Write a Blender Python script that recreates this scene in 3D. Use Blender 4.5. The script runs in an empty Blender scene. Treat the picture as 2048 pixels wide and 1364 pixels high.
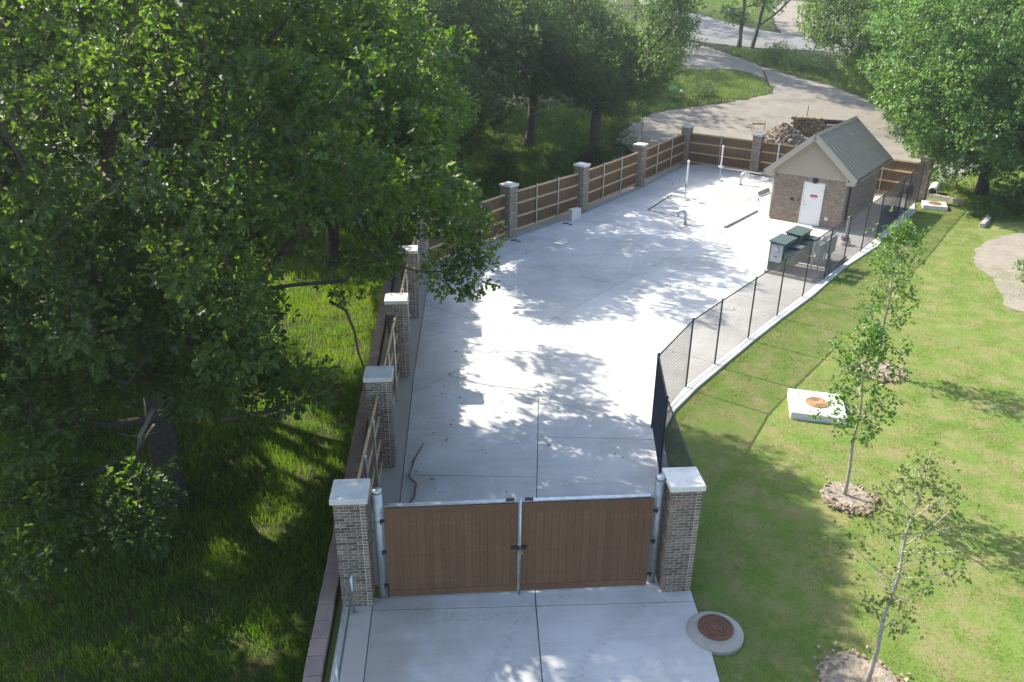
import bpy, math, random
import numpy as np
from mathutils import Vector, Matrix
from mathutils.geometry import delaunay_2d_cdt

random.seed(5)
rng = np.random.default_rng(11)
R = math.radians
S = bpy.context.scene
C = S.collection

# ------------------------------------------------------------------ camera, sky, sun, exposure
cam_data = bpy.data.cameras.new("camera")
cam = bpy.data.objects.new("camera", cam_data)
C.objects.link(cam)
cam_data.sensor_width = 36.0
cam_data.lens = 28.0
cam_data.clip_start = 0.1
cam_data.clip_end = 2000.0
PITCH, ROLL, YAW = R(24.01725), R(-0.56658), R(4.59938)
fw = Vector((math.sin(YAW) * math.cos(PITCH), math.cos(YAW) * math.cos(PITCH), -math.sin(PITCH)))
up0 = Vector((math.sin(YAW) * math.sin(PITCH), math.cos(YAW) * math.sin(PITCH), math.cos(PITCH)))
rt0 = Vector((math.cos(YAW), -math.sin(YAW), 0))
rt = rt0 * math.cos(ROLL) - up0 * math.sin(ROLL)
upv = rt0 * math.sin(ROLL) + up0 * math.cos(ROLL)
m = Matrix((rt, upv, -fw)).transposed().to_4x4()
m.translation = (0, 0, 11.15)
cam.matrix_world = m
S.camera = cam

SUN_DIR = Vector((-0.755 * math.cos(R(41.0)), 0.656 * math.cos(R(41.0)), math.sin(R(41.0)))).normalized()
world = bpy.data.worlds.new("World")
S.world = world
world.use_nodes = True
wn = world.node_tree
sky = wn.nodes.new("ShaderNodeTexSky")
sky.sky_type = 'NISHITA'
sky.sun_disc = False
sky.sun_elevation = R(41.0)
sky.sun_rotation = math.atan2(-0.755, 0.656)
sky.air_density = 1.0
sky.dust_density = 1.6
sky.ozone_density = 0.7
bgn = wn.nodes["Background"]
bgn.inputs[1].default_value = 0.15
wn.links.new(sky.outputs[0], bgn.inputs[0])
sun_data = bpy.data.lights.new("sun", 'SUN')
sun_data.energy = 4.6
sun_data.angle = R(0.53)
sun_data.color = (1.0, 0.93, 0.82)
sun = bpy.data.objects.new("sun", sun_data)
C.objects.link(sun)
sun.rotation_euler = SUN_DIR.to_track_quat('Z', 'Y').to_euler()
sun.location = (-20, 20, 30)

S.view_settings.view_transform = 'Standard'
S.view_settings.look = 'None'
S.view_settings.exposure = 1.5
S.view_settings.gamma = 1.0
S.view_settings.use_curve_mapping = False
S.cycles.max_bounces = 6
S.cycles.transmission_bounces = 4
S.cycles.diffuse_bounces = 3
S.cycles.glossy_bounces = 2
S.cycles.caustics_reflective = False
S.cycles.caustics_refractive = False
S.cycles.use_adaptive_sampling = True
S.cycles.adaptive_threshold = 0.01
S.cycles.use_denoising = True
S.cycles.denoiser = 'OPENIMAGEDENOISE'
S.cycles.denoising_input_passes = 'RGB_ALBEDO_NORMAL'
S.cycles.denoising_prefilter = 'ACCURATE'

# ------------------------------------------------------------------ materials
def node_mat(name):
    mt = bpy.data.materials.new(name)
    mt.use_nodes = True
    nt = mt.node_tree
    b = nt.nodes["Principled BSDF"]
    return mt, nt, b

def mat(name, col, rough=0.7, metal=0.0, var=0.0, scale=6.0, col2=None, bump=0.0, bscale=40.0, detail=5.0, spec=0.5, rand=0.0, w0=0.35, w1=0.68):
    """a principled material; col2 is mixed in by noise, var darkens and lightens finely, rand varies it from object to object"""
    mt, nt, b = node_mat(name)
    N, Lk = nt.nodes, nt.links
    b.inputs['Roughness'].default_value = rough
    b.inputs['Metallic'].default_value = metal
    b.inputs['Specular IOR Level'].default_value = spec
    tc = N.new("ShaderNodeTexCoord")
    src = None
    rgb = N.new("ShaderNodeRGB"); rgb.outputs[0].default_value = (*col, 1)
    src = rgb.outputs[0]
    if col2:
        n = N.new("ShaderNodeTexNoise"); n.inputs['Scale'].default_value = scale; n.inputs['Detail'].default_value = detail
        Lk.new(tc.outputs['Object'], n.inputs['Vector'])
        rp = N.new("ShaderNodeMapRange"); rp.inputs[1].default_value = w0; rp.inputs[2].default_value = w1
        Lk.new(n.outputs[0], rp.inputs[0])
        mx = N.new("ShaderNodeMix"); mx.data_type = 'RGBA'
        Lk.new(rp.outputs[0], mx.inputs[0]); Lk.new(src, mx.inputs[6]); mx.inputs[7].default_value = (*col2, 1)
        src = mx.outputs[2]
    if var or rand:
        n = N.new("ShaderNodeTexNoise"); n.inputs['Scale'].default_value = bscale; n.inputs['Detail'].default_value = 3
        Lk.new(tc.outputs['Object'], n.inputs['Vector'])
        rp = N.new("ShaderNodeMapRange"); rp.inputs[1].default_value = 0.3; rp.inputs[2].default_value = 0.7
        rp.inputs[3].default_value = 1 - var; rp.inputs[4].default_value = 1 + var
        Lk.new(n.outputs[0], rp.inputs[0])
        fac = rp.outputs[0]
        if rand:
            oi = N.new("ShaderNodeObjectInfo")
            r2 = N.new("ShaderNodeMapRange"); r2.inputs[3].default_value = 1 - rand; r2.inputs[4].default_value = 1 + rand
            Lk.new(oi.outputs['Random'], r2.inputs[0])
            mu = N.new("ShaderNodeMath"); mu.operation = 'MULTIPLY'
            Lk.new(fac, mu.inputs[0]); Lk.new(r2.outputs[0], mu.inputs[1]); fac = mu.outputs[0]
        vm = N.new("ShaderNodeVectorMath"); vm.operation = 'SCALE'
        Lk.new(src, vm.inputs[0]); Lk.new(fac, vm.inputs['Scale'])
        src = vm.outputs[0]
    Lk.new(src, b.inputs['Base Color'])
    if bump:
        n = N.new("ShaderNodeTexNoise"); n.inputs['Scale'].default_value = bscale; n.inputs['Detail'].default_value = 6
        Lk.new(tc.outputs['Object'], n.inputs['Vector'])
        bp = N.new("ShaderNodeBump"); bp.inputs['Strength'].default_value = bump; bp.inputs['Distance'].default_value = 0.02
        Lk.new(n.outputs[0], bp.inputs['Height']); Lk.new(bp.outputs[0], b.inputs['Normal'])
    return mt

def leaf_mat(name, c1, c2, t1, t2, trans=0.42, rough=0.45, spec=0.4):
    """leaves and blades: two tones carried by the 'tone' attribute, light passing through"""
    mt, nt, b = node_mat(name)
    N, Lk = nt.nodes, nt.links
    at = N.new("ShaderNodeAttribute"); at.attribute_name = 'tone'
    def mixc(a, bb):
        mx = N.new("ShaderNodeMix"); mx.data_type = 'RGBA'
        Lk.new(at.outputs['Fac'], mx.inputs[0]); mx.inputs[6].default_value = (*a, 1); mx.inputs[7].default_value = (*bb, 1)
        return mx.outputs[2]
    Lk.new(mixc(c1, c2), b.inputs['Base Color'])
    b.inputs['Roughness'].default_value = rough
    b.inputs['Specular IOR Level'].default_value = spec
    tr = N.new("ShaderNodeBsdfTranslucent")
    Lk.new(mixc(t1, t2), tr.inputs[0])
    ms = N.new("ShaderNodeMixShader"); ms.inputs[0].default_value = trans
    Lk.new(b.outputs[0], ms.inputs[1]); Lk.new(tr.outputs[0], ms.inputs[2])
    Lk.new(ms.outputs[0], N["Material Output"].inputs[0])
    return mt

def concrete_mat(name, base, dark, warm, speck=0.06):
    mt, nt, b = node_mat(name)
    N, Lk = nt.nodes, nt.links
    b.inputs['Roughness'].default_value = 0.85
    b.inputs['Specular IOR Level'].default_value = 0.3
    tc = N.new("ShaderNodeTexCoord")
    def noise(sc, det, rough=0.55, vec=None):
        n = N.new("ShaderNodeTexNoise"); n.inputs['Scale'].default_value = sc; n.inputs['Detail'].default_value = det; n.inputs['Roughness'].default_value = rough
        Lk.new(vec or tc.outputs['Object'], n.inputs['Vector']); return n.outputs[0]
    def rng_(x, a, bb, c=0., d=1.):
        r = N.new("ShaderNodeMapRange"); r.inputs[1].default_value = a; r.inputs[2].default_value = bb; r.inputs[3].default_value = c; r.inputs[4].default_value = d
        Lk.new(x, r.inputs[0]); return r.outputs[0]
    def mix(f, a, bb):
        mx = N.new("ShaderNodeMix"); mx.data_type = 'RGBA'
        Lk.new(f, mx.inputs[0])
        if isinstance(a, tuple): mx.inputs[6].default_value = (*a, 1)
        else: Lk.new(a, mx.inputs[6])
        mx.inputs[7].default_value = (*bb, 1)
        return mx.outputs[2]
    c = mix(rng_(noise(0.28, 9, 0.68), 0.42, 0.66), base, dark)
    c = mix(rng_(noise(0.9, 7, 0.7), 0.56, 0.80, 0, 0.75), c, warm)
    mp = N.new("ShaderNodeMapping"); mp.inputs['Scale'].default_value = (0.35, 6.0, 1); mp.inputs['Rotation'].default_value = (0, 0, 0.85)
    Lk.new(tc.outputs['Object'], mp.inputs['Vector'])
    c = mix(rng_(noise(1.0, 5, 0.6, mp.outputs[0]), 0.50, 0.72, 0, 0.6), c, tuple(x * 0.72 for x in base))
    vo = N.new("ShaderNodeTexVoronoi"); vo.inputs['Scale'].default_value = 3.2
    Lk.new(tc.outputs['Object'], vo.inputs['Vector'])
    c = mix(rng_(vo.outputs['Distance'], 0.03, 0.075, 0.55, 0.0), c, (0.07, 0.055, 0.04))
    c = mix(rng_(noise(90, 3), 0.35, 0.7, 0.0, speck * 4), c, tuple(x * 0.7 for x in base))
    sx = N.new("ShaderNodeSeparateXYZ"); Lk.new(tc.outputs['Object'], sx.inputs[0])
    ad = N.new("ShaderNodeMath"); ad.operation = 'MULTIPLY_ADD'; Lk.new(noise(1.1, 6, 0.65), ad.inputs[0]); ad.inputs[1].default_value = -3.2; Lk.new(sx.outputs[0], ad.inputs[2])
    c = mix(rng_(ad.outputs[0], -1.3, -2.9, 0.0, 0.55), c, (0.27, 0.225, 0.165))
    oi = N.new("ShaderNodeObjectInfo")
    vm = N.new("ShaderNodeVectorMath"); vm.operation = 'SCALE'; Lk.new(c, vm.inputs[0]); Lk.new(rng_(oi.outputs['Random'], 0, 1, 0.93, 1.05), vm.inputs['Scale']); c = vm.outputs[0]
    Lk.new(c, b.inputs['Base Color'])
    bp = N.new("ShaderNodeBump"); bp.inputs['Strength'].default_value = 0.25; bp.inputs['Distance'].default_value = 0.01
    Lk.new(noise(55, 5), bp.inputs['Height']); Lk.new(bp.outputs[0], b.inputs['Normal'])
    return mt

def ground_mat(name, cols, scales, rough=0.95, bump=0.6, bscale=18):
    """soil and turf: three colours by two noises"""
    mt, nt, b = node_mat(name)
    N, Lk = nt.nodes, nt.links
    b.inputs['Roughness'].default_value = rough
    b.inputs['Specular IOR Level'].default_value = 0.15
    tc = N.new("ShaderNodeTexCoord")
    src = None
    for i, (c, s) in enumerate(zip(cols, [None] + scales)):
        if i == 0:
            prev = c; continue
        n = N.new("ShaderNodeTexNoise"); n.inputs['Scale'].default_value = s; n.inputs['Detail'].default_value = 8; n.inputs['Roughness'].default_value = 0.65
        Lk.new(tc.outputs['Object'], n.inputs['Vector'])
        rp = N.new("ShaderNodeMapRange"); rp.inputs[1].default_value = 0.42; rp.inputs[2].default_value = 0.66
        Lk.new(n.outputs[0], rp.inputs[0])
        mx = N.new("ShaderNodeMix"); mx.data_type = 'RGBA'
        Lk.new(rp.outputs[0], mx.inputs[0])
        if src is None: mx.inputs[6].default_value = (*prev, 1)
        else: Lk.new(src, mx.inputs[6])
        mx.inputs[7].default_value = (*c, 1)
        src = mx.outputs[2]
    Lk.new(src, b.inputs['Base Color'])
    n = N.new("ShaderNodeTexNoise"); n.inputs['Scale'].default_value = bscale; n.inputs['Detail'].default_value = 8; n.inputs['Roughness'].default_value = 0.7
    Lk.new(tc.outputs['Object'], n.inputs['Vector'])
    bp = N.new("ShaderNodeBump"); bp.inputs['Strength'].default_value = bump; bp.inputs['Distance'].default_value = 0.05
    Lk.new(n.outputs[0], bp.inputs['Height']); Lk.new(bp.outputs[0], b.inputs['Normal'])
    return mt

M = {}
M['concrete'] = concrete_mat('new_concrete', (0.54, 0.53, 0.50), (0.36, 0.355, 0.34), (0.40, 0.365, 0.31))
M['walk'] = concrete_mat('walk_concrete', (0.62, 0.605, 0.57), (0.53, 0.52, 0.495), (0.53, 0.505, 0.455))
M['dirty_concrete'] = concrete_mat('dirty_concrete', (0.36, 0.34, 0.31), (0.27, 0.25, 0.22), (0.30, 0.25, 0.19))
M['cast'] = mat('cast_concrete', (0.60, 0.58, 0.54), 0.8, col2=(0.52, 0.49, 0.44), scale=3, bump=0.15, bscale=60, var=0.05)
M['cap'] = mat('cast_stone_cap', (0.62, 0.59, 0.53), 0.85, col2=(0.44, 0.41, 0.35), scale=3.2, var=0.08, bscale=45, bump=0.15, rand=0.12, w0=0.45, w1=0.8)
M['filler'] = mat('joint_filler', (0.05, 0.045, 0.04), 0.95)
M['mortar'] = mat('mortar', (0.62, 0.57, 0.50), 0.95, var=0.1, bscale=60, bump=0.2)
BR = [(0.235, 0.175, 0.13), (0.178, 0.13, 0.096), (0.284, 0.213, 0.158), (0.124, 0.092, 0.074), (0.232, 0.158, 0.113), (0.346, 0.272, 0.209)]
M['brick'] = [mat('fired_brick', c, 0.9, col2=tuple(x * 0.62 for x in c), scale=14, var=0.16, bscale=70, bump=0.3) for c in BR]
M['house_brick'] = [mat('sunlit_fired_brick', tuple(x * 0.75 + q for x, q in zip(c, (0.13, 0.10, 0.078))), 0.9, col2=tuple(x * 0.5 + q for x, q in zip(c, (0.10, 0.077, 0.06))), scale=14, var=0.14, bscale=70, bump=0.3) for c in BR]  # the pillar brick lightened, grazing sun on the house put into its colour
M['picket'] = mat('brown_picket', (0.130, 0.067, 0.032), 0.8, col2=(0.10, 0.052, 0.026), scale=5, rand=0.16, var=0.08)
M['gate_board'] = mat('brown_gate_board', (0.150, 0.076, 0.037), 0.68, col2=(0.126, 0.064, 0.032), scale=2.5, rand=0.10, var=0.10, bscale=9)
M['pine'] = mat('treated_pine', (0.50, 0.37, 0.18), 0.75, col2=(0.41, 0.30, 0.145), scale=4, rand=0.10, var=0.08)
M['galv'] = mat('galvanised_steel', (0.55, 0.57, 0.58), 0.42, 0.85, col2=(0.40, 0.42, 0.44), scale=9, var=0.08)
M['galv_dull'] = mat('dull_galvanised_steel', (0.46, 0.47, 0.47), 0.55, 0.6, col2=(0.36, 0.37, 0.37), scale=6, var=0.08)
M['groove'] = mat('dark_brown_groove', (0.085, 0.045, 0.024), 0.9)
M['black_metal'] = mat('black_vinyl_metal', (0.018, 0.018, 0.019), 0.5)
M['bronze'] = mat('dark_bronze_metal', (0.045, 0.042, 0.04), 0.5, 0.3)
M['white_paint'] = mat('white_door_paint', (0.76, 0.76, 0.72), 0.5, var=0.03)
M['pvc'] = mat('white_pipe', (0.74, 0.73, 0.70), 0.5, var=0.05, col2=(0.62, 0.60, 0.57), scale=5)
M['siding'] = mat('tan_siding', (0.40, 0.34, 0.27), 0.7, var=0.03)
M['fascia'] = mat('tan_fascia', (0.42, 0.36, 0.29), 0.6, var=0.03)
M['roof'] = mat('taupe_standing_seam', (0.27, 0.225, 0.17), 0.65, 0.0, var=0.04, rand=0.03, bscale=8)
M['green_paint'] = mat('dark_green_enamel', (0.048, 0.074, 0.062), 0.45, col2=(0.056, 0.084, 0.071), scale=3, var=0.06)
M['grey_paint'] = mat('grey_enamel', (0.33, 0.36, 0.37), 0.5, var=0.05)
M['rust'] = mat('rusty_iron', (0.20, 0.095, 0.055), 0.85, 0.2, col2=(0.14, 0.065, 0.042), scale=26, var=0.2, bump=0.4)
M['pale_rust'] = mat('pale_rusty_iron', (0.38, 0.22, 0.11), 0.85, 0.1, col2=(0.30, 0.165, 0.085), scale=26, var=0.15, bump=0.3)
M['capblock'] = mat('pinkish_wall_block', (0.30, 0.225, 0.19), 0.92, col2=(0.24, 0.18, 0.155), scale=5, rand=0.12, var=0.1, bump=0.3)
M['soil'] = ground_mat('soil', [(0.16, 0.115, 0.075), (0.24, 0.18, 0.12), (0.09, 0.065, 0.045)], [3, 9])
M['mulch'] = ground_mat('dry_bed_soil', [(0.30, 0.265, 0.21), (0.24, 0.205, 0.16), (0.15, 0.115, 0.08)], [4, 12])
M['clod'] = mat('clay_clod', (0.22, 0.16, 0.105), 0.95, col2=(0.30, 0.235, 0.165), scale=8, rand=0.3, var=0.2, bump=0.5)
M['gravel'] = ground_mat('gravel', [(0.215, 0.205, 0.18), (0.15, 0.142, 0.125), (0.25, 0.22, 0.18)], [0.22, 0.9], bump=1.0, bscale=11)
M['asphalt'] = ground_mat('worn_asphalt', [(0.17, 0.17, 0.168), (0.14, 0.14, 0.138), (0.19, 0.185, 0.175)], [0.7, 5], bump=0.2, bscale=30)
M['pale_gravel'] = ground_mat('pale_drive_gravel', [(0.225, 0.20, 0.16), (0.17, 0.15, 0.12), (0.25, 0.225, 0.18)], [0.8, 4], bump=0.5)
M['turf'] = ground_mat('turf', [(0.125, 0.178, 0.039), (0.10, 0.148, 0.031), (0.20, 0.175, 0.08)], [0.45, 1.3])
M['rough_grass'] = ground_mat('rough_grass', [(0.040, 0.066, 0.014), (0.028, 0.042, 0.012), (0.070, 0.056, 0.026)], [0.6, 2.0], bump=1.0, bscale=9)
M['bark'] = mat('oak_bark', (0.085, 0.068, 0.055), 0.95, col2=(0.045, 0.036, 0.03), scale=7, var=0.25, bscale=22, bump=0.9)
M['grey_bark'] = mat('grey_limb_bark', (0.20, 0.18, 0.155), 0.95, col2=(0.12, 0.105, 0.09), scale=7, var=0.2, bscale=22, bump=0.7)
M['sapling_bark'] = mat('pale_sapling_bark', (0.36, 0.32, 0.25), 0.9, col2=(0.25, 0.22, 0.17), scale=14, var=0.15, bump=0.3)
M['stick'] = mat('dead_stick', (0.10, 0.075, 0.055), 0.95)
M['plywood'] = mat('weathered_timber', (0.13, 0.10, 0.075), 0.85, col2=(0.18, 0.15, 0.12), scale=6, var=0.1)
M['rubble'] = mat('broken_stone', (0.20, 0.165, 0.13), 0.95, col2=(0.13, 0.105, 0.085), scale=3, rand=0.35, var=0.15, bump=0.4)
M['tanblock'] = mat('tan_stone_block', (0.22, 0.165, 0.10), 0.95, col2=(0.165, 0.12, 0.075), scale=4, rand=0.25, var=0.12, bump=0.4)
M['steel_dark'] = mat('weathered_dark_steel', (0.075, 0.07, 0.065), 0.7, 0.4, var=0.15)
M['flag'] = mat('red_flag_film', (0.50, 0.05, 0.055), 0.6)
M['red'] = mat('red_print', (0.55, 0.03, 0.04), 0.5)
M['pink'] = mat('pale_red_print', (0.70, 0.42, 0.42), 0.5)
M['paper'] = mat('white_sign_face', (0.78, 0.77, 0.75), 0.5)
M['blackprint'] = mat('black_print', (0.03, 0.03, 0.03), 0.6)
M['teal'] = mat('turquoise_plastic', (0.10, 0.50, 0.52), 0.5)
M['brass'] = mat('brass_padlock', (0.45, 0.30, 0.10), 0.4, 0.8)
M['silt'] = mat('dark_silt_cloth', (0.05, 0.05, 0.048), 0.9, var=0.1)
M['oak_leaf'] = leaf_mat('oak_leaf', (0.024, 0.050, 0.017), (0.050, 0.086, 0.024), (0.08, 0.19, 0.008), (0.28, 0.43, 0.03), 0.44, 0.48, 0.45)
M['dark_leaf'] = leaf_mat('dark_leaf', (0.023, 0.046, 0.018), (0.046, 0.074, 0.026), (0.07, 0.15, 0.010), (0.21, 0.32, 0.03), 0.36, 0.5, 0.4)
M['ash_leaf'] = leaf_mat('ash_leaf', (0.034, 0.080, 0.022), (0.072, 0.13, 0.032), (0.12, 0.26, 0.02), (0.28, 0.42, 0.05), 0.43, 0.42, 0.45)
M['bright_leaf'] = leaf_mat('bright_leaf', (0.060, 0.135, 0.034), (0.115, 0.20, 0.055), (0.14, 0.31, 0.03), (0.27, 0.43, 0.07), 0.40, 0.42, 0.45)
M['sapling_leaf'] = leaf_mat('sapling_leaf', (0.045, 0.115, 0.024), (0.12, 0.21, 0.042), (0.13, 0.30, 0.02), (0.30, 0.43, 0.06), 0.42, 0.45, 0.4)
M['thin_leaf'] = leaf_mat('thin_sapling_leaf', (0.08, 0.14, 0.03), (0.20, 0.20, 0.07), (0.18, 0.30, 0.03), (0.34, 0.34, 0.09), 0.40, 0.45, 0.4)
M['lawn_blade'] = leaf_mat('lawn_blade', (0.100, 0.208, 0.030), (0.245, 0.285, 0.075), (0.175, 0.35, 0.024), (0.345, 0.415, 0.08), 0.42, 0.6, 0.2)
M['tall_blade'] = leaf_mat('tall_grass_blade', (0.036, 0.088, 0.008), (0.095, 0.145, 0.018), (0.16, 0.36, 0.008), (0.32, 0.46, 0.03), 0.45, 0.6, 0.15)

# ------------------------------------------------------------------ mesh helpers
class MB:
    """collects shapes into one mesh"""
    def __init__(s): s.v, s.f, s.m = [], [], []
    def add(s, vs, fs, mi=0):
        o = len(s.v); s.v += [tuple(p) for p in vs]
        for q in fs: s.f.append(tuple(i + o for i in q)); s.m.append(mi)
    def box(s, cx, cy, cz, sx, sy, sz, rz=0.0, mi=0, ry=0.0, rx=0.0):
        mt = Matrix.Translation((cx, cy, cz)) @ Matrix.Rotation(rz, 4, 'Z') @ Matrix.Rotation(ry, 4, 'Y') @ Matrix.Rotation(rx, 4, 'X')
        vs = [mt @ Vector((x * sx / 2, y * sy / 2, z * sz / 2)) for z in (-1, 1) for y in (-1, 1) for x in (-1, 1)]
        s.add(vs, [(0, 2, 3, 1), (4, 5, 7, 6), (0, 1, 5, 4), (2, 6, 7, 3), (0, 4, 6, 2), (1, 3, 7, 5)], mi)
    def bbox(s, cx, cy, cz, sx, sy, sz, b, rz=0.0, mi=0):
        """a box with its top and vertical edges chamfered by b"""
        mt = Matrix.Translation((cx, cy, cz)) @ Matrix.Rotation(rz, 4, 'Z')
        def ring(x, y, c, z):
            return [(-x + c, -y, z), (x - c, -y, z), (x, -y + c, z), (x, y - c, z), (x - c, y, z), (-x + c, y, z), (-x, y - c, z), (-x, -y + c, z)]
        x, y, h = sx / 2, sy / 2, sz / 2
        rs = ring(x, y, b, -h) + ring(x, y, b, h - b) + ring(x - b, y - b, b, h)
        fs = [tuple(range(7, -1, -1)), tuple(range(16, 24))]
        for k in (0, 8):
            for i in range(8): fs.append((k + i, k + (i + 1) % 8, k + 8 + (i + 1) % 8, k + 8 + i))
        s.add([mt @ Vector(p) for p in rs], fs, mi)
    def tube(s, pts, r, n=8, mi=0, caps=True):
        pts = [Vector(p) for p in pts]
        rs = r if isinstance(r, (list, tuple)) else [r] * len(pts)
        o = len(s.v); prev = None
        for i, p in enumerate(pts):
            d = (pts[min(i + 1, len(pts) - 1)] - pts[max(i - 1, 0)])
            if d.length < 1e-9: d = Vector((0, 0, 1))
            d.normalize()
            if prev is None:
                a = Vector((0, 0, 1)) if abs(d.z) < 0.9 else Vector((1, 0, 0))
                u = d.cross(a).normalized()
            else:
                u = (prev - d * prev.dot(d)).normalized()
            w = d.cross(u); prev = u
            for k in range(n):
                t = 2 * math.pi * k / n
                s.v.append(tuple(p + (u * math.cos(t) + w * math.sin(t)) * rs[i]))
        for i in range(len(pts) - 1):
            for k in range(n):
                s.f.append((o + i * n + k, o + i * n + (k + 1) % n, o + (i + 1) * n + (k + 1) % n, o + (i + 1) * n + k)); s.m.append(mi)
        if caps:
            s.f.append(tuple(o + k for k in range(n - 1, -1, -1))); s.m.append(mi)
            e = o + (len(pts) - 1) * n
            s.f.append(tuple(e + k for k in range(n))); s.m.append(mi)
    def lathe(s, prof, n=24, mi=0, c=(0, 0, 0)):
        o = len(s.v)
        for r, z in prof:
            for k in range(n):
                t = 2 * math.pi * k / n
                s.v.append((c[0] + r * math.cos(t), c[1] + r * math.sin(t), c[2] + z))
        for i in range(len(prof) - 1):
            for k in range(n):
                s.f.append((o + i * n + k, o + i * n + (k + 1) % n, o + (i + 1) * n + (k + 1) % n, o + (i + 1) * n + k)); s.m.append(mi)
        s.f.append(tuple(o + (len(prof) - 1) * n + k for k in range(n))); s.m.append(mi)
        s.f.append(tuple(o + k for k in range(n - 1, -1, -1))); s.m.append(mi)
    def prism(s, poly, z0, z1, mi=0):
        n = len(poly)
        vs = [(p[0], p[1], z0) for p in poly] + [(p[0], p[1], z1) for p in poly]
        fs = [tuple(range(n - 1, -1, -1)), tuple(range(n, 2 * n))] + [(i, (i + 1) % n, n + (i + 1) % n, n + i) for i in range(n)]
        s.add(vs, fs, mi)
    def mesh(s, name, mats, smooth=False):
        me = bpy.data.meshes.new(name)
        me.from_pydata(s.v, [], s.f)
        for mm in (mats if isinstance(mats, list) else [mats]): me.materials.append(mm)
        if isinstance(mats, list): me.polygons.foreach_set('material_index', s.m)
        if smooth: me.polygons.foreach_set('use_smooth', [True] * len(me.polygons))
        me.update()
        return me
    def build(s, name, mats, parent=None, smooth=False, label=None, kind=None):
        return link(name, s.mesh(name, mats, smooth), parent, label, kind)

def link(name, me, parent=None, label=None, kind=None, loc=None, rz=None):
    o = bpy.data.objects.new(name, me)
    C.objects.link(o)
    if parent is not None: o.parent = parent
    if label: o['label'] = label
    if kind: o['kind'] = kind
    if loc is not None: o.location = loc
    if rz is not None: o.rotation_euler = (0, 0, rz)
    return o

def tag(o, label, cat, group=None):
    o['label'] = label; o['category'] = cat
    if group: o['group'] = group
    return o

def thing(name, label, cat, loc=(0, 0, 0), rz=0.0, group=None):
    o = bpy.data.objects.new(name, None)
    C.objects.link(o)
    o.empty_display_size = 0.2
    o.location = loc; o.rotation_euler = (0, 0, rz)
    return tag(o, label, cat, group)

def np_mesh(name, verts, faces, mats, tone=None, smooth=False):
    """verts (n,3), faces (m,k): one mesh straight from arrays"""
    me = bpy.data.meshes.new(name)
    n, k = faces.shape
    me.vertices.add(len(verts)); me.vertices.foreach_set('co', verts.astype(np.float32).ravel())
    me.loops.add(n * k); me.loops.foreach_set('vertex_index', faces.astype(np.int32).ravel())
    me.polygons.add(n); me.polygons.foreach_set('loop_start', np.arange(0, n * k, k, dtype=np.int32))
    if tone is not None:
        a = me.attributes.new('tone', 'FLOAT', 'POINT'); a.data.foreach_set('value', tone.astype(np.float32))
    for mm in (mats if isinstance(mats, list) else [mats]): me.materials.append(mm)
    if smooth: me.polygons.foreach_set('use_smooth', np.ones(n, dtype=bool))
    me.update(calc_edges=True)
    me.validate()
    return me

def in_poly(x, y, poly):
    c = np.zeros(x.shape, bool)
    n = len(poly)
    for i in range(n):
        x1, y1 = poly[i]; x2, y2 = poly[i - 1]
        if y1 == y2: continue
        c ^= ((y1 > y) != (y2 > y)) & (x < (x2 - x1) * (y - y1) / (y2 - y1) + x1)
    return c

def clip(poly, a, b, side):
    """the part of a polygon on one side of the line a-b"""
    nx, ny = -(b[1] - a[1]), b[0] - a[0]
    L_ = math.hypot(nx, ny); nx, ny = nx / L_ * side, ny / L_ * side
    out = []
    for i in range(len(poly)):
        p, q = poly[i], poly[(i + 1) % len(poly)]
        dp = (p[0] - a[0]) * nx + (p[1] - a[1]) * ny - 0.010
        dq = (q[0] - a[0]) * nx + (q[1] - a[1]) * ny - 0.010
        if dp >= 0: out.append(p)
        if (dp >= 0) != (dq >= 0):
            t = dp / (dp - dq); out.append((p[0] + (q[0] - p[0]) * t, p[1] + (q[1] - p[1]) * t))
    return out

def value_noise(x, y, sc, seed=0):
    """smooth value noise 0..1 on arrays"""
    g = np.random.default_rng(seed).random((64, 64))
    u, v = x * sc, y * sc
    i, j = np.floor(u).astype(int), np.floor(v).astype(int)
    fu, fv = u - i, v - j
    fu = fu * fu * (3 - 2 * fu); fv = fv * fv * (3 - 2 * fv)
    G = lambda a, b: g[a % 64, b % 64]
    return (G(i, j) * (1 - fu) + G(i + 1, j) * fu) * (1 - fv) + (G(i, j + 1) * (1 - fu) + G(i + 1, j + 1) * fu) * fv

# ------------------------------------------------------------------ layout (metres; x right, y away, z up)
YARD = [(-1.38, 12.58), (-1.25, 22.5), (-0.98, 31.2), (-0.75, 32.6), (3.0, 37.1), (7.2, 41.6), (11.72, 47.4), (16.4, 54.0),
        (19.8, 50.75), (26.7, 43.3), (25.71, 41.5), (22.99, 38.58), (20.2, 35.21), (17.19, 32.23), (14.24, 28.83), (12.0, 26.48),
        (10.35, 24.69), (7.33, 21.28), (6.22, 19.86), (5.72, 18.9), (5.3, 16.4), (4.75, 12.9), (4.70, 12.58)]
APRON = [(-1.70, 4.0), (4.30, 4.0), (4.53, 10.04), (4.60, 10.72), (4.64, 11.67), (4.68, 12.565), (-1.70, 12.565)]
FENCE_XW = ([-40, 33, 38.2, 42.6, 48.4, 55.2, 400], [-2.62, -2.62, 2.2, 6.5, 11.0, 15.7, 15.7])
def softp(t): return np.where(t > 20, t, np.log1p(np.exp(np.minimum(t, 20) / 2.0)) * 2.0)
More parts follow.
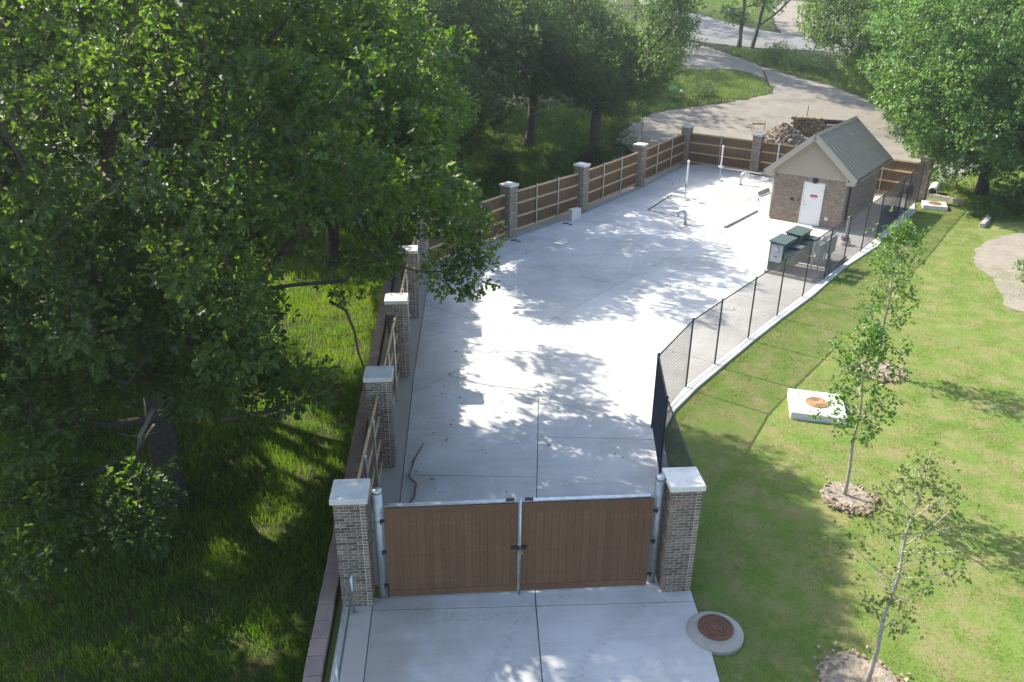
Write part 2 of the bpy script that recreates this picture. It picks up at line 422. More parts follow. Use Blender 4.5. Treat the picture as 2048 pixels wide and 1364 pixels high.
def terr(x, y):
    """height of the ground"""
    x = np.asarray(x, float); y = np.asarray(y, float)
    z = 0.15 * np.minimum(softp(y - 58), 92) - 0.07
    t = np.clip((y - 33) / 22, 0, 1); drop = 0.86 * (1 - t * t * (3 - 2 * t))
    s = np.clip((np.interp(y, *FENCE_XW) - x) / 0.25 + 0.5, 0, 1)
    z = z - drop * s
    z = z + (value_noise(x, y, 0.23, 3) - 0.5) * 0.16 * np.clip((y - 60) / 10, 0, 1) + s * (value_noise(x, y, 0.4, 4) - 0.5) * 0.12
    return z

# ------------------------------------------------------------------ ground, roads, slabs
def axis(a, b, c, d, fine, coarse):
    return np.concatenate([np.arange(a, b, coarse), np.arange(b, c, fine), np.arange(c, d + coarse, coarse)])
gx = axis(-120, -22, 34, 170, 0.4, 4.0)
gy = axis(-30, 4, 62, 330, 0.4, 3.0)
X, Y = np.meshgrid(gx, gy)
gv = np.stack([X.ravel(), Y.ravel(), terr(X, Y).ravel()], 1)
nx_, ny_ = len(gx), len(gy)
ii = (np.arange(ny_ - 1)[:, None] * nx_ + np.arange(nx_ - 1)[None, :]).ravel()
gf = np.stack([ii, ii + 1, ii + nx_ + 1, ii + nx_], 1)
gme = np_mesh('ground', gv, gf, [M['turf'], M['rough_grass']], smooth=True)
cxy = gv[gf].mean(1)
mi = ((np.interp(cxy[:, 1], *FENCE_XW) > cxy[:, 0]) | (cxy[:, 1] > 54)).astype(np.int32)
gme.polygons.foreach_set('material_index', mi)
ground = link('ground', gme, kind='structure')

def drape(name, poly, mt, lift=0.03, step=0.9, jit=0.12, zfun=terr):
    """a sheet that lies on the ground inside an outline"""
    pts = []
    for i in range(len(poly)):
        p, q = Vector(poly[i]), Vector(poly[(i + 1) % len(poly)])
        n = max(1, int((q - p).length / (step * 0.5)))
        for k in range(n):
            w = p.lerp(q, k / n)
            pts.append(Vector((w.x + random.uniform(-jit, jit), w.y + random.uniform(-jit, jit))))
    nb = len(pts)
    xs = np.arange(min(p.x for p in pts), max(p.x for p in pts), step); ys = np.arange(min(p.y for p in pts), max(p.y for p in pts), step)
    XX, YY = np.meshgrid(xs, ys); XX = XX.ravel(); YY = YY.ravel()
    ok = in_poly(XX, YY, [tuple(p) for p in pts])
    P2 = pts + [Vector((a, b)) for a, b in zip(XX[ok], YY[ok])]
    v, e, f, *_ = delaunay_2d_cdt(P2, [(i, (i + 1) % nb) for i in range(nb)], [], 1, 1e-4)
    z = zfun(np.array([p.x for p in v]), np.array([p.y for p in v])) + lift
    me = bpy.data.meshes.new(name)
    me.from_pydata([(p.x, p.y, zz) for p, zz in zip(v, z)], [], [tuple(q) for q in f])
    me.materials.append(mt)
    me.polygons.foreach_set('use_smooth', [True] * len(me.polygons))
    me.update()
    return link(name, me, kind='structure')

GRAVEL = [(10.6, 53.0), (12.0, 57.5), (13.2, 62.6), (16.0, 66.6), (18.6, 68.6), (20.8, 69.5), (21.9, 70.2), (25.0, 71.3), (27.1, 72.4), (29.6, 73.8), (30.6, 76.0),
          (30.7, 79.5), (30.2, 82.0), (28.8, 83.0), (26.4, 82.8), (24.3, 83.0), (23.5, 88.0), (24.5, 94.0), (28.2, 95.0), (29.0, 92.0), (30.6, 88.6), (32.1, 84.4), (34.5, 79.6),
          (36.4, 76.7), (37.5, 73.0), (38.5, 67.0), (39.0, 60.0), (36.5, 52.0), (31.0, 47.5), (27.6, 47.0), (20.6, 54.0), (16.6, 57.6), (13.5, 54.2), (11.6, 51.6)]
drape('gravel_road', GRAVEL, M['gravel'], 0.03, 0.9, 0.22)
drape('paved_road', [(12.0, 96.0), (20, 97.5), (27.6, 96.2), (31.5, 93.4), (36.8, 91.8), (44, 90.4), (70, 86), (70, 93), (45.5, 97.0), (40.0, 100.2), (36.8, 104.0), (34.6, 108.0), (32.5, 114.0), (31, 130.0), (26, 130), (27.5, 112.0), (28.0, 104.0), (22, 103.5), (12.0, 103.0)], M['asphalt'], 0.06, 1.5, 0.1)
drape('gravel_driveway', [(40.2, 100.0), (41.6, 106.0), (44.6, 115.0), (49.0, 122.0), (56.0, 120.0), (52.0, 106.0), (47.5, 97.2), (44.0, 97.4)], M['pale_gravel'], 0.09, 1.2, 0.2)
drape('gravel_bed', [(26.3, 35.9), (29.6, 37.5), (36, 38.5), (36, 24.0), (24.0, 24.6), (21.4, 27.2), (22.85, 30.1), (23.32, 32.4), (24.8, 34.4)], M['pale_gravel'], 0.02, 0.7, 0.12)

yard = MB(); yard.prism([(x * 0.998 + 0.02, y * 0.998 + 0.05) for x, y in YARD], -0.16, -0.035)
yard_o = yard.build('concrete_yard', M['filler']); yard_o['kind'] = 'structure'
J1 = ((-0.21, 22.45), (18.34, 43.48))
pieces = []
A_ = clip(YARD, *J1, -1); B_ = clip(YARD, *J1, 1)
CR = ((-0.21, 22.45), (2.47, 20.73))
up_, lo_ = clip(A_, *CR, 1), clip(A_, *CR, -1)
d1 = (J1[1][0] - J1[0][0], J1[1][1] - J1[0][1]); l1 = math.hypot(*d1); d1 = (d1[0] / l1, d1[1] / l1)
def cross_at(t): 
    p = (J1[0][0] + d1[0] * t, J1[0][1] + d1[1] * t); return p, (p[0] - d1[1], p[1] + d1[0])
J2 = ((2.47, 20.73), (1.53, 12.58))
for side in (1, -1):
    h = clip(lo_, *J2, side)
    J4 = ((-1.51, 18.95), (2.2, 18.55)) if side == 1 else ((2.2, 16.6), (5.4, 16.3))
    pieces += [clip(h, *J4, 1), clip(h, *J4, -1)]
rest = up_
for t in (6.0, 12.5, 18.5):
    c = cross_at(t); pieces.append(clip(rest, *c, 1)); rest = clip(rest, *c, -1)
pieces.append(rest)
rest = B_
for t in (4.0, 10.5, 16.0, 22.0):
    c = cross_at(t); pieces.append(clip(rest, *c, 1)); rest = clip(rest, *c, -1)
pieces.append(rest)
for p in pieces:
    if len(p) >= 3:
        b = MB(); b.prism(p, -0.12, 0.0); b.build('slab_panel', M['concrete'], yard_o)

apron = MB(); apron.prism([(x, y) for x, y in [(-1.66, 4.1), (4.2, 4.1), (4.5, 10.1), (4.62, 12.5), (-1.66, 12.5)]], -0.16, -0.035)
apron_o = apron.build('concrete_driveway', M['filler']); apron_o['kind'] = 'structure'
hl = ((-1.7, 12.22), (4.6, 12.05))
b1, b0 = clip(APRON, *hl, 1), clip(APRON, *hl, -1)
for p in (b1,):
    for sd in (1, -1):
        q = clip(p, (1.53, 12.58), (1.50, 12.1), sd); b = MB(); b.prism(q, -0.12, -0.003); b.build('slab_panel', M['concrete'], apron_o)
for sd in (1, -1):
    q = clip(b0, (1.50, 12.1), (1.40, 9.8), sd); b = MB(); b.prism(q, -0.12, -0.003); b.build('slab_panel', M['concrete'], apron_o)

wb = MB(); wb.prism([(-2.36, 3.0), (-1.715, 3.0), (-1.715, 12.36), (-2.28, 12.36)], -0.12, 0.012)
w_o = wb.build('walkway', M['walk']); w_o['kind'] = 'structure'
kb = MB()
kb.prism([(-2.38, 12.95), (-1.395, 12.95), (-1.27, 22.5), (-1.0, 31.2), (-1.0, 32.2), (-2.2, 32.9), (-2.38, 32.0)], -0.3, -0.02)
kb.prism([(-2.1, 32.92), (-0.98, 32.25), (-0.77, 32.62), (2.98, 37.12), (7.18, 41.62), (11.7, 47.42), (16.4, 54.05), (16.6, 55.6), (15.6, 55.2), (10.6, 48.0), (6.3, 42.6), (1.9, 38.0)], -0.5, -0.024)
kb.prism([(16.42, 54.07), (19.82, 50.77), (26.75, 43.36), (27.7, 44.2), (20.5, 51.7), (16.8, 55.4)], -0.3, -0.028)
k_o = kb.build('kerb_strip', M['dirty_concrete']); k_o['kind'] = 'structure'
# light rim of the slab outside the chain link fence
rim = MB()
re_ = [(5.74, 18.9), (6.24, 19.86), (7.35, 21.28), (10.37, 24.69), (12.02, 26.48), (14.26, 28.83), (17.21, 32.23), (20.22, 35.21), (23.0, 38.58), (25.72, 41.5)]
for i in range(len(re_) - 1):
    p, q = Vector(re_[i]), Vector(re_[i + 1]); d = (q - p).normalized(); nn = Vector((d.y, -d.x))
    g_ = d * 0.006
    rim.prism([tuple(p + g_), tuple(p + nn * 0.11 + g_), tuple(q + nn * 0.11 - g_), tuple(q - g_)], -0.25, 0.004)
r_o = rim.build('kerb', M['concrete']); r_o['kind'] = 'structure'

# ------------------------------------------------------------------ brick pillars
def brick_mesh(L, t):
    b = MB(); b.box(0, 0, 0, L - 0.013, 0.096, 0.0550); return b.mesh('brick', [M['brick'][t]])
BRICKS = {(L, t): brick_mesh(L, t) for L in (0.2, 0.1) for t in range(6)}
def tone(): return random.choices(range(6), (30, 26, 16, 12, 12, 6))[0]
CAPM = MB(); CAPM.bbox(0, 0, 0.055, 0.69, 0.69, 0.11, 0.012); CAPM = CAPM.mesh('cap_stone', M['cap'])
CORE = MB(); CORE.box(0, 0, 1.22, 0.584, 0.584, 2.438); CORE = CORE.mesh('mortar_core', M['mortar'])
def pillar(x, y, rz, label, name, group, sides=()):
    p = thing(name, label, 'pillar', (x, y, 0), rz, group)
    link('mortar_core', CORE, p)
    link('cap_stone', CAPM, p, loc=(0, 0, 2.44))
    st = MB()
    for k in range(36):
        z = 0.034 + k * 0.0678
        row = [(-0.2, 0.2), (0.0, 0.2), (0.15, 0.1)] if k % 2 == 0 else [(-0.25, 0.1), (-0.1, 0.2), (0.1, 0.2)]
        for s_ in range(4):
            a = s_ * math.pi / 2
            for t_, L in row:
                dx, dy = t_, -0.252 + random.uniform(-0.0025, 0.0015)
                wx, wy = dx * math.cos(a) - dy * math.sin(a), dx * math.sin(a) + dy * math.cos(a)
                if s_ in sides:
                    o = bpy.data.objects.new('brick', BRICKS[(L, tone())]); C.objects.link(o); o.parent = p
                    o.location = (wx, wy, z); o.rotation_euler = (0, 0, a + random.uniform(-0.006, 0.006))
                else:
                    st.box(wx, wy, z, L - 0.013, 0.096, 0.0550, a, tone())
    if st.v: st.build('brickwork', M['brick'], p, kind='stuff')
    return p
GP = 'brick pillars of the gate'
pillar(-1.99, 12.64, 0, 'brick gate pillar standing left of the brown gate, handrail in front', 'gate_pillar', GP, (0, 1))
pillar(4.365, 12.65, 0, 'brick gate pillar standing right of the brown gate beside the lawn', 'gate_pillar', GP, (0, 3))
FP = 'brick pillars of the fence'
DIAG = math.atan2(0.72, 0.69)
PIL = [(-1.84, 17.58, 0.0, 'first brick fence pillar behind the left gate pillar, darkest cap', (0, 1)),
       (-1.69, 22.70, 0.0, 'second brick fence pillar from the gate, cap in full sun', (0, 1)),
       (-1.55, 27.60, 0.0, 'third brick fence pillar from the gate, cap half under oak leaves', ()),
       (-1.32, 32.62, 0.30, 'brick fence pillar at the bend, its cap behind hanging oak leaves', ()),
       (2.82, 37.66, 0.80, 'brick fence pillar just right of the overhanging oak branch', ()),
       (7.04, 42.16, 0.86, 'brick fence pillar with the grey box at its foot', ()),
       (11.54, 47.95, 0.92, 'brick fence pillar one before the far left corner', ()),
       (16.30, 54.62, 0.92, 'brick fence pillar at the far left corner of the yard', ()),
       (20.06, 51.18, -0.73, 'brick fence pillar on the back fence left of the building', ()),
       (24.05, 47.20, -0.78, 'brick fence pillar on the back fence hidden behind the building', ()),
       (27.22, 43.76, -0.78, 'brick fence pillar at the right end of the back fence, under leaves', ())]
for x, y, a, lb, sd in PIL:
    pillar(x, y, a, lb, 'fence_pillar', FP, sd)

# ------------------------------------------------------------------ privacy fence: one thing per bay
PICK = MB(); PICK.box(0, 0, 1.10, 0.138, 0.018, 2.02); PICK = PICK.mesh('picket', M['picket'])
POSTM = MB(); POSTM.tube([(0, 0, 0), (0, 0, 2.17)], 0.032, 10); POSTM.lathe([(0.037, 2.16), (0.037, 2.19), (0.02, 2.21)], 10); POSTM = POSTM.mesh('post', M['galv'])
def fence_bay(p, q, label, inner=1, nposts=2, trim=(0.30, 0.30)):
    """from pillar p to pillar q; +y of the bay points out of the yard"""
    p, q = Vector(p), Vector(q); d = (q - p); L = d.length; a = math.atan2(d.y, d.x)
    f = thing('privacy_fence', label, 'fence', (p.x, p.y, 0), a, 'brown picket fence bays between brick pillars')
    x0, x1 = trim[0], L - trim[1]
    n = int(round((x1 - x0) / 0.1475)); st = (x1 - x0) / n
    for i in range(n):
        link('picket', PICK, f, loc=(x0 + (i + 0.5) * st, 0.052 * inner, random.uniform(-0.012, 0.006)))
    for z, t in ((0.16, 0.09), (0.80, 0.09), (1.46, 0.09), (2.06, 0.09)):
        b = MB(); b.box((x0 + x1) / 2, 0.018 * inner, z, x1 - x0 - 0.01, 0.04, t); b.build('rail', M['pine'], f)
    for k in range(nposts):
        link('post', POSTM, f, loc=(x0 + (x1 - x0) * (k + 1) / (nposts + 1), -0.045 * inner, -0.02))
    return f
G1 = (-1.99, 12.64)
pc = [G1] + [(x, y) for x, y, *_ in PIL]
BL = ['brown picket fence bay between the left gate pillar and the first fence pillar',
      'brown picket fence bay between the first and second fence pillars beside the retaining wall',
      'brown picket fence bay between the second and third fence pillars beside the retaining wall',
      'brown picket fence bay between the third fence pillar and the bend, mostly under oak leaves',
      'brown picket fence bay behind the hanging oak branch, right of the bend',
      'brown picket fence bay ending at the grey box on the slab',
      'brown picket fence bay in the middle of the diagonal run right of the grey box',
      'brown picket fence bay leading to the far left corner of the yard',
      'brown picket fence bay of the back fence beside the far left corner',
      'brown picket fence bay of the back fence just left of the building',
      'brown picket fence bay of the back fence right of the building']
for i in range(11):
    fence_bay(pc[i], pc[i + 1], BL[i], 1, 1 if i in (8, 9, 10) else 2)

# ------------------------------------------------------------------ gate
def gate_leaf(x0, x1, label, meet):
    w = x1 - x0
    g = thing('gate_leaf', label, 'gate', (x0, 12.52, 0), 0, 'brown leaves of the double gate')
    z0, z1 = 0.07, 2.19
    n = 17; st = w / n
    for i in range(n):
        b = MB(); b.box((i + 0.5) * st, random.uniform(-0.002, 0.002), (z0 + z1) / 2 + 0.0, st - 0.0035, 0.022, z1 - z0 - 0.30); b.build('board', M['gate_board'], g)
    for k in range(2):
        for z, h in ((z1 - 0.0875, 0.165), (z0 + 0.0775, 0.145)):
            b = MB(); b.box(w / 4 + k * w / 2, -0.006, z, w / 2 - 0.003, 0.03, h); b.build('trim_board', M['gate_board'], g)
    bk = MB(); bk.box(w / 2, 0.016, (z0 + z1) / 2, w - 0.01, 0.006, z1 - z0 - 0.06); bk.build('groove_shade_sheet', M['groove'], g)  # added sheet; its dark colour gives the gaps between boards their groove shade
    sc = MB()
    for i in range(n):
        for z in (0.42, 1.12, 1.80):
            for dx in (0.03, st - 0.03):
                sc.box(i * st + dx, -0.0125, z + random.uniform(-0.006, 0.006), 0.007, 0.003, 0.007)
    sc.build('screws', M['galv'], g, kind='stuff')
    t = MB()
    for z in (z0 + 0.05, 1.1, z1 - 0.02): t.tube([(0.03, 0.05, z), (w - 0.03, 0.05, z)], 0.03, 10)
    for x in (0.03, w - 0.03): t.tube([(x, 0.05, z0), (x, 0.05, z1)], 0.03, 10)
    t.build('frame_tube', M['galv'], g, smooth=True)
    t = MB(); t.box(w / 2, 0.045, z1 + 0.022, w - 0.12, 0.085, 0.016); t.build('top_channel', M['galv'], g)
    for z in (0.32, 1.13, 1.86):
        h = MB(); s_ = -1 if meet > 0 else 1
        xx = 0.0 if meet > 0 else w
        h.box(xx - 0.05 * (1 if meet > 0 else -1), 0.035, z, 0.12, 0.035, 0.05)
        h.tube([(xx - 0.075 * (1 if meet > 0 else -1), 0.01, z - 0.05), (xx - 0.075 * (1 if meet > 0 else -1), 0.01, z + 0.05)], 0.018, 8)
        h.build('hinge', M['black_metal'], g)
    e = MB(); ex = w - 0.16 if meet > 0 else 0.16
    e.box(ex, 0.045, z1 + 0.045, 0.16, 0.06, 0.03); e.build('clamp', M['black_metal'], g)
    return g
gl = gate_leaf(-1.375, 1.165, 'left brown board leaf of the closed double gate', 1)
gr = gate_leaf(1.205, 3.785, 'right brown board leaf of the closed double gate', -1)
rod = MB(); rod.tube([(2.575, -0.045, 0.005), (2.575, -0.045, 2.30)], 0.021, 10); rod.build('drop_rod', M['galv'], gl, smooth=True)
lt = MB(); lt.box(2.56, -0.033, 1.16, 0.30, 0.02, 0.07); lt.box(2.575, -0.05, 1.16, 0.09, 0.03, 0.10)
for k in range(6): lt.tube([(2.43 + 0.052 * k, -0.05, 1.16), (2.43 + 0.052 * k, -0.036, 1.16)], 0.011, 6)
lt.build('latch', M['black_metal'], gl)
pd = MB(); pd.bbox(2.605, -0.07, 1.05, 0.055, 0.03, 0.06, 0.008); pd.tube([(2.59, -0.07, 1.08), (2.59, -0.07, 1.115), (2.605, -0.07, 1.128), (2.62, -0.07, 1.115), (2.62, -0.07, 1.08)], 0.006, 6); pd.build('padlock', M['brass'], gl)
def gate_post(x, y, label):
    p = thing('gate_post', label, 'post', (x, y, 0), 0, 'galvanised gate posts')
    b = MB(); b.tube([(0, 0, -0.01), (0, 0, 2.50)], 0.092, 22); b.build('pipe', M['galv_dull'], p, smooth=True)
    b = MB(); b.lathe([(0.097, 2.47), (0.097, 2.515), (0.085, 2.535), (0.0, 2.54)], 22); b.build('post_cap', M['galv'], p, smooth=True)
    s_ = 1 if x < 1 else -1
    for z in (0.32, 1.13, 1.86):
        b = MB(); b.lathe([(0.099, z - 0.02), (0.099, z + 0.02)], 22); b.box(s_ * 0.12, 0.0, z, 0.07, 0.03, 0.035); b.build('hinge_band', M['galv'], p)
gate_post(-1.50, 12.62, 'galvanised round gate post beside the left brick pillar')
gate_post(3.93, 12.72, 'galvanised round gate post beside the right brick pillar')

# ------------------------------------------------------------------ retaining wall, handrail
rw = thing('retaining_wall', 'low block retaining wall with pinkish capstones outside the left fence', 'retaining wall', (-2.60, 0, 0))
y = 3.0
while y < 32.0:
    L = random.uniform(0.42, 0.48)
    b = MB(); b.bbox(random.uniform(-0.012, 0.012), y + L / 2, 0.03, 0.31, L - 0.012, 0.10, 0.012, random.uniform(-0.02, 0.02)); b.build('capstone', M['capblock'], rw)
    y += L
wbk = MB()
for k in range(5):
    y = 3.0 + (k % 2) * 0.22
    while y < 32.0:
        wbk.bbox(0.0, y + 0.22, -0.11 - k * 0.19, 0.29, 0.43, 0.18, 0.015); y += 0.445
wbk.build('wall_block', M['capblock'], rw, kind='stuff')
hr = thing('handrail', 'galvanised pipe handrail along the narrow walkway at the lower left', 'handrail', (-2.06, 0, 0))
for z in (1.05, 0.55):
    b = MB(); b.tube([(0.0, 3.2, z), (0.02, 12.15, z)] if z < 1 else [(0.0, 3.2, z), (0.02, 12.05, z), (0.022, 12.13, z - 0.03), (0.022, 12.16, z - 0.1)], 0.024, 10); b.build('rail', M['galv'], hr, smooth=True)
for yy in (12.16, 9.9, 7.6, 5.3):
    b = MB(); b.tube([(0.02, yy, 0.0), (0.02, yy, 1.05 if yy < 12 else 0.97)], 0.024, 10); b.build('post', M['galv'], hr, smooth=True)
    b = MB(); b.box(0.02, yy, 0.022, 0.13, 0.13, 0.012); [b.tube([(0.02 + i * 0.045, yy + j * 0.045, 0.02), (0.02 + i * 0.045, yy + j * 0.045, 0.045)], 0.008, 6) for i in (-1, 1) for j in (-1, 1)]; b.build('base_plate', M['galv_dull'], hr)

# ------------------------------------------------------------------ black chain link fence
CL = [(4.80, 12.98), (5.05, 16.45), (5.44, 18.85), (7.06, 21.22), (8.44, 22.75), (10.25, 24.72), (12.06, 26.71), (13.85, 28.62), (15.59, 30.55), (17.27, 32.38), (18.99, 34.21), (20.69, 36.13), (23.71, 39.75), (24.63, 40.75), (26.85, 43.35)]
HT = 2.2
cf = thing('chain_link_fence', 'black chain link fence between the concrete yard and the lawn', 'fence')
for i, (x, y) in enumerate(CL):
    r_ = 0.038 if i in (0, 2, 11, 12, 13) else 0.027
    b = MB(); b.tube([(x, y, -0.05), (x, y, HT + 0.03)], r_, 10); b.lathe([(r_ + 0.008, HT + 0.02), (r_ + 0.008, HT + 0.05), (0.01, HT + 0.085)], 10, c=(x, y, 0)); b.build('post', M['black_metal'], cf)
for i in range(len(CL) - 1):
    b = MB(); b.tube([(*CL[i], HT), (*CL[i + 1], HT)], 0.021, 8); b.build('top_rail', M['black_metal'], cf)
    b = MB(); b.tube([(*CL[i], 0.06), (*CL[i + 1], 0.06)], 0.006, 4); b.build('tension_wire', M['black_metal'], cf)
def wire_panel(p, q, z0, z1, pitch=0.058, r=0.0049):
    p, q = Vector(p), Vector(q); d = q - p; L = d.length; d /= L; n = Vector((-d.y, d.x))
    vs, fs = [], []
    h = z1 - z0
    for sgn in (1, -1):
        s0 = -h if sgn > 0 else 0.0
        t = s0
        while t < L + (0 if sgn > 0 else h):
            # the wire runs z = z0 + sgn*(s - t)
            if sgn > 0: a, za, bq, zb = max(t, 0), z0 + max(0, -t), min(t + h, L), z0 + min(h, L - t)
            else: a, za, bq, zb = max(t - h, 0), z0 + min(h, t), min(t, L), z0 + max(0, t - L)
            if bq - a > 0.02:
                o = len(vs)
                off = 0.004 * sgn
                for s_, zz in ((a, za), (bq, zb)):
                    for k in range(3):
                        an = 2 * math.pi * k / 3
                        pr_ = p + d * (s_ + math.cos(an) * r * 0.7) + n * (off + math.sin(an) * r)
                        vs.append((pr_.x, pr_.y, zz - sgn * math.cos(an) * r * 0.7))
                fs += [(o, o + 1, o + 4, o + 3), (o + 1, o + 2, o + 5, o + 4), (o + 2, o, o + 3, o + 5)]
            t += pitch * 1.4142
    return vs, fs
for i in range(len(CL) - 1):
    vs, fs = wire_panel(CL[i], CL[i + 1], 0.05, HT)
    b = MB(); b.add(vs, fs); b.build('wire_mesh', M['black_metal'], cf)

# faint tyre marks on the driveway and the yard
tm, nt_, bs_ = node_mat('tyre_rubber_mark')
bs_.inputs['Base Color'].default_value = (0.10, 0.095, 0.09, 1); bs_.inputs['Roughness'].default_value = 0.9
tcn = nt_.nodes.new("ShaderNodeTexCoord"); nzn = nt_.nodes.new("ShaderNodeTexNoise"); nzn.inputs['Scale'].default_value = 7; nzn.inputs['Detail'].default_value = 6
mrn = nt_.nodes.new("ShaderNodeMapRange"); mrn.inputs[1].default_value = 0.45; mrn.inputs[2].default_value = 0.75; mrn.inputs[3].default_value = 0.0; mrn.inputs[4].default_value = 0.2
nt_.links.new(tcn.outputs['Object'], nzn.inputs['Vector']); nt_.links.new(nzn.outputs[0], mrn.inputs[0]); nt_.links.new(mrn.outputs[0], bs_.inputs['Alpha'])
b = MB()
for (cx, cy, rr, a0, a1) in ((6.0, 8.0, 4.6, 1.9, 2.75), (6.0, 8.0, 6.1, 2.0, 2.9), (0.4, 15.2, 3.3, 4.3, 5.3), (9.0, 20.0, 7.5, 2.3, 3.2), (9.0, 20.0, 9.1, 2.25, 3.0), (16.0, 30.0, 8.5, 2.4, 3.3), (16.0, 30.0, 10.1, 2.4, 3.2)):
    for k in range(26):
        t = a0 + (a1 - a0) * k / 26; t2 = t + (a1 - a0) / 26 * 0.62
        b.add([(cx + r * math.cos(u), cy + r * math.sin(u), 0.004) for r, u in ((rr - 0.1, t), (rr + 0.1, t), (rr + 0.1, t2), (rr - 0.1, t2))], [(0, 1, 2, 3)])
b.v = [p for p in b.v]
keep = [all(in_poly(np.array([b.v[i][0]]), np.array([b.v[i][1]]), YARD)[0] or in_poly(np.array([b.v[i][0]]), np.array([b.v[i][1]]), APRON)[0] for i in f) for f in b.f]
b.f = [f for f, k in zip(b.f, keep) if k]; b.m = [0] * len(b.f)
tmo = b.build('tyre_marks', tm, kind='stuff'); tmo['label'] = 'faint dark tyre tread marks curving over the pale slab'

# ------------------------------------------------------------------ brick utility building
HW, HL, HH = 3.613, 6.62, 2.45
TH = -0.705
H0 = (16.88, 40.12)
house = thing('brick_utility_building', 'small brick utility building with tan gable and metal standing seam roof', 'building', (*H0, 0), TH)
b = MB(); b.box(HW / 2, HL / 2, HH / 2 - 0.02, HW - 0.012, HL - 0.012, HH + 0.04); b.build('wall', M['mortar'], house)
DX0, DW, DH = 1.579, 0.93, 2.13
bw = MB()
def wall_bricks(L, tf, door=False):
    """running bond with a soldier band low on the wall and one under the eaves"""
    rows = []; z = 0.0
    while z < HH - 0.02:
        if 0.72 <= z < 0.76 or HH - 0.22 <= z < HH - 0.15:
            rows.append((z, 0.2034, True)); z += 0.2034
        else:
            rows.append((z, 0.0678, False)); z += 0.0678
    for k, (z, h, soldier) in enumerate(rows):
        step = 0.0678 if soldier else 0.2
        s = 0.0 if (k % 2 == 0 or soldier) else -0.1
        while s < L - 0.005:
            a, e = max(s, 0.0), min(s + step, L)
            zt = min(z + h, HH)
            if door and e > DX0 - 0.06 and a < DX0 + DW + 0.06 and z < DH + 0.07:
                if a < DX0 - 0.06 - 0.03: e = DX0 - 0.06
                elif e > DX0 + DW + 0.06 + 0.03: a = DX0 + DW + 0.06
                else: s += step; continue
            if e - a > 0.02:
                c = tf((a + e) / 2, random.uniform(-0.002, 0.002))
                bw.box(c[0], c[1], (z + zt) / 2, (e - a) - 0.010, 0.05, (zt - z) - 0.010, c[2], tone())
            s += step
wall_bricks(HW, lambda s, j: (s, 0.018 + j, 0), True)
wall_bricks(HL, lambda s, j: (HW - 0.018 + j, s, math.pi / 2))
wall_bricks(HL, lambda s, j: (0.018 + j, s, math.pi / 2))
wall_bricks(HW, lambda s, j: (s, HL - 0.018 + j, 0))
bw.build('brickwork', M['house_brick'], house, kind='stuff')
RZ, EO, GO = 4.60, 0.42, 0.34          # ridge height, eave and gable overhang
EZ = 2.62                               # roof edge height at the eave
half = HW / 2 + EO
slope = math.atan2(RZ - EZ, half); SL = math.hypot(RZ - EZ, half)
# gable ends: lap boards between wall top and roof
def zroof(x): return RZ - abs(x - HW / 2) * math.tan(slope) - 0.10
nb = 11
for yy, sg in ((0.0, -1), (HL, 1)):
    for k in range(nb):
        za, zb = HH + k * 0.165, HH + (k + 1) * 0.165 - 0.004
        if za > zroof(HW / 2) - 0.03: break
        zb = min(zb, zroof(HW / 2) - 0.01)
        xa = max(0.0 - 0.0, HW / 2 - (zroof(HW / 2) - za) / math.tan(slope)); xb = max(0.0, HW / 2 - (zroof(HW / 2) - zb) / math.tan(slope))
        b = MB()
        pr = [(xa, za), (HW - xa, za), (HW - xb, zb), (xb, zb)]
        o0, o1 = yy + sg * 0.035, yy + sg * 0.012
        vs = [(px, yy - sg * 0.02, pz) for px, pz in pr] + [(pr[0][0], o0, za), (pr[1][0], o0, za), (pr[2][0], o1, zb), (pr[3][0], o1, zb)]
        b.add(vs, [(0, 1, 2, 3), (4, 5, 6, 7), (0, 1, 5, 4), (1, 2, 6, 5), (2, 3, 7, 6), (3, 0, 4, 7)]); b.build('siding_board', M['siding'], house)
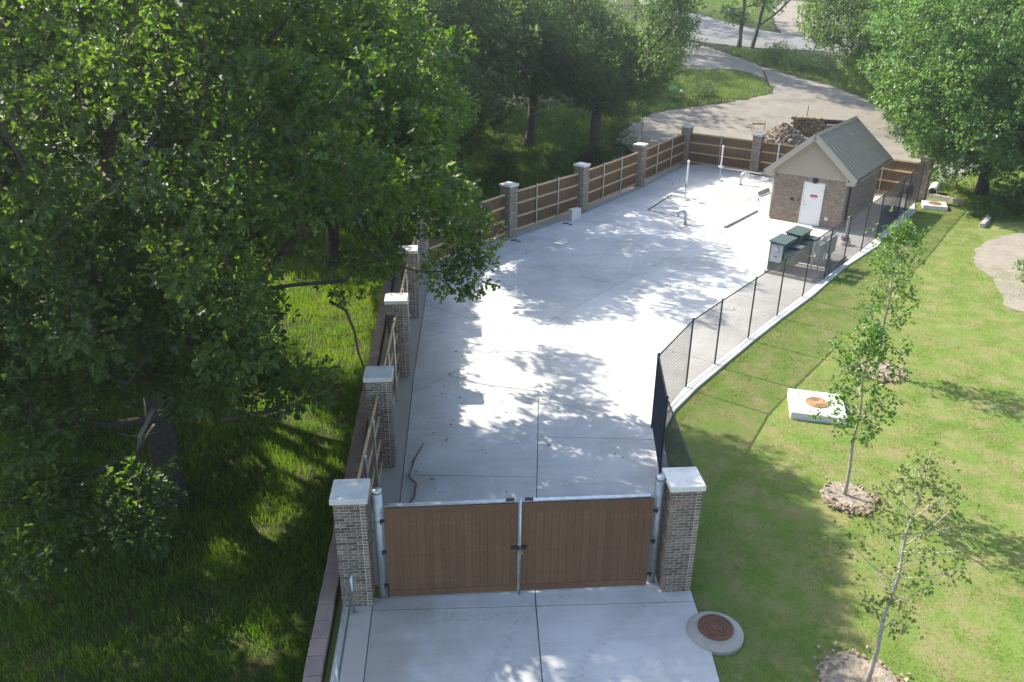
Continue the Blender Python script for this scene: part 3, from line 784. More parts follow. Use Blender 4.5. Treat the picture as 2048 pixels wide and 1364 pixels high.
# roof: deck, seam panels, ridge cap, rake and eave boards
for sg in (1, -1):
    npan = 15; pw = (HL + 2 * GO) / npan
    pm = MB()
    # local: u down the slope, v along the ridge
    pm.box(SL / 2 + 0.0, 0, 0.0, SL, pw - 0.004, 0.03)
    pm.box(SL / 2, pw / 2 - 0.016, 0.034, SL - 0.01, 0.026, 0.05)
    pm = pm.mesh('roof_panel', M['roof'])
    for i in range(npan):
        o = link('roof_panel', pm, house)
        vpos = -GO + (i + 0.5) * pw
        if sg > 0: o.matrix_local = Matrix.Translation((HW / 2, vpos, RZ)) @ Matrix.Rotation(slope, 4, 'Y')
        else: o.matrix_local = Matrix.Translation((HW / 2, vpos, RZ)) @ Matrix.Rotation(math.pi, 4, 'Z') @ Matrix.Rotation(slope, 4, 'Y')
    for yy in (-GO - 0.03, HL + GO + 0.03):
        b = MB()
        c = (HW / 2 + sg * half / 2, yy, (RZ + EZ) / 2 - 0.10)
        b.box(c[0], c[1], c[2], SL + 0.05, 0.05, 0.27, 0, 0, slope if sg > 0 else -slope); b.build('rake_board', M['fascia'], house)
    b = MB(); b.box(HW / 2 + sg * (half - 0.02), HL / 2, EZ - 0.13, 0.04, HL + 2 * GO, 0.22); b.build('eave_board', M['fascia'], house)
    b = MB(); b.box(HW / 2 + sg * (HW / 2 + EO / 2), HL / 2, EZ - 0.20, EO - 0.06, HL + 2 * GO - 0.06, 0.02); b.build('soffit', M['fascia'], house)
    for yy in (-GO / 2 - 0.005, HL + GO / 2 + 0.005):
        b = MB()
        x0 = HW / 2 + sg * HW / 2; x1 = HW / 2 + sg * (half - 0.045)
        pr = [(x0, EZ - 0.30), (x1, EZ - 0.30), (x1, EZ - 0.02), (x0, EZ + 0.25)]
        b.add([(px, yy - GO / 2, pz) for px, pz in pr] + [(px, yy + GO / 2, pz) for px, pz in pr], [(0, 1, 2, 3), (4, 7, 6, 5), (0, 4, 5, 1), (1, 5, 6, 2), (2, 6, 7, 3), (3, 7, 4, 0)]); b.build('eave_return', M['fascia'], house)
    # gable soffit
    for yy in (-GO / 2, HL + GO / 2):
        b = MB(); b.box(HW / 2 + sg * half / 2, yy, (RZ + EZ) / 2 - 0.06, SL - 0.05, GO - 0.02, 0.02, 0, 0, slope if sg > 0 else -slope); b.build('gable_soffit', M['fascia'], house)
    g = MB(); gxp = HW / 2 + sg * (half + 0.07)
    g.add([(gxp - 0.065, -GO, EZ - 0.02), (gxp - 0.065, -GO, EZ - 0.13), (gxp + 0.04, -GO, EZ - 0.13), (gxp + 0.065, -GO, EZ - 0.02),
           (gxp - 0.065, HL + GO, EZ - 0.02), (gxp - 0.065, HL + GO, EZ - 0.13), (gxp + 0.04, HL + GO, EZ - 0.13), (gxp + 0.065, HL + GO, EZ - 0.02)],
          [(0, 1, 5, 4), (1, 2, 6, 5), (2, 3, 7, 6), (0, 3, 2, 1), (4, 5, 6, 7)]); g.build('gutter', M['fascia'] if sg < 0 else M['roof'], house)
b = MB(); b.box(HW / 2 + 0.075, HL / 2, RZ + 0.012, 0.17, HL + 2 * GO + 0.02, 0.02, 0, 0, slope); b.box(HW / 2 - 0.075, HL / 2, RZ + 0.012, 0.17, HL + 2 * GO + 0.02, 0.02, 0, 0, -slope); b.build('ridge_cap', M['roof'], house)
# right downspout with its dark elbow, left elbow in tan
b = MB(); b.bbox(HW + 0.30, -GO + 0.10, EZ - 0.04, 0.50, 0.24, 0.13, 0.02); b.build('gutter_end', M['bronze'], house)
b = MB(); b.tube([(HW + 0.42, 0.55, EZ - 0.10), (HW + 0.40, 0.55, EZ - 0.22), (HW + 0.07, 0.55, EZ - 0.42), (HW + 0.06, 0.55, 0.14), (HW + 0.22, 0.55, 0.05)], 0.05, 8); b.build('downspout', M['bronze'], house)
b = MB(); b.tube([(-0.44, 0.05, EZ - 0.10), (-0.42, 0.05, EZ - 0.26), (-0.08, 0.05, EZ - 0.46), (-0.06, 0.05, 0.1)], 0.045, 8); b.build('downspout', M['fascia'], house)
# door
door = MB(); door.box(DX0 + DW / 2, -0.012, DH / 2 + 0.02, DW - 0.01, 0.05, DH - 0.04); door_o = door.build('door', M['white_paint'], house)
b = MB()
for xx in (DX0 - 0.03, DX0 + DW + 0.03): b.box(xx, -0.02, DH / 2 + 0.03, 0.055, 0.08, DH + 0.05)
b.box(DX0 + DW / 2, -0.02, DH + 0.03, DW, 0.08, 0.055); b.build('door_frame', M['white_paint'], house)
b = MB(); b.tube([(DX0 + 0.10, -0.04, 1.02), (DX0 + 0.10, -0.09, 1.02), (DX0 + 0.23, -0.09, 1.02)], 0.012, 8); b.lathe([(0.03, 0), (0.03, 0.012)], 12, c=(DX0 + 0.10, -0.05, 1.02)); b.tube([(DX0 + 0.10, -0.036, 1.20), (DX0 + 0.10, -0.055, 1.20)], 0.03, 12); b.build('handle', M['galv'], door_o)
for z in (0.25, 1.05, 1.85):
    b = MB(); b.tube([(DX0 + DW - 0.006, -0.045, z - 0.06), (DX0 + DW - 0.006, -0.045, z + 0.06)], 0.010, 6); b.build('hinge', M['galv'], door_o)
sg_ = MB()
sg_.box(DX0 + 0.52, -0.039, 1.45, 0.38, 0.004, 0.30, 0, 0)
sg_.box(DX0 + 0.52, -0.0425, 1.54, 0.36, 0.003, 0.10, 0, 1)
for k, (zz, ww) in enumerate(((1.465, 0.30), (1.435, 0.20), (1.405, 0.26), (1.365, 0.16))):
    sg_.box(DX0 + 0.52, -0.0425, zz, ww, 0.003, 0.016, 0, 2)
for xx in (-0.125, 0.125): sg_.box(DX0 + 0.52 + xx, -0.0425, 1.478, 0.09, 0.003, 0.022, 0, 3)
sg_.build('door_sign', [M['paper'], M['red'], M['pink'], M['blackprint']], door_o)
b = MB(); b.box(DX0 + DW / 2, -0.03, 0.012, DW + 0.12, 0.10, 0.05); b.build('threshold', M['galv_dull'], house)
b = MB(); b.bbox(DX0 + 0.48, -0.10, 2.29, 0.20, 0.20, 0.14, 0.02); b.bbox(DX0 + 0.48, -0.015, 2.30, 0.24, 0.05, 0.22, 0.01); b.box(DX0 + 0.48, -0.11, 2.205, 0.14, 0.14, 0.03); b.build('wall_lamp', M['bronze'], house)
b = MB(); b.bbox(1.02, -0.04, 1.22, 0.16, 0.09, 0.13, 0.01); b.build('junction_box', M['bronze'], house)
b = MB(); b.bbox(1.36, -0.03, 1.22, 0.07, 0.06, 0.11, 0.008); b.build('switch_box', M['bronze'], house)
b = MB(); b.box(DX0 + DW + 0.36, -0.012, 0.46, 0.17, 0.006, 0.15); b.box(DX0 + DW + 0.36, -0.016, 0.46, 0.09, 0.004, 0.06, 0, 1); b.build('wall_notice', [M['paper'], M['pink']], house)
b = MB(); b.bbox(-0.06, 0.55, 1.35, 0.12, 0.30, 0.40, 0.01); b.tube([(-0.05, 0.55, 1.15), (-0.05, 0.55, 0.0)], 0.03, 8); b.build('meter_box', M['grey_paint'], house)

# ------------------------------------------------------------------ electrical cabinets and rack by the building
def cabinet(x, y, rz, label, panel):
    c = thing('equipment_cabinet', label, 'cabinet', (x, y, 0), rz, 'green electrical cabinets')
    w, d, h = 0.62, 1.25, 1.24
    b = MB(); b.bbox(0, 0, h / 2, w, d, h, 0.012); b.build('body', M['green_paint'], c)
    b = MB()
    b.add([(-w / 2 - 0.05, -d / 2 - 0.06, h + 0.005), (w / 2 + 0.05, -d / 2 - 0.06, h - 0.045), (w / 2 + 0.05, d / 2 + 0.06, h - 0.045), (-w / 2 - 0.05, d / 2 + 0.06, h + 0.005),
           (-w / 2 - 0.05, -d / 2 - 0.06, h + 0.055), (w / 2 + 0.05, -d / 2 - 0.06, h + 0.005), (w / 2 + 0.05, d / 2 + 0.06, h + 0.005), (-w / 2 - 0.05, d / 2 + 0.06, h + 0.055)],
          [(0, 3, 2, 1), (4, 5, 6, 7), (0, 1, 5, 4), (1, 2, 6, 5), (2, 3, 7, 6), (3, 0, 4, 7)]); b.build('lid', M['green_paint'], c)
    for k, (yy, hh) in enumerate(((0.20, 0.98), (-0.35, 0.88))):
        b = MB(); b.bbox(w / 2 + 0.27, yy, hh / 2 + 0.2, 0.50, 0.46, hh - 0.4, 0.01); b.bbox(w / 2 + 0.27, yy, hh + 0.02, 0.56, 0.52, 0.04, 0.006); b.build('side_box', M['green_paint'], c)
    if panel:
        b = MB(); b.bbox(0.02, -d / 2 - 0.012, 0.78, 0.50, 0.035, 0.76, 0.008); p_ = b.build('meter_panel', M['grey_paint'], c)
        b = MB(); b.tube([(0.0, -d / 2 - 0.03, 0.98), (0.0, -d / 2 - 0.10, 0.98)], 0.105, 18); b.tube([(0.0, -d / 2 - 0.10, 0.98), (0.0, -d / 2 - 0.13, 0.98)], 0.085, 18); b.build('meter', M['galv'], p_)
        b = MB(); b.box(0.0, -d / 2 - 0.033, 0.64, 0.16, 0.006, 0.03); b.build('label_plate', M['blackprint'], p_)
    return c
eq = Vector((14.12, 31.78))
fd = Vector((0.69, 0.725)); fn = Vector((0.725, -0.69))       # along the fence, towards the fence
er = math.atan2(fd.y, fd.x) - math.pi / 2
pad = MB(); pad.bbox(0, 0, 0.075, 2.1, 4.3, 0.15, 0.02); pd_ = pad.build('equipment_pad', M['dirty_concrete'])
pd_.location = (*(eq + fd * 1.45 + fn * 0.66), 0); pd_.rotation_euler = (0, 0, er); tag(pd_, 'raised concrete pad under the green cabinets behind the mesh fence', 'pad')
for k, (o_, lb) in enumerate(((eq, 'green electrical cabinet with grey meter panel facing the gate'), (eq + fd * 1.72 + fn * 0.02, 'green electrical cabinet behind the one with the meter panel'))):
    c = cabinet(o_.x, o_.y, er, lb, k == 0); c.location.z = 0.15
rk = thing('strut_rack', 'grey steel rack of panels between the green cabinets and the mesh fence', 'rack', (*(eq + fd * 1.4 + fn * 1.25), 0.15), er)
for yy in (-1.15, 0.0, 1.15):
    b = MB(); b.box(0, yy, 0.66, 0.06, 0.06, 1.32); b.build('upright', M['galv'], rk)
for zz in (0.45, 0.85, 1.25):
    b = MB(); b.box(0.052, 0.0, zz, 0.042, 2.6, 0.06); b.build('strut', M['galv'], rk)
for yy, zz, w_, h_ in ((-0.75, 0.84, 0.62, 0.72), (0.0, 0.95, 0.50, 0.52), (0.72, 0.84, 0.58, 0.74)):
    b = MB(); b.bbox(0.16, yy, zz, 0.16, w_, h_, 0.01); b.build('panel_box', M['grey_paint'], rk)
    b = MB(); b.tube([(0.16, yy, zz - h_ / 2), (0.16, yy, 0.0)], 0.03, 8); b.build('conduit', M['galv_dull'], rk)
pb = MB(); pb.bbox(0, 0, 0.0, 1.3, 0.10, 0.10, 0.01)
pl_ = pb.build('timber_strip', M['pvc']); pl_.location = (*(eq + fd * 0.9 + fn * 0.98), 0.20); pl_.rotation_euler = (0, 0, er); tag(pl_, 'pale strip lying across the raised pad behind the mesh fence', 'strip')
vb = thing('valve_post', 'short steel post on a round concrete base near the building corner', 'post', (18.75, 35.35, 0))
b = MB(); b.lathe([(0.26, 0.0), (0.26, 0.18), (0.24, 0.20)], 20); b.build('base', M['cast'], vb)
b = MB(); b.bbox(0, 0, 0.29, 0.30, 0.30, 0.18, 0.03); [b.tube([(i * 0.11, j * 0.11, 0.2), (i * 0.11, j * 0.11, 0.42)], 0.025, 8) for i in (-1, 1) for j in (-1, 1)]; b.build('flange', M['steel_dark'], vb)
b = MB(); b.tube([(0, 0, 0.35), (0, 0, 1.35)], 0.055, 12); b.build('pole', M['grey_paint'], vb)

# ------------------------------------------------------------------ pipes, vents, flags, hatch on the yard
def standpipe(x, y, label, h, arm):
    s = thing('standpipe', label, 'pipe', (x, y, 0), 0, 'white standpipes on the slab')
    b = MB(); b.bbox(0, 0, 0.03, 0.36, 0.36, 0.06, 0.01, 0.8); b.build('base_plate', M['galv_dull'], s)
    b = MB(); b.tube([(0, 0, 0.05), (0, 0, h * 0.42)], 0.035, 10); b.build('lower_pipe', M['galv_dull'], s)
    b = MB(); b.tube([(0, 0, h * 0.40), (0, 0, h)], 0.048, 12); b.build('upper_pipe', M['pvc'], s)
    b = MB(); b.lathe([(0.06, h - 0.04), (0.075, h + 0.02), (0.055, h + 0.07), (0.0, h + 0.10)], 12); b.build('pipe_cap', M['pvc'], s)
    b = MB(); b.tube([(-0.16, 0.05, h * 0.42), (0.16, -0.05, h * 0.42)], 0.055, 8); b.tube([(0, 0, h * 0.38), (0, 0, h * 0.45)], 0.085, 10)
    if arm: b.tube([(0, 0, 0.62), (0.12, -0.1, 0.62), (0.25, -0.2, 0.55), (0.25, -0.2, 0.0)], 0.012, 6)
    b.build('valve', M['galv_dull'] if arm else M['pvc'], s)
    if not arm:
        b = MB(); b.tube([(0.1, -0.05, h * 0.42 - 0.05), (2.0, -1.55, h * 0.42 - 0.12), (2.35, -1.35, h * 0.42 - 0.12)], 0.04, 8); b.build('cross_pipe', M['galv_dull'], s)
standpipe(13.46, 44.25, 'tall white standpipe nearest the middle of the slab on a square base', 2.2, True)
standpipe(17.0, 49.0, 'white standpipe with side pipe near the back fence', 2.15, False)
def gooseneck(x, y, rz, label, r, h, reach):
    s = thing('gooseneck_vent', label, 'vent pipe', (x, y, 0), rz, 'galvanised gooseneck vents')
    pts = [(0, 0, 0), (0, 0, h - reach / 2)] + [(reach / 2 - reach / 2 * math.cos(t), 0, h - reach / 2 + reach / 2 * math.sin(t)) for t in [math.pi * k / 8 for k in range(1, 9)]] + [(reach, 0, h - reach / 2 - 0.14)]
    b = MB(); b.tube(pts, r, 14); b.build('pipe', M['galv'], s, smooth=True)
    b = MB(); b.lathe([(r + 0.07, 0.0), (r + 0.07, 0.03)], 16); b.build('flange', M['galv_dull'], s)
gooseneck(12.02, 39.1, math.pi * 0.82, 'galvanised gooseneck vent curving left in the middle of the slab', 0.075, 0.72, 0.40)
gooseneck(17.95, 47.85, -0.1, 'galvanised gooseneck vent by the open hatch near the building', 0.075, 0.78, 0.55)
def marker(x, y, label, lean):
    s = thing('marker_flag', label, 'flag', (x, y, 0), 0.6, 'red marker flags')
    b = MB(); b.tube([(0, 0, 0), (lean, 0, 0.95)], 0.006, 5); b.build('stake', M['galv'], s)
    b = MB(); vs = []; 
    for k in range(5): vs += [(lean + 0.022 * k, 0.02 * math.sin(k * 1.4), 0.95 - 0.03 * k), (lean + 0.022 * k, 0.02 * math.sin(k * 1.4) + 0.01, 0.80 - 0.05 * k)]
    b.add(vs + [(v[0], v[1] + 0.003, v[2]) for v in vs], [(2 * k, 2 * k + 1, 2 * k + 3, 2 * k + 2) for k in range(4)] + [(10 + 2 * k, 12 + 2 * k, 13 + 2 * k, 11 + 2 * k) for k in range(4)]); b.build('cloth', M['flag'], s)
marker(12.75, 44.9, 'small red marker flag beside the tall standpipe, in the shade', 0.04)
marker(16.45, 41.05, 'small red marker flag left of the building front', 0.08)
ub = MB(); ub.bbox(0, 0, 0.31, 0.62, 0.30, 0.62, 0.015); ubo = ub.build('utility_box', M['cast'])
ubo.location = (6.45, 40.25, 0.0); ubo.rotation_euler = (0, 0, 0.55); tag(ubo, 'plain grey utility box standing at the foot of a fence pillar', 'box')
# sunk slab outline, hatch and its raised lid
hs = thing('slab_gap_strip', 'dark strip standing in for the gap in the slab around the standpipe', 'edge strip', (0, 0, 0))  # added strips whose dark colour stands for the shaded gap in the slab
for p, q in (((10.8, 42.12), (13.08, 45.6)), ((10.8, 42.12), (12.6, 40.1)), ((12.2, 39.0), (13.6, 37.4)), ((11.55, 38.4), (12.2, 39.0))):
    p, q = Vector(p), Vector(q); d = q - p
    b = MB(); b.box((p.x + q.x) / 2, (p.y + q.y) / 2, 0.002, d.length, 0.10 if p.x < 11.4 else 0.03, 0.016, math.atan2(d.y, d.x)); b.build('strip', M['steel_dark'], hs)
ht = thing('hatch', 'flat concrete access hatch with one lifted lid edge near the building', 'hatch', (17.75, 45.75, 0), 0.80)
b = MB(); b.box(-0.7, 0.25, 0.012, 2.6, 1.9, 0.024); b.build('hatch_frame', M['walk'], ht)
b = MB(); b.box(0.35, -0.78, 0.14, 1.55, 0.05, 0.26, 0, 0, 0, -0.6); b.build('hatch_lid', M['galv_dull'], ht)
tr = thing('trench_cover', 'long grey channel lip along the joint in front of the building', 'channel', (0, 0, 0))
p, q = Vector((13.9, 38.45)), Vector((16.75, 41.62)); d = q - p
b = MB(); b.box((p.x + q.x) / 2, (p.y + q.y) / 2, 0.05, d.length, 0.10, 0.10, math.atan2(d.y, d.x)); b.build('lip', M['dirty_concrete'], tr)
wp = thing('vent_pipe', 'white pipe standing against the back fence left of the building roof', 'pipe', (21.0, 50.0, 0))
b = MB(); b.tube([(0, 0, 0), (0, 0, 2.05), (0.03, 0, 2.1)], 0.05, 10); b.build('pipe', M['pvc'], wp)
b = MB(); b.lathe([(0.07, 2.05), (0.07, 2.18), (0.0, 2.2)], 12); b.build('pipe_cap', M['pvc'], wp)

# ------------------------------------------------------------------ manholes
def cover(c, R_, z, mt):
    pr = [(R_, z), (R_, z + 0.03)]
    r = R_ - 0.02
    while r > 0.06:
        pr += [(r, z + 0.03), (r - 0.005, z + 0.046), (r - 0.030, z + 0.046), (r - 0.035, z + 0.030)]; r -= 0.064
    pr += [(0.03, z + 0.03), (0.0, z + 0.03)]
    b = MB(); b.lathe(pr, 40, c=c); return b
m1 = thing('manhole', 'round concrete collar with rusty iron cover at the driveway edge', 'manhole', (4.82, 11.22, 0))
b = MB(); b.lathe([(0.53, -0.15), (0.53, 0.012), (0.50, 0.025), (0.40, 0.05), (0.36, 0.05)], 40); b.build('collar', M['dirty_concrete'], m1, smooth=False)
cv = cover((0.02, 0.05, 0), 0.335, 0.05, M['rust']).build('iron_cover', M['rust'], m1)
b = MB(); [b.lathe([(0.03, 0.078), (0.03, 0.094)], 10, c=c) for c in ((0.24, 0.20, 0), (-0.17, -0.17, 0))]; b.build('pick_hole', M['blackprint'], cv)
def slab_manhole(cx, cy, rz, w, d, label, scrap):
    t = thing('manhole', label, 'manhole', (cx, cy, 0), rz, None)
    b = MB(); b.bbox(0, 0, -0.02, w, d, 0.36, 0.015); b.build('slab', M['cast'], t)
    c = cover((0, 0, 0), 0.335, 0.15, M['pale_rust']).build('iron_cover', M['pale_rust'], t)
    b = MB(); [b.tube([(0.21 * math.cos(a), 0.21 * math.sin(a), 0.18), (0.21 * math.cos(a), 0.21 * math.sin(a), 0.20)], 0.022, 8) for a in (0.5, 3.6)]; b.build('pick_hole', M['rust'], c)
    if scrap:
        for px, py, a in ((-0.50, 0.42, -0.7), (-0.52, -0.22, 0.3), (0.42, 0.30, 0.2)):
            b = MB(); b.tube([(px - 0.06 * math.cos(a), py - 0.06 * math.sin(a), 0.15), (px, py, 0.21), (px + 0.06 * math.cos(a), py + 0.06 * math.sin(a), 0.15)], 0.012, 6); b.build('lifting_loop', M['steel_dark'], t)
slab_manhole(10.50, 19.68, -0.33, 1.52, 1.52, 'square concrete manhole slab with rusty cover on the lawn by the sapling', True)
slab_manhole(27.25, 42.25, -0.45, 1.25, 1.25, 'square concrete manhole slab with rusty cover beside the far end pillar', False)

# ------------------------------------------------------------------ curb stones and things at the far right
cs = thing('stone_edging', 'curved row of pale edging stones at the lawn end below the trees', 'edging', (0, 0, 0))
path = [(27.9, 45.3), (29.0, 43.6), (29.7, 42.2), (29.5, 40.8), (28.6, 39.4), (27.4, 38.1)]
for i in range(len(path) - 1):
    p, q = Vector(path[i]), Vector(path[i + 1]); n = max(1, int((q - p).length / 0.42)); a = math.atan2(q.y - p.y, q.x - p.x)
    for k in range(n):
        w = p.lerp(q, (k + 0.5) / n); b = MB(); b.bbox(w.x, w.y, 0.05, (q - p).length / n - 0.02, 0.24, 0.24 + random.uniform(-0.02, 0.02), 0.02, a + random.uniform(-0.04, 0.04)); b.build('edging_stone', M['dirty_concrete'], cs)
cp = thing('concrete_pipe', 'short length of grey concrete pipe lying under the trees behind the end pillar', 'pipe', (28.9, 45.2, 0.28), 0.95)
b = MB(); b.tube([(-0.9, 0, 0), (0.9, 0, 0)], 0.27, 24, caps=False); b.tube([(0.9, 0, 0), (-0.9, 0, 0)], 0.20, 24, caps=False)
for xx in (-0.9, 0.9):
    o = len(b.v)
    for k in range(24):
        t = 2 * math.pi * k / 24; b.v += [(xx, 0.27 * math.cos(t), 0.27 * math.sin(t)), (xx, 0.20 * math.cos(t), 0.20 * math.sin(t))]
    for k in range(24): b.f.append((o + 2 * k, o + 2 * ((k + 1) % 24), o + 2 * ((k + 1) % 24) + 1, o + 2 * k + 1)); b.m.append(0)
b.build('pipe', M['cast'], cp, smooth=False)

# ------------------------------------------------------------------ building rubble beyond the back fence
def T(x, y): return float(terr(np.array([x]), np.array([y]))[0])
def lumps(n, cx, cy, rx, ry, h, smin, smax, mt_index=0):
    b = MB()
    for _ in range(n):
        a = random.uniform(0, 6.283); r = math.sqrt(random.random())
        x, y = cx + rx * r * math.cos(a), cy + ry * r * math.sin(a)
        z = h * (1 - r) ** 0.8 + random.uniform(-0.03, 0.05)
        s = random.uniform(smin, smax)
        base = [Vector((random.uniform(0.6, 1) * sx * s, random.uniform(0.6, 1) * sy * s, random.uniform(0.5, 0.9) * sz * s)) for sz in (-1, 1) for sy in (-1, 1) for sx in (-1, 1)]
        mt = Matrix.Translation((x, y, z)) @ Matrix.Rotation(random.uniform(0, 3), 4, 'Z') @ Matrix.Rotation(random.uniform(-0.6, 0.6), 4, 'X')
        b.add([mt @ p for p in base], [(0, 2, 3, 1), (4, 5, 7, 6), (0, 1, 5, 4), (2, 6, 7, 3), (0, 4, 6, 2), (1, 3, 7, 5)])
    return b
rb = thing('rubble_pile', 'grey-brown heap of broken stone and soil behind the back fence', 'rubble pile', (25.6, 60.6, T(25.6, 60.6)))
b = MB(); prof = [(1.75, -0.2), (1.6, 0.1), (1.2, 0.55), (0.7, 1.0), (0.28, 1.25), (0.0, 1.3)]
b.lathe(prof, 22)
b.v = [(x * random.uniform(0.88, 1.12), y * random.uniform(0.88, 1.12), z + random.uniform(-0.10, 0.10)) for x, y, z in b.v]
b.build('soil_core', M['soil'], rb)
lumps(620, 0, 0, 1.8, 1.8, 1.36, 0.05, 0.15).build('broken_stone', M['rubble'], rb, kind='stuff')
for k in range(26):
    a = random.uniform(0, 6.283); r = random.uniform(0.1, 0.95)
    b = lumps(1, 0, 0, 0.01, 0.01, 0.0, 0.13, 0.25); o = b.build('stone', M['rubble'], rb); o.location = (1.6 * r * math.cos(a), 1.6 * r * math.sin(a), 1.28 * (1 - r))
sw = thing('block_stack', 'low stacked wall of tan stone blocks under the dark beam behind the building', 'block stack', (28.9, 61.6, T(28.9, 61.6)), -0.5)
BLK = MB(); BLK.bbox(0, 0, 0, 0.42, 0.36, 0.21, 0.04); BLK = BLK.mesh('block', M['tanblock'])
for k in range(7):
    for i in range(8 - (k > 4) * 3):
        for j in range(2):
            o = link('block', BLK, sw, loc=(-2.0 + i * 0.46 + (k % 2) * 0.22 + random.uniform(-0.04, 0.04), j * 0.40 + random.uniform(-0.05, 0.05) - k * 0.03, 0.11 + k * 0.215)); o.rotation_euler = (random.uniform(-0.08, 0.08), random.uniform(-0.08, 0.08), random.uniform(-0.2, 0.2))
bm = thing('steel_beam', 'dark weathered beam lying on top of the tan block stack', 'beam', (30.2, 61.05, T(28.9, 61.6) + 1.24), -0.5)
b = MB(); b.box(0, 0, 0.14, 2.9, 0.30, 0.04); b.box(0, 0, -0.14, 2.9, 0.30, 0.04); b.box(0, 0, 0, 2.9, 0.05, 0.26); b.build('beam', M['steel_dark'], bm)
def stake(x, y, h, lean, label, mt='stick', r=0.03):
    s = thing('stake', label, 'stake', (x, y, T(x, y)))
    b = MB(); b.tube([(0, 0, -0.1), (lean[0], lean[1], h)], r, 6); b.build('shaft', M[mt], s)
stake(28.0, 62.4, 2.2, (0.12, 0), 'thin upright stake behind the tan block stack', 'stick', 0.03)
stake(30.2, 75.8, 1.6, (-0.9, 0.2), 'short weathered post leaning left at the grass island tip', 'plywood', 0.09)
stake(25.0, 75.8, 1.9, (0.03, 0), 'thin stake standing in the sunlit grass island', 'plywood', 0.03)
stake(36.6, 75.9, 2.0, (0.05, 0), 'thin wooden stake at the right verge of the gravel road', 'plywood', 0.05)
stake(14.3, 59.3, 2.6, (-0.05, 0), 'slim stake by the gravel edge left of the far fence', 'stick', 0.025)
sf = thing('silt_fence', 'low dark silt cloth fence beside the gravel left of a fence pillar', 'silt fence', (0, 0, 0))
sp = [(12.5, 60.5), (12.9, 57.0), (13.2, 54.0), (13.0, 51.5)]
for i in range(3):
    p, q = Vector(sp[i]), Vector(sp[i + 1]); d = q - p
    b = MB(); b.box((p.x + q.x) / 2, (p.y + q.y) / 2, 0.2 + T(*((p + q) / 2)), d.length, 0.015, 0.6, math.atan2(d.y, d.x)); b.build('cloth', M['silt'], sf)
for p in sp: b = MB(); b.box(*p, 0.4 + T(*p), 0.05, 0.05, 1.1); b.build('stake', M['plywood'], sf)
tb = thing('board_fence_end', 'dark upright timber board standing behind the building roof on the right', 'board', (36.4, 64.0, T(36.4, 64.0)), -0.4)
b = MB()
b.box(0, 0, 1.1, 0.16, 0.16, 2.3); b.build('post', M['plywood'], tb)
for k in range(5): b = MB(); b.box(0.22 + k * 0.2, 0.04, 1.25 - 0.02 * k, 0.18, 0.03, 1.9); b.build('board', M['plywood'], tb)
for x, y, a, L, lb in ((36.9, 61.0, 0.5, 3.6, 'dark plank lying in the brush behind the building'), (36.2, 58.8, -0.4, 3.0, 'pale broken timber lying behind the roof corner'), (35.2, 57.2, 0.9, 2.4, 'weathered plank propped in the brush under the right trees')):
    b = MB(); b.box(0, 0, 0, L, 0.28, 0.08, 0, 0, -0.12); o = b.build('plank', M['plywood'] if 'dark' in lb else M['cast']); o.location = (x, y, T(x, y) + 0.45); o.rotation_euler = (0, 0, a); tag(o, lb, 'plank')
sb = thing('sawhorse', 'pale yellow survey barricade frame standing left of the rubble heap', 'barricade', (24.6, 63.2, T(24.6, 63.2)), -0.2)
b = MB(); b.box(0, 0, 0.6, 1.1, 0.05, 0.16); b.build('crossboard', M['pine'], sb)
for xx in (-0.48, 0.48):
    for s_ in (-1, 1): b = MB(); b.tube([(xx, s_ * 0.3, 0), (xx, 0.02 * s_, 0.8 if xx < 0 else 1.1)], 0.025, 6); b.build('leg', M['pine'], sb)
lt_ = thing('plastic_toy', 'turquoise and white plastic litter in the grass below the right-hand shade tree', 'litter', (20.4, 74.2, T(20.4, 74.2)))
b = MB(); b.bbox(0, 0, 0.22, 0.6, 0.4, 0.45, 0.08, 0.4); b.build('tub', M['teal'], lt_)
b = MB(); b.bbox(0.75, -0.1, 0.16, 0.35, 0.3, 0.32, 0.05, 1.0); b.build('lid', M['paper'], lt_)
mb_ = thing('mailbox', 'brown mailbox on a post at the far driveway mouth', 'mailbox', (41.6, 96.4, T(41.6, 96.4)))
b = MB(); b.box(0, 0, 0.6, 0.12, 0.12, 1.3); b.build('post', M['plywood'], mb_)
b = MB(); b.bbox(0.1, 0, 1.35, 0.9, 0.4, 0.4, 0.1); b.build('box', M['rust'], mb_)
ps = thing('pedestal_box', 'small grey pedestal box on the far sunlit grass bank', 'box', (37.4, 110.5, T(37.4, 110.5)))
b = MB(); b.bbox(0, 0, 0.5, 0.8, 0.5, 1.1, 0.06); b.build('body', M['grey_paint'], ps)

# fallen branches on the slab, leaf litter
fb = thing('fallen_branch', 'dark dead branch lying on the slab edge behind the left gate pillar', 'branch', (0, 0, 0.02))
for pts, r in (([(-1.42, 14.2, 0), (-1.30, 15.2, 0.05), (-1.02, 15.9, 0.02), (-0.98, 16.4, 0.05), (-1.18, 16.8, 0.02), (-1.05, 17.6, 0.03)], 0.028), ([(-1.12, 17.4, 0.02), (-0.85, 18.2, 0.10)], 0.024), ([(-1.3, 15.2, 0), (-1.62, 15.0, 0.04), (-1.9, 14.6, 0.02)], 0.018), ([(-1.2, 15.5, 0), (-1.2, 14.6, 0.02), (-1.0, 14.2, 0)], 0.012), ([(-0.6, 15.4, 0.0), (-0.2, 15.4, 0.01), (0.02, 15.5, 0)], 0.012)):
    b = MB(); b.tube(pts, [r * (1 - 0.5 * i / len(pts)) for i in range(len(pts))], 6); b.build('twig', M['stick'], fb)
n = 520
px = rng.uniform(-1.3, 16, n); py = rng.uniform(12.8, 42, n)
k_ = in_poly(px, py, YARD) & (rng.random(n) < np.where(px < 3, 1.0, 0.35))
px, py = px[k_], py[k_]; n = len(px)
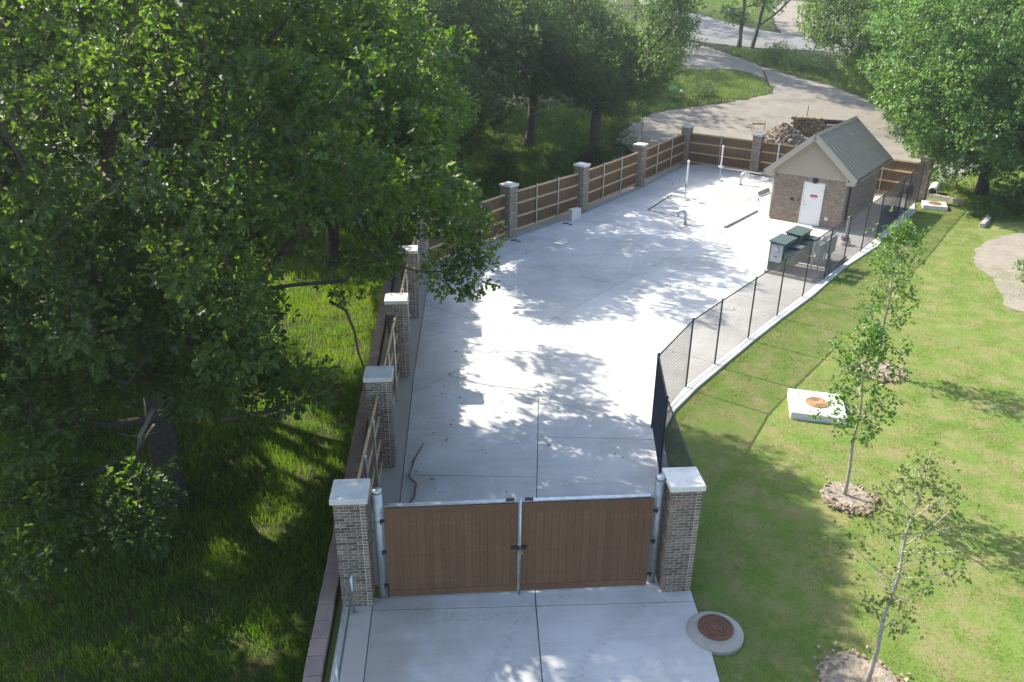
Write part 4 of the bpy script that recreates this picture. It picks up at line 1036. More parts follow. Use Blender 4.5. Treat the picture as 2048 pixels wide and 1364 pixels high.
a = rng.uniform(0, 6.28, n); s_ = rng.uniform(0.02, 0.065, n)
vs = np.stack([np.stack([px + np.cos(a + o) * s_ * w, py + np.sin(a + o) * s_ * w, 0.006 + rng.uniform(0, 0.02, n)], 1) for o, w in ((0, 1), (1.8, .6), (3.14, 1), (4.6, .5))], 1).reshape(-1, 3)
lit_ = link('leaf_litter', np_mesh('leaf_litter', vs, np.arange(4 * n).reshape(n, 4), M['stick']), kind='stuff'); lit_['label'] = 'scattered dark dead leaves and bits on the pale slab'
for x, y, lb in ((3.0, 36.75, 'dark rag of debris on the slab at the foot of the bent-run pillar'), (5.9, 39.6, 'dark piece of debris on the slab left of the grey box')):
    b = MB(); b.bbox(0, 0, 0.02, 0.30, 0.14, 0.035, 0.012, 0.2); b.bbox(0.22, -0.2, 0.015, 0.2, 0.10, 0.03, 0.012, -0.2); o = b.build('debris_scrap', M['silt']); o.location = (x, y, 0.0); tag(o, lb, 'debris')

# ------------------------------------------------------------------ trees
def branches(base, clumps, lean_top, r0, k_exp=2.35, rmin=0.018, droop=0.0):
    """a skeleton from the foot to every clump; radii grow where branches join"""
    nodes = [Vector(base)]; par = [-1]
    top = Vector(lean_top)
    for i in range(1, 6):
        t = i / 5
        nodes.append(Vector(base).lerp(top, t) + Vector((random.uniform(-.08, .08), random.uniform(-.08, .08), 0)) * (0.4 + r0)); par.append(len(nodes) - 2)
    order = sorted(range(len(clumps)), key=lambda i: (Vector(clumps[i]) - top).length)
    P = [np.array(v) for v in nodes]
    dist = [0.0] * len(nodes)
    ends = []
    for ci in order:
        c = np.array(clumps[ci])
        arr = np.array(P)[2:]; dl = np.array(dist)[2:]
        dd = np.linalg.norm(arr - c, axis=1)
        up_pen = np.maximum(0, arr[:, 2] - c[2]) * 0.6
        j = int(np.argmin(dd + up_pen + dl * 0.22)) + 2
        a_, L = Vector(P[j]), dd[j - 2]
        prevn = j
        ns = max(1, min(4, int(L / 0.9)))
        for k in range(1, ns + 1):
            t = k / ns
            q = a_.lerp(Vector(c), t)
            if k < ns: q += Vector((random.gauss(0, 1), random.gauss(0, 1), random.gauss(0, 0.7) + 0.3)) * 0.055 * L
            P.append(np.array(q)); par.append(prevn); dist.append(dist[prevn] + L / ns); prevn = len(P) - 1
        ends.append(prevn)
    nN = len(P); rad = np.zeros(nN)
    kids = [0] * nN
    for i in range(nN):
        if par[i] >= 0: kids[par[i]] += 1
    acc = np.zeros(nN)
    for i in range(nN - 1, -1, -1):
        if kids[i] == 0: acc[i] = rmin ** k_exp
        if par[i] >= 0: acc[par[i]] += acc[i]
    rad = acc ** (1 / k_exp)
    rad = rmin * 0.6 + (rad - rmin) * (r0 - rmin) / max(1e-6, rad[0] - rmin)
    rad = np.maximum(rad, rmin * 0.6)
    return P, par, rad

def branch_mesh(name, P, par, rad, lo, hi, mt, flare=0):
    vs, fs = [], []
    for i in range(len(P)):
        j = par[i]
        if j < 0 or not (lo <= i < hi): continue
        a_, b_ = Vector(P[j]), Vector(P[i]); d = b_ - a_
        if d.length < 1e-4: continue
        d.normalize(); u = d.orthogonal().normalized(); w = d.cross(u)
        ra, rb_ = min(rad[j], rad[i] * 1.35), rad[i]
        if flare and j == 0: ra *= 1.5
        n = 9 if rb_ > 0.12 else (6 if rb_ > 0.05 else 4)
        a2 = a_ - d * ra * 0.4
        o = len(vs)
        for c_, r_ in ((a2, ra), (b_ + d * rb_ * 0.3, rb_)):
            for k in range(n):
                t = 2 * math.pi * k / n
                vs.append(tuple(c_ + (u * math.cos(t) + w * math.sin(t)) * r_ * (1 + 0.10 * math.sin(3 * t + i))))
        for k in range(n): fs.append((o + k, o + (k + 1) % n, o + n + (k + 1) % n, o + n + k))
    me = bpy.data.meshes.new(name); me.from_pydata(vs, [], fs); me.materials.append(mt)
    me.polygons.foreach_set('use_smooth', [True] * len(me.polygons)); me.update()
    return me

def leaf_cloud(name, clumps, rad, per, L, W, mt, tuft=7, lobed=False, flat=0.72, droop=0.25, spread=0.16, shell=0.25):
    """leaves in tufts through every clump"""
    cl = np.asarray(clumps, float); nc = len(cl)
    rc = rad * rng.uniform(0.75, 1.25, nc)
    nt_ = max(1, per // tuft)
    cid = np.repeat(np.arange(nc), nt_)
    v = rng.normal(size=(len(cid), 3)); v /= np.linalg.norm(v, axis=1)[:, None]
    v *= (shell + (1 - shell) * rng.random(len(cid)) ** 0.45)[:, None]; v[:, 2] *= flat
    tp = cl[cid] + v * rc[cid][:, None]
    out = v / np.maximum(np.linalg.norm(v, axis=1), 1e-6)[:, None]
    tid = np.repeat(np.arange(len(cid)), tuft)
    n = len(tid)
    ax = out[tid] * 0.7 + rng.normal(size=(n, 3)) * 0.65; ax[:, 2] -= droop
    ax /= np.linalg.norm(ax, axis=1)[:, None]
    p = tp[tid] + ax * spread * rng.uniform(0.15, 1.0, n)[:, None]
    up = np.tile([0., 0., 1.], (n, 1)) + rng.normal(size=(n, 3)) * 0.55
    sd = np.cross(ax, up); sd /= np.maximum(np.linalg.norm(sd, axis=1), 1e-6)[:, None]
    nm = np.cross(sd, ax)
    ln = L * rng.uniform(0.65, 1.25, n)[:, None]; wd = W * rng.uniform(0.7, 1.2, n)[:, None]
    fold = nm * (wd * rng.uniform(0.1, 0.45, n)[:, None])
    if lobed:
        out_ = [(0, 0, 0), (.40, .42, 1), (.50, .14, .4), (.80, .46, 1), (1.0, 0, 0), (.80, -.46, 1), (.50, -.14, .4), (.40, -.42, 1)]
        F = [(0, 1, 2, 4), (2, 3, 4, 4), (0, 4, 6, 7), (6, 4, 5, 5)]
        F = [(0, 1, 2), (2, 3, 4), (0, 2, 4), (0, 4, 6), (6, 4, 5), (0, 6, 7)]
    else:
        out_ = [(0, 0, 0), (.45, .5, 1), (1.0, 0, 0), (.45, -.5, 1)]
        F = [(0, 1, 2), (0, 2, 3)]
    vs = np.stack([p + ax * ln * a_ + sd * wd * b_ + fold * c_ for a_, b_, c_ in out_], 1).reshape(-1, 3)
    k = len(out_)
    fs = (np.arange(n)[:, None, None] * k + np.array(F)[None]).reshape(-1, 3)
    tn = np.clip(rng.normal(0.45, 0.20, n) + (rng.random(nc)[cid][tid] - 0.5) * 0.45, 0, 1)
    return np_mesh(name, vs, fs, mt, np.repeat(tn, k))

def tree(name, label, base, clumps, r0, fork, leafm, bark, rad, per, L, W, cat='tree', group=None, limbs=True, rmin=0.02, **kw):
    z0 = T(base[0], base[1]) - 0.1
    t = thing(name, label, cat, (base[0], base[1], z0), 0, group)
    off = np.array([base[0], base[1], z0])
    cl = np.asarray(clumps, float) - off
    P, par, rd = branches((0, 0, 0), [tuple(c) for c in cl], fork, r0, rmin=rmin)
    link('trunk', branch_mesh('trunk', P, par, rd, 0, 6, bark, 1), t)
    link('limbs', branch_mesh('limbs', P, par, rd, 6, len(P), bark), t)
    link('crown', leaf_cloud('crown', cl, rad, per, L, W, leafm, **kw), t)
    return t

def dec(s): return [tuple(float(c) / 20 for c in q.split(',')) for q in s.split()]
CLUMPS = {
    'oak_front': '''3,430,70 -4,432,74 12,426,74 16,440,93 8,440,84 -1,444,92 -6,446,103 10,448,100 -14,448,112 -24,444,104 1,450,111 -136,296,20 -142,292,10 -134,290,9 -149,294,12 -138,300,27 -178,304,21 -184,300,17 -174,308,21 -193,310,23 -168,280,13 -176,270,9 -79,328,55 -86,328,50 -69,324,59 -54,386,86 -43,408,94 -38,412,88 -196,413,64 -210,357,59 -281,355,178 -179,314,140 -194,250,83 -37,392,133 -53,468,184 -68,456,115 -305,348,175 -243,300,64 -265,403,67 -121,361,136 -144,316,124 -247,404,95 -151,259,76 -44,420,150 -149,376,71 -271,423,115 -222,264,53 -208,374,59 -80,391,131 -245,329,257 -34,275,160 -74,412,193 -187,294,124 -263,364,94 -210,335,264 -135,462,221 -90,324,246 -200,285,123 -99,388,81 -129,262,158 -88,380,168 -128,460,91 -129,248,166 -69,454,162 -107,330,75 -222,319,232 -179,305,182 -248,298,145 -145,403,243 -214,394,128 -109,472,186 -53,363,194 -298,358,104 -104,309,81 -235,347,35 -236,455,123 -140,303,95 -6,322,201 -158,388,282 -269,421,130 -133,452,107 -138,444,154 -255,304,51 -87,290,244 -194,282,165 -131,278,107 -31,373,153 -263,333,164 -241,270,87 -108,354,120 -267,313,113 -165,367,79 -230,375,232 -39,314,236 -164,467,260 -97,415,247 -157,435,234 -96,344,66 -92,342,241 -257,289,196 -184,293,82 -161,242,192 -197,338,194 -153,309,152 -178,353,156 -154,457,201 -12,368,166 -86,346,274 -164,252,97 -210,273,136 -122,446,266 -179,337,167 -179,263,89 -66,446,212 -250,345,61 -248,309,246 -238,422,101 -180,279,100 -113,399,250 -218,301,103 -253,337,26 -205,343,172 -252,356,211 -220,427,148 -182,371,285 -227,384,201 -94,328,210 -44,444,166 -67,478,138 -130,371,120 -205,438,267 -64,352,148 -157,467,105 -90,433,166 -122,387,85 -120,448,248 -283,321,210 -260,409,84 -249,357,55 -135,357,286 -227,332,198 -163,474,193 -219,242,73 -213,320,167 -218,289,150 -178,404,250 -225,445,102 -125,309,102 -7,458,190 -58,314,154 -162,288,94 -167,340,134 -105,408,136 -310,360,160 -310,358,190 -271,335,33 -250,318,124 -25,487,174 -203,281,144 -173,310,260 -57,459,199 -197,278,195 -213,489,162 -161,287,116 -180,410,45 -85,301,107 -98,256,199 -88,291,225 -112,296,97 -121,394,124 -66,489,214 -296,326,91 -115,339,129 -259,284,153 -284,348,90 -158,418,105 -232,320,127 -150,272,119 -55,437,180 -177,236,189 -156,323,105 -105,410,99 -167,283,248 -13,395,149 -97,397,247 -197,325,155 -264,414,104 -100,498,219 -114,460,153 -94,449,265 -109,300,262 -225,362,259 -150,484,115 -254,383,43 -174,353,207 -139,415,121 -139,274,147 -171,255,183 -29,325,212 -119,480,127 -162,487,139 -224,326,210 -129,492,196 -262,276,203 -169,510,137 -225,327,112 -192,317,177 -222,329,168 -77,430,115 -124,319,207 -125,246,149 -48,290,188 -192,437,91 -226,286,102 -132,298,75 -278,340,122 -208,265,220 -123,328,143 -41,499,113 2,406,116 -186,416,208 -184,341,35 -100,291,184 -33,450,210 -137,486,101 -214,422,85 -47,450,138 -249,371,105 -9,358,152 -201,395,66 -56,367,178 -38,271,175 -201,481,248 -134,383,222 -10,471,194 -206,380,270 -113,258,192 -18,430,135 -100,297,73 -93,437,96 -234,254,185 -117,318,59 -148,491,221 -137,299,259 -300,353,144 -111,354,72 -260,332,180 -172,290,192 -157,307,134 -98,319,192 -116,414,108 -74,262,128 -54,332,220 -208,364,26 -202,256,101 -154,331,142 -121,444,101 -113,363,252 -129,322,81 -109,413,240 -116,334,274 -58,297,157 -144,344,58 -205,441,230 -76,268,104 -74,469,223 -66,484,231 -233,316,115 -279,297,214 -125,401,54 -58,444,199 -260,332,57 -109,295,126 -193,286,182 -280,403,247 -73,317,235 -256,344,153 -43,397,165 -101,311,150 -260,354,188 -203,426,217 -156,285,194 -29,407,152 -42,465,202 -193,478,211 -70,348,243 -140,324,99 -288,414,137 -82,324,77 -101,485,103 -180,325,148 -235,343,260 -246,315,95 -27,482,139 -188,344,250 -31,315,145 -32,343,138 -10,293,175 -261,310,173 -288,325,140 -138,311,109 -245,324,204 -202,486,192 -111,334,103 -240,363,197 -218,286,250 -264,295,83 -172,291,134 -172,268,216 -205,273,88 -118,358,92 -248,317,188 -102,409,57 -249,340,173 -256,325,105 -70,343,183 -101,366,88 -130,387,114 -229,453,237 -217,368,235 -302,394,216 -126,294,210 -159,280,175 -33,377,174 -103,344,92 -242,481,224 -32,426,204 -155,256,144 -174,512,211 -207,312,103 -148,345,271 -75,382,281 -285,296,112 -212,331,134 -197,331,137 -147,402,281 -95,474,242 -123,265,237 -175,283,167 -32,397,187 -30,269,192 -170,523,176 -139,373,144 -58,360,252 -130,331,284 -104,442,124 -64,255,161 -235,406,251 -104,472,85 4,373,119 -130,327,131 -230,402,89 -146,272,226 -135,366,267 -224,434,223 -282,365,71 -123,250,127 -71,300,225 -52,335,257 -233,264,65 -275,374,247 -285,287,85 -79,332,209 -220,392,59 -296,397,198 -225,291,180 -229,415,214 -53,318,216 -126,312,242 -267,344,144 -227,290,229 -95,497,160 -55,482,211 -164,374,240 -211,372,214 -48,492,225 -240,467,120 -204,514,172 -85,250,143 -64,331,259 -181,246,204 -126,428,83 -118,493,100 -205,382,227 -219,447,116 -154,260,206 -69,307,246 -142,292,85 -138,491,124 -205,349,34 -97,408,230 -139,398,69 -43,435,218 -182,284,197 -167,320,194 -233,285,66 -203,416,231 -121,313,126 -249,327,66 -83,309,236 -144,344,212 -308,308,81 -242,374,219 -273,334,220 -113,429,97 -83,250,222 -81,272,121 -250,369,38 -118,352,257 -31,311,160 -91,248,170 -264,386,110 -187,332,259 -70,271,173 -127,427,138 -181,379,122 -185,321,121 -194,292,210 -184,291,109 -142,423,105 -251,375,234 -197,263,43 -221,352,193 -134,275,132 -70,508,165 -119,334,251 -181,326,207 -268,382,66 -243,383,98 -74,282,191 -257,291,64 -256,415,127 -263,294,222 -122,488,236 -133,459,132 -70,307,169 -188,441,217 -192,261,73 -36,455,178 -258,359,169 -142,471,87 -192,464,220 -96,451,228 -138,485,153 -100,377,68 -211,287,86 -283,404,74 -194,383,110 -106,347,230 -56,271,189 -214,396,242 -207,366,166 -52,511,140 -178,411,279 -51,265,157 -109,471,116 -84,305,199 -259,333,134 -258,398,117 -132,477,76 -80,420,207 -295,389,233 -202,367,252 -7,441,170 -174,251,131 -237,342,242 -139,393,271 -60,292,193 -87,481,254 -2,419,165 -256,291,122 -208,372,180 -32,360,159 -121,329,195 -77,294,160 -209,451,104 -299,340,196 -256,382,215 -47,434,196 -303,414,148 -64,280,248 -78,267,143 -99,286,249 -223,287,121 -208,439,199 -292,367,175 -17,379,162 -221,261,77 -264,335,101 -186,275,86 -137,261,183 -89,357,197 -35,381,191 -259,298,185 -79,349,252 -192,313,96 -56,396,205 -18,403,138 -129,260,111 -128,353,105 -194,343,268 -246,276,119 -10,450,146 -40,291,164 -247,284,164 -7,385,165 -166,273,91 -102,338,258 -226,352,130 -34,295,224 -26,425,164 -265,361,158 -55,315,190 -180,328,37 -155,398,84 -271,326,73 -95,318,91 -200,347,208 -68,325,202 -151,432,270 -125,407,259 -76,375,206 -20,343,148 -88,417,222 -27,372,146 -66,419,197 -97,397,249 -118,421,263 -81,402,221 -71,407,210 -69,422,212 -8,378,139 -106,475,255 -73,457,215 -82,480,223 -3,320,147 -66,387,221 -56,394,217 -116,458,281 -53,417,213 -59,429,217 -10,400,155 -98,496,262 -18,429,163 -90,510,256 -111,542,278 -119,554,285 -50,508,208 -33,504,182 -108,442,281 -16,384,183 -53,428,228 -105,486,288 -18,427,186 -1,423,168 -13,444,177 0,444,163 -32,482,200 -30,495,196 -57,527,224 -94,490,285 -26,434,206 -49,466,230 -61,497,248 -83,524,275 -95,548,285 -46,520,231 -23,446,212 -108,294,107 -215,408,231 -193,398,205 -245,421,279 -229,427,254 -97,323,109 -168,386,203 -86,325,112 -188,413,248 -209,444,268 -209,426,283 -99,357,163 -124,386,186 -177,414,260 -195,444,285 -193,456,282 -162,415,263 -65,345,154 -149,436,249 -92,369,204 -118,402,227 -118,415,226 -246,473,275 -230,474,259 -178,455,200 -198,486,226 -236,534,270 -196,522,226 -237,481,285 -164,437,201 -198,475,238 -208,506,256 -96,425,125 -192,531,236 -174,440,231 -73,372,113 -195,493,262 -158,481,219 -117,458,172 -137,493,189 -132,424,205 -183,488,268 -125,450,195 -59,410,122 -61,427,121 -166,464,263 -139,459,235 -126,470,221 -114,470,207 -47,430,131 -75,417,183 -121,474,229 -138,512,255 -91,480,198 -23,438,122 -146,562,277 -346,386,128 -338,389,119 -357,377,162 -314,359,110 -365,412,177 -313,395,127 -306,327,131 -388,407,224 -289,336,115 -366,416,204 -302,383,127 -294,380,113 -350,373,201 -297,338,144 -388,448,250 -343,417,195 -327,422,173 -313,410,150 -232,280,81 -271,336,130 -333,387,188 -307,390,157 -244,358,87 -284,413,143 -238,372,81 -331,380,218 -257,336,132 -366,443,258 -219,351,81 -337,461,215 -255,406,120 -382,436,282 -274,361,157 -201,316,82 -331,434,226 -340,467,233 -214,370,90 -264,361,176 -249,349,145 -273,388,181 -317,471,242 -218,390,121 -220,333,147 -317,425,243 -275,442,201 -248,434,169 -302,487,232 -159,279,84 -234,365,173 -164,350,103 -226,409,173 -327,510,278 -191,418,125 -297,417,260 -234,376,187 -271,429,238 -222,405,187 -247,427,199 -135,371,88 -158,401,114 -286,517,245 -286,429,278 -215,378,190 -231,406,207 -283,472,267 -136,353,92 -187,418,152''',
    'oak_left': '''-412,530,131 -150,485,107 -309,437,55 -104,499,178 -422,523,91 -225,521,202 -309,622,105 -191,571,200 -390,496,94 -271,553,87 -378,554,152 -194,473,206 -376,474,88 -347,586,150 -223,448,246 -234,465,95 -305,627,143 -239,434,209 -232,593,90 -308,430,175 -312,439,136 -370,610,188 -303,585,114 -371,436,69 -123,497,111 -381,518,127 -188,432,177 -248,480,131 -247,563,268 -379,450,182 -224,594,68 -113,581,93 -399,455,111 -257,540,57 -329,527,68 -348,432,195 -306,509,139 -206,469,166 -356,479,208 -294,612,71 -216,487,184 -341,473,169 -226,492,92 -172,533,224 -384,476,53 -368,641,166 -155,588,165 -431,502,188 -311,662,135 -422,537,77 -324,531,124 -372,584,179 -391,527,238 -263,530,144 -329,443,112 -356,521,218 -172,568,127 -282,472,142 -118,503,214 -344,580,95 -225,575,124 -423,590,200 -223,530,223 -345,566,153 -346,428,139 -411,504,95 -232,422,97 -295,602,96 -262,472,226 -326,424,155 -180,611,177 -393,523,62 -378,453,66 -376,452,210 -359,527,149 -352,553,45 -379,462,198 -339,542,97 -316,498,123 -287,509,136 -209,570,200 -438,528,106 -393,485,172 -394,490,191 -145,525,205 -311,544,113 -208,630,211 -402,516,243 -167,543,257 -171,465,125 -280,449,54 -205,549,264 -442,487,102 -394,562,97 -248,527,255 -332,521,112 -360,545,150 -160,537,124 -402,558,130 -375,482,209 -312,448,120 -358,608,148 -316,575,65 -327,547,44 -198,513,180 -264,447,116 -252,615,115 -129,553,101 -330,498,157 -252,541,287 -395,590,146 -251,599,198 -224,477,227 -300,463,100 -197,494,213 -201,445,223 -398,533,96 -194,539,208 -242,630,185 -223,429,180 -137,484,138 -360,516,172 -145,565,147 -298,493,47 -172,509,194 -179,491,199 -296,464,43 -325,592,184 -316,584,104 -356,659,189 -398,530,219 -383,519,91 -226,586,187 -188,529,183 -427,524,173 -380,608,226 -209,558,50 -217,574,54 -380,525,151 -407,445,90 -304,578,135 -315,627,129 -392,423,106 -265,425,229 -406,600,107 -323,614,137 -216,529,181 -256,505,242 -432,506,62 -420,510,108 -276,603,97 -237,619,212 -374,513,70 -150,477,151 -258,584,229 -377,582,134 -142,593,110 -342,575,129 -210,617,188 -125,542,89 -347,444,178 -330,512,202 -180,467,176 -318,593,147 -363,656,164 -353,449,121 -305,659,222 -252,480,101 -370,519,253 -328,603,104 -297,456,165 -245,569,243 -286,491,153 -234,602,238 -297,472,272 -172,633,142 -233,659,206 -272,526,243 -245,589,114 -111,604,209 -382,629,152 -214,551,213 -257,502,91 -325,440,160 -107,555,98 -339,468,186 -315,467,91 -292,521,121 -186,499,182 -316,422,88 -273,431,133 -372,473,114 -195,485,190 -406,621,194 -341,553,79 -182,550,81 -142,588,150 -338,521,81 -226,602,217 -249,506,197 -299,482,183 -236,570,46 -385,496,127 -385,604,138 -256,600,127 -313,515,47 -375,561,179 -338,448,82 -316,495,247 -364,497,103 -357,525,109 -249,514,53 -347,518,66 -282,565,130 -405,497,174 -220,428,224 -154,562,117 -280,492,46 -410,493,62 -325,523,140 -365,438,198 -222,585,144 -400,514,167 -197,567,94 -312,564,277 -250,532,240 -286,592,275 -301,472,134 -427,575,181 -338,554,115 -204,652,183 -329,580,85 -138,574,229 -225,498,214 -171,599,168 -280,637,113 -177,507,147 -381,501,234 -351,475,101 -155,613,149 -244,499,102 -345,565,195 -290,412,71 -155,510,155 -261,644,252 -324,666,150 -343,650,150 -406,576,124 -332,454,164 -296,552,58 -274,507,268 -375,583,151 -245,606,91 -288,627,161 -398,437,78 -354,625,169 -401,536,168 -351,559,103 -89,593,175 -385,618,95 -281,570,260 -372,490,145 -142,623,142 -380,531,110 -267,583,57 -265,629,198 -237,518,225 -257,479,85 -368,604,116 -232,627,105 -148,494,226 -205,450,80 -359,606,215 -188,434,205 -252,504,70 -286,586,126 -238,554,78 -221,621,236 -263,508,217 -215,649,219 -259,625,237 -351,548,232 -241,582,224 -271,512,36 -305,560,83 -259,467,119 -89,560,190 -225,620,192 -272,410,117 -159,524,96 -395,556,166 -254,561,76 -310,655,184 -378,547,236 -326,673,166 -158,582,109 -344,576,50 -352,442,95 -308,477,111 -409,470,192 -134,577,100 -212,535,208 -203,562,147 -209,511,272 -341,475,223 -304,544,271 -397,549,191 -354,560,128 -345,532,241 -371,571,46 -388,639,190 -191,623,161 -334,496,197 -300,424,160 -368,477,47 -387,564,199 -339,527,132 -298,544,288 -404,575,199 -380,463,236 -403,577,67 -321,551,162 -209,611,213 -135,553,143 -244,507,274 -277,451,246 -182,578,146 -363,637,210 -243,478,238 -136,534,144 -141,556,125 -290,627,258 -315,482,129 -331,577,149 -215,456,200 -393,575,241 -239,573,93 -283,665,148 -253,431,66 -308,630,78 -258,491,252 -321,544,140 -272,466,152 -303,433,117 -291,485,131 -147,516,107 -326,626,171 -183,646,187 -254,616,224 -331,571,220 -340,510,137 -336,465,51 -144,471,189 -315,672,201 -373,595,244 -318,488,170 -263,591,263 -332,553,239 -188,559,160 -157,474,169 -211,635,191 -420,514,229 -196,586,161 -200,522,213 -133,535,107 -351,463,149 -186,544,152 -234,575,275 -235,458,75 -276,545,261 -311,420,66 -141,512,144 -267,615,72 -395,538,122 -364,499,224 -336,472,82 -206,606,168 -253,599,65 -419,586,215 -405,468,83 -224,544,248 -315,559,104 -356,615,200 -287,445,115 -271,576,117 -424,476,71 -353,496,43 -136,505,92 -228,508,256 -357,612,101 -400,510,219 -322,605,89 -255,539,98 -230,452,213 -191,637,203 -330,427,74 -237,562,211 -268,632,218 -163,538,103 -327,564,92''',
    'oak_mid': '''-76,664,51 -6,703,109 -86,705,86 -120,694,93 -151,738,146 -151,795,166 -102,691,81 -142,659,106 -128,734,92 -121,605,85 -44,697,132 -131,730,117 -51,753,272 -21,640,115 -136,814,182 -129,822,151 -130,615,113 -40,739,127 -94,639,79 -124,686,127 -114,668,89 -22,794,213 -25,762,246 -85,801,211 -103,619,202 -117,589,118 -148,659,150 -32,754,159 -150,682,130 -83,707,65 -142,648,254 -207,732,178 -113,709,121 -165,701,134 -138,783,152 -133,644,136 -167,793,148 -93,614,84 -121,656,102 -143,815,139 -174,646,141 -94,802,101 -97,810,144 -116,767,92 -103,750,98 -174,667,138 -195,760,211 -138,617,135 -16,791,162 -14,715,151 -155,660,120 -96,715,111 -105,741,116 -81,767,90 -166,627,158 -166,771,183 -113,720,97 -126,659,136 -146,727,105 -155,683,148 -196,747,175 -154,767,117 -91,681,55 -188,765,176 -88,778,115 -155,728,134 -136,735,142 -64,755,75 -74,802,243 -155,735,167 -176,746,195 -101,722,69 -97,625,61 -90,664,88 -189,782,179 -62,674,169 -184,779,207 -169,702,190 -13,700,216 -180,738,164 -110,785,124 -113,762,130 -206,673,178 -118,768,111 -127,777,122 -66,722,76 -199,702,184 -107,767,233 -74,680,85 -129,802,109 -152,775,135 -110,778,199 -155,646,142 -181,801,194 -99,700,115 -102,749,76 -10,674,129 -134,813,236 -126,755,106 -162,700,162 -80,647,72 -146,739,126 -129,627,124 -127,753,267 -204,779,179 -70,761,181 -89,786,92 -105,669,69 -137,700,118 -106,708,76 -164,644,180 -104,588,99 -168,683,138 -104,701,96 -92,712,52 -125,634,92 -156,786,123 -185,639,187 -107,639,107 -68,725,151 -151,792,140 -102,793,143 -128,755,85 -207,682,207 -96,732,102 -61,698,53 -176,772,164 -108,628,84 -175,745,136 -9,757,128 -131,712,135 -73,692,65 -86,740,69 -118,719,76 -89,822,129 -130,759,145 -206,731,210 -84,730,84 -188,784,160 -67,826,185 -140,694,148 -175,657,161 -174,717,168 -189,762,155 -185,711,189 -107,814,126 -186,677,200 -183,644,155 -204,702,229 -152,685,165 -178,678,153 -137,811,122 -85,598,91 -205,704,199 -58,795,111 -130,595,126 -68,637,57 -96,765,123 -83,828,147 -152,824,181 -51,793,167 -121,824,129 -173,681,173 -69,605,74 -139,755,131 -114,738,66 -144,626,104 -136,795,172 -51,707,63 -142,791,107 -135,718,150 -77,807,125 -151,803,180 -136,677,121 -148,636,120 -111,616,108 -143,637,155 -123,787,102 -66,739,96 -89,760,77 -202,723,196 -165,784,166 -194,687,189 -138,658,124 -104,837,169 -113,725,128 -60,775,95 -113,834,155 -168,721,147 -157,621,136 -194,665,214 -145,742,110 -44,681,54 -80,628,78 -111,684,65 -155,710,148 -4,739,215 -38,760,201 -147,700,104 -198,745,222 -131,802,140 -100,772,88 -106,659,112 -184,800,172 -158,753,139 -99,726,223 -139,772,106 -100,676,109 -67,682,53 -54,739,80 -126,712,106 -160,620,172 -213,708,181 -7,766,185 -151,619,118 -53,806,122 -191,663,166 -50,714,179 -103,802,116 -209,714,219 -131,631,225 -166,808,186 -132,710,86 -61,667,57 -163,744,182 -204,770,195 -60,756,96 -70,713,55 -184,654,198 -33,725,240 -149,754,161 -49,651,136 -170,756,158 -186,712,208 -159,814,200 -195,741,193 -81,626,60 -40,737,73 -106,830,138 -143,598,112 -116,795,265 -122,832,174 -87,748,110 -72,764,223 -190,699,167 -115,644,123 -155,713,119 -119,639,77 -176,660,184 -73,764,104 -133,727,237 -133,814,166 -137,782,136 -150,682,111 -120,739,133 -110,617,69 -88,728,58 -125,658,83 -100,599,76 -119,798,155 -100,830,224 -119,615,130 -98,625,96 -142,705,159 -124,685,107 -107,788,106 -149,774,160 -148,826,154 -131,674,89 -204,754,188 -43,724,64 -152,651,165 -131,592,99 -29,814,183 -175,725,187 -80,719,95 0,665,77 -193,683,170 -86,681,96 -161,759,172 -144,781,249 -179,763,201 -175,627,176 -137,830,187 -167,717,129 -123,662,120 -175,772,142 -161,666,176 -106,734,79 -141,731,161 -96,764,102 -44,760,84 -66,702,80 -167,806,157 -117,601,105 -140,618,155 -107,645,60 -84,747,87 -199,656,185 -160,719,181 -84,737,156 -55,724,124 -76,668,166 -57,692,147 -109,745,204 -50,710,127 -117,811,222 -138,846,245 -157,874,266 -41,664,135 -67,713,176 -26,681,126 -39,729,145 -89,800,209 -83,808,194 -132,871,249 -67,838,177 -51,707,194 -4,685,139 -24,712,159 0,708,125 -103,817,244 -56,801,191 -61,831,189 -9,801,133 -91,908,235 -105,779,263 -75,782,234 -69,777,218 -89,823,240 -1,777,158 -27,800,174 -110,903,276 -89,896,243 -2,861,161 -33,889,173 0,723,161 -15,764,198 -90,841,271 -32,802,199 -43,837,221 -45,863,229 -3,849,167 -51,900,220 -59,827,273 -65,838,271 -5,801,203 -23,836,216 -6,856,195 1,865,184 -19,787,233 -32,843,260 -49,856,265 -10,863,238 2,856,219 -19,821,272 -13,839,255 -40,879,279 -19,883,262 -10,880,248 -2,847,272 -8,878,268''',
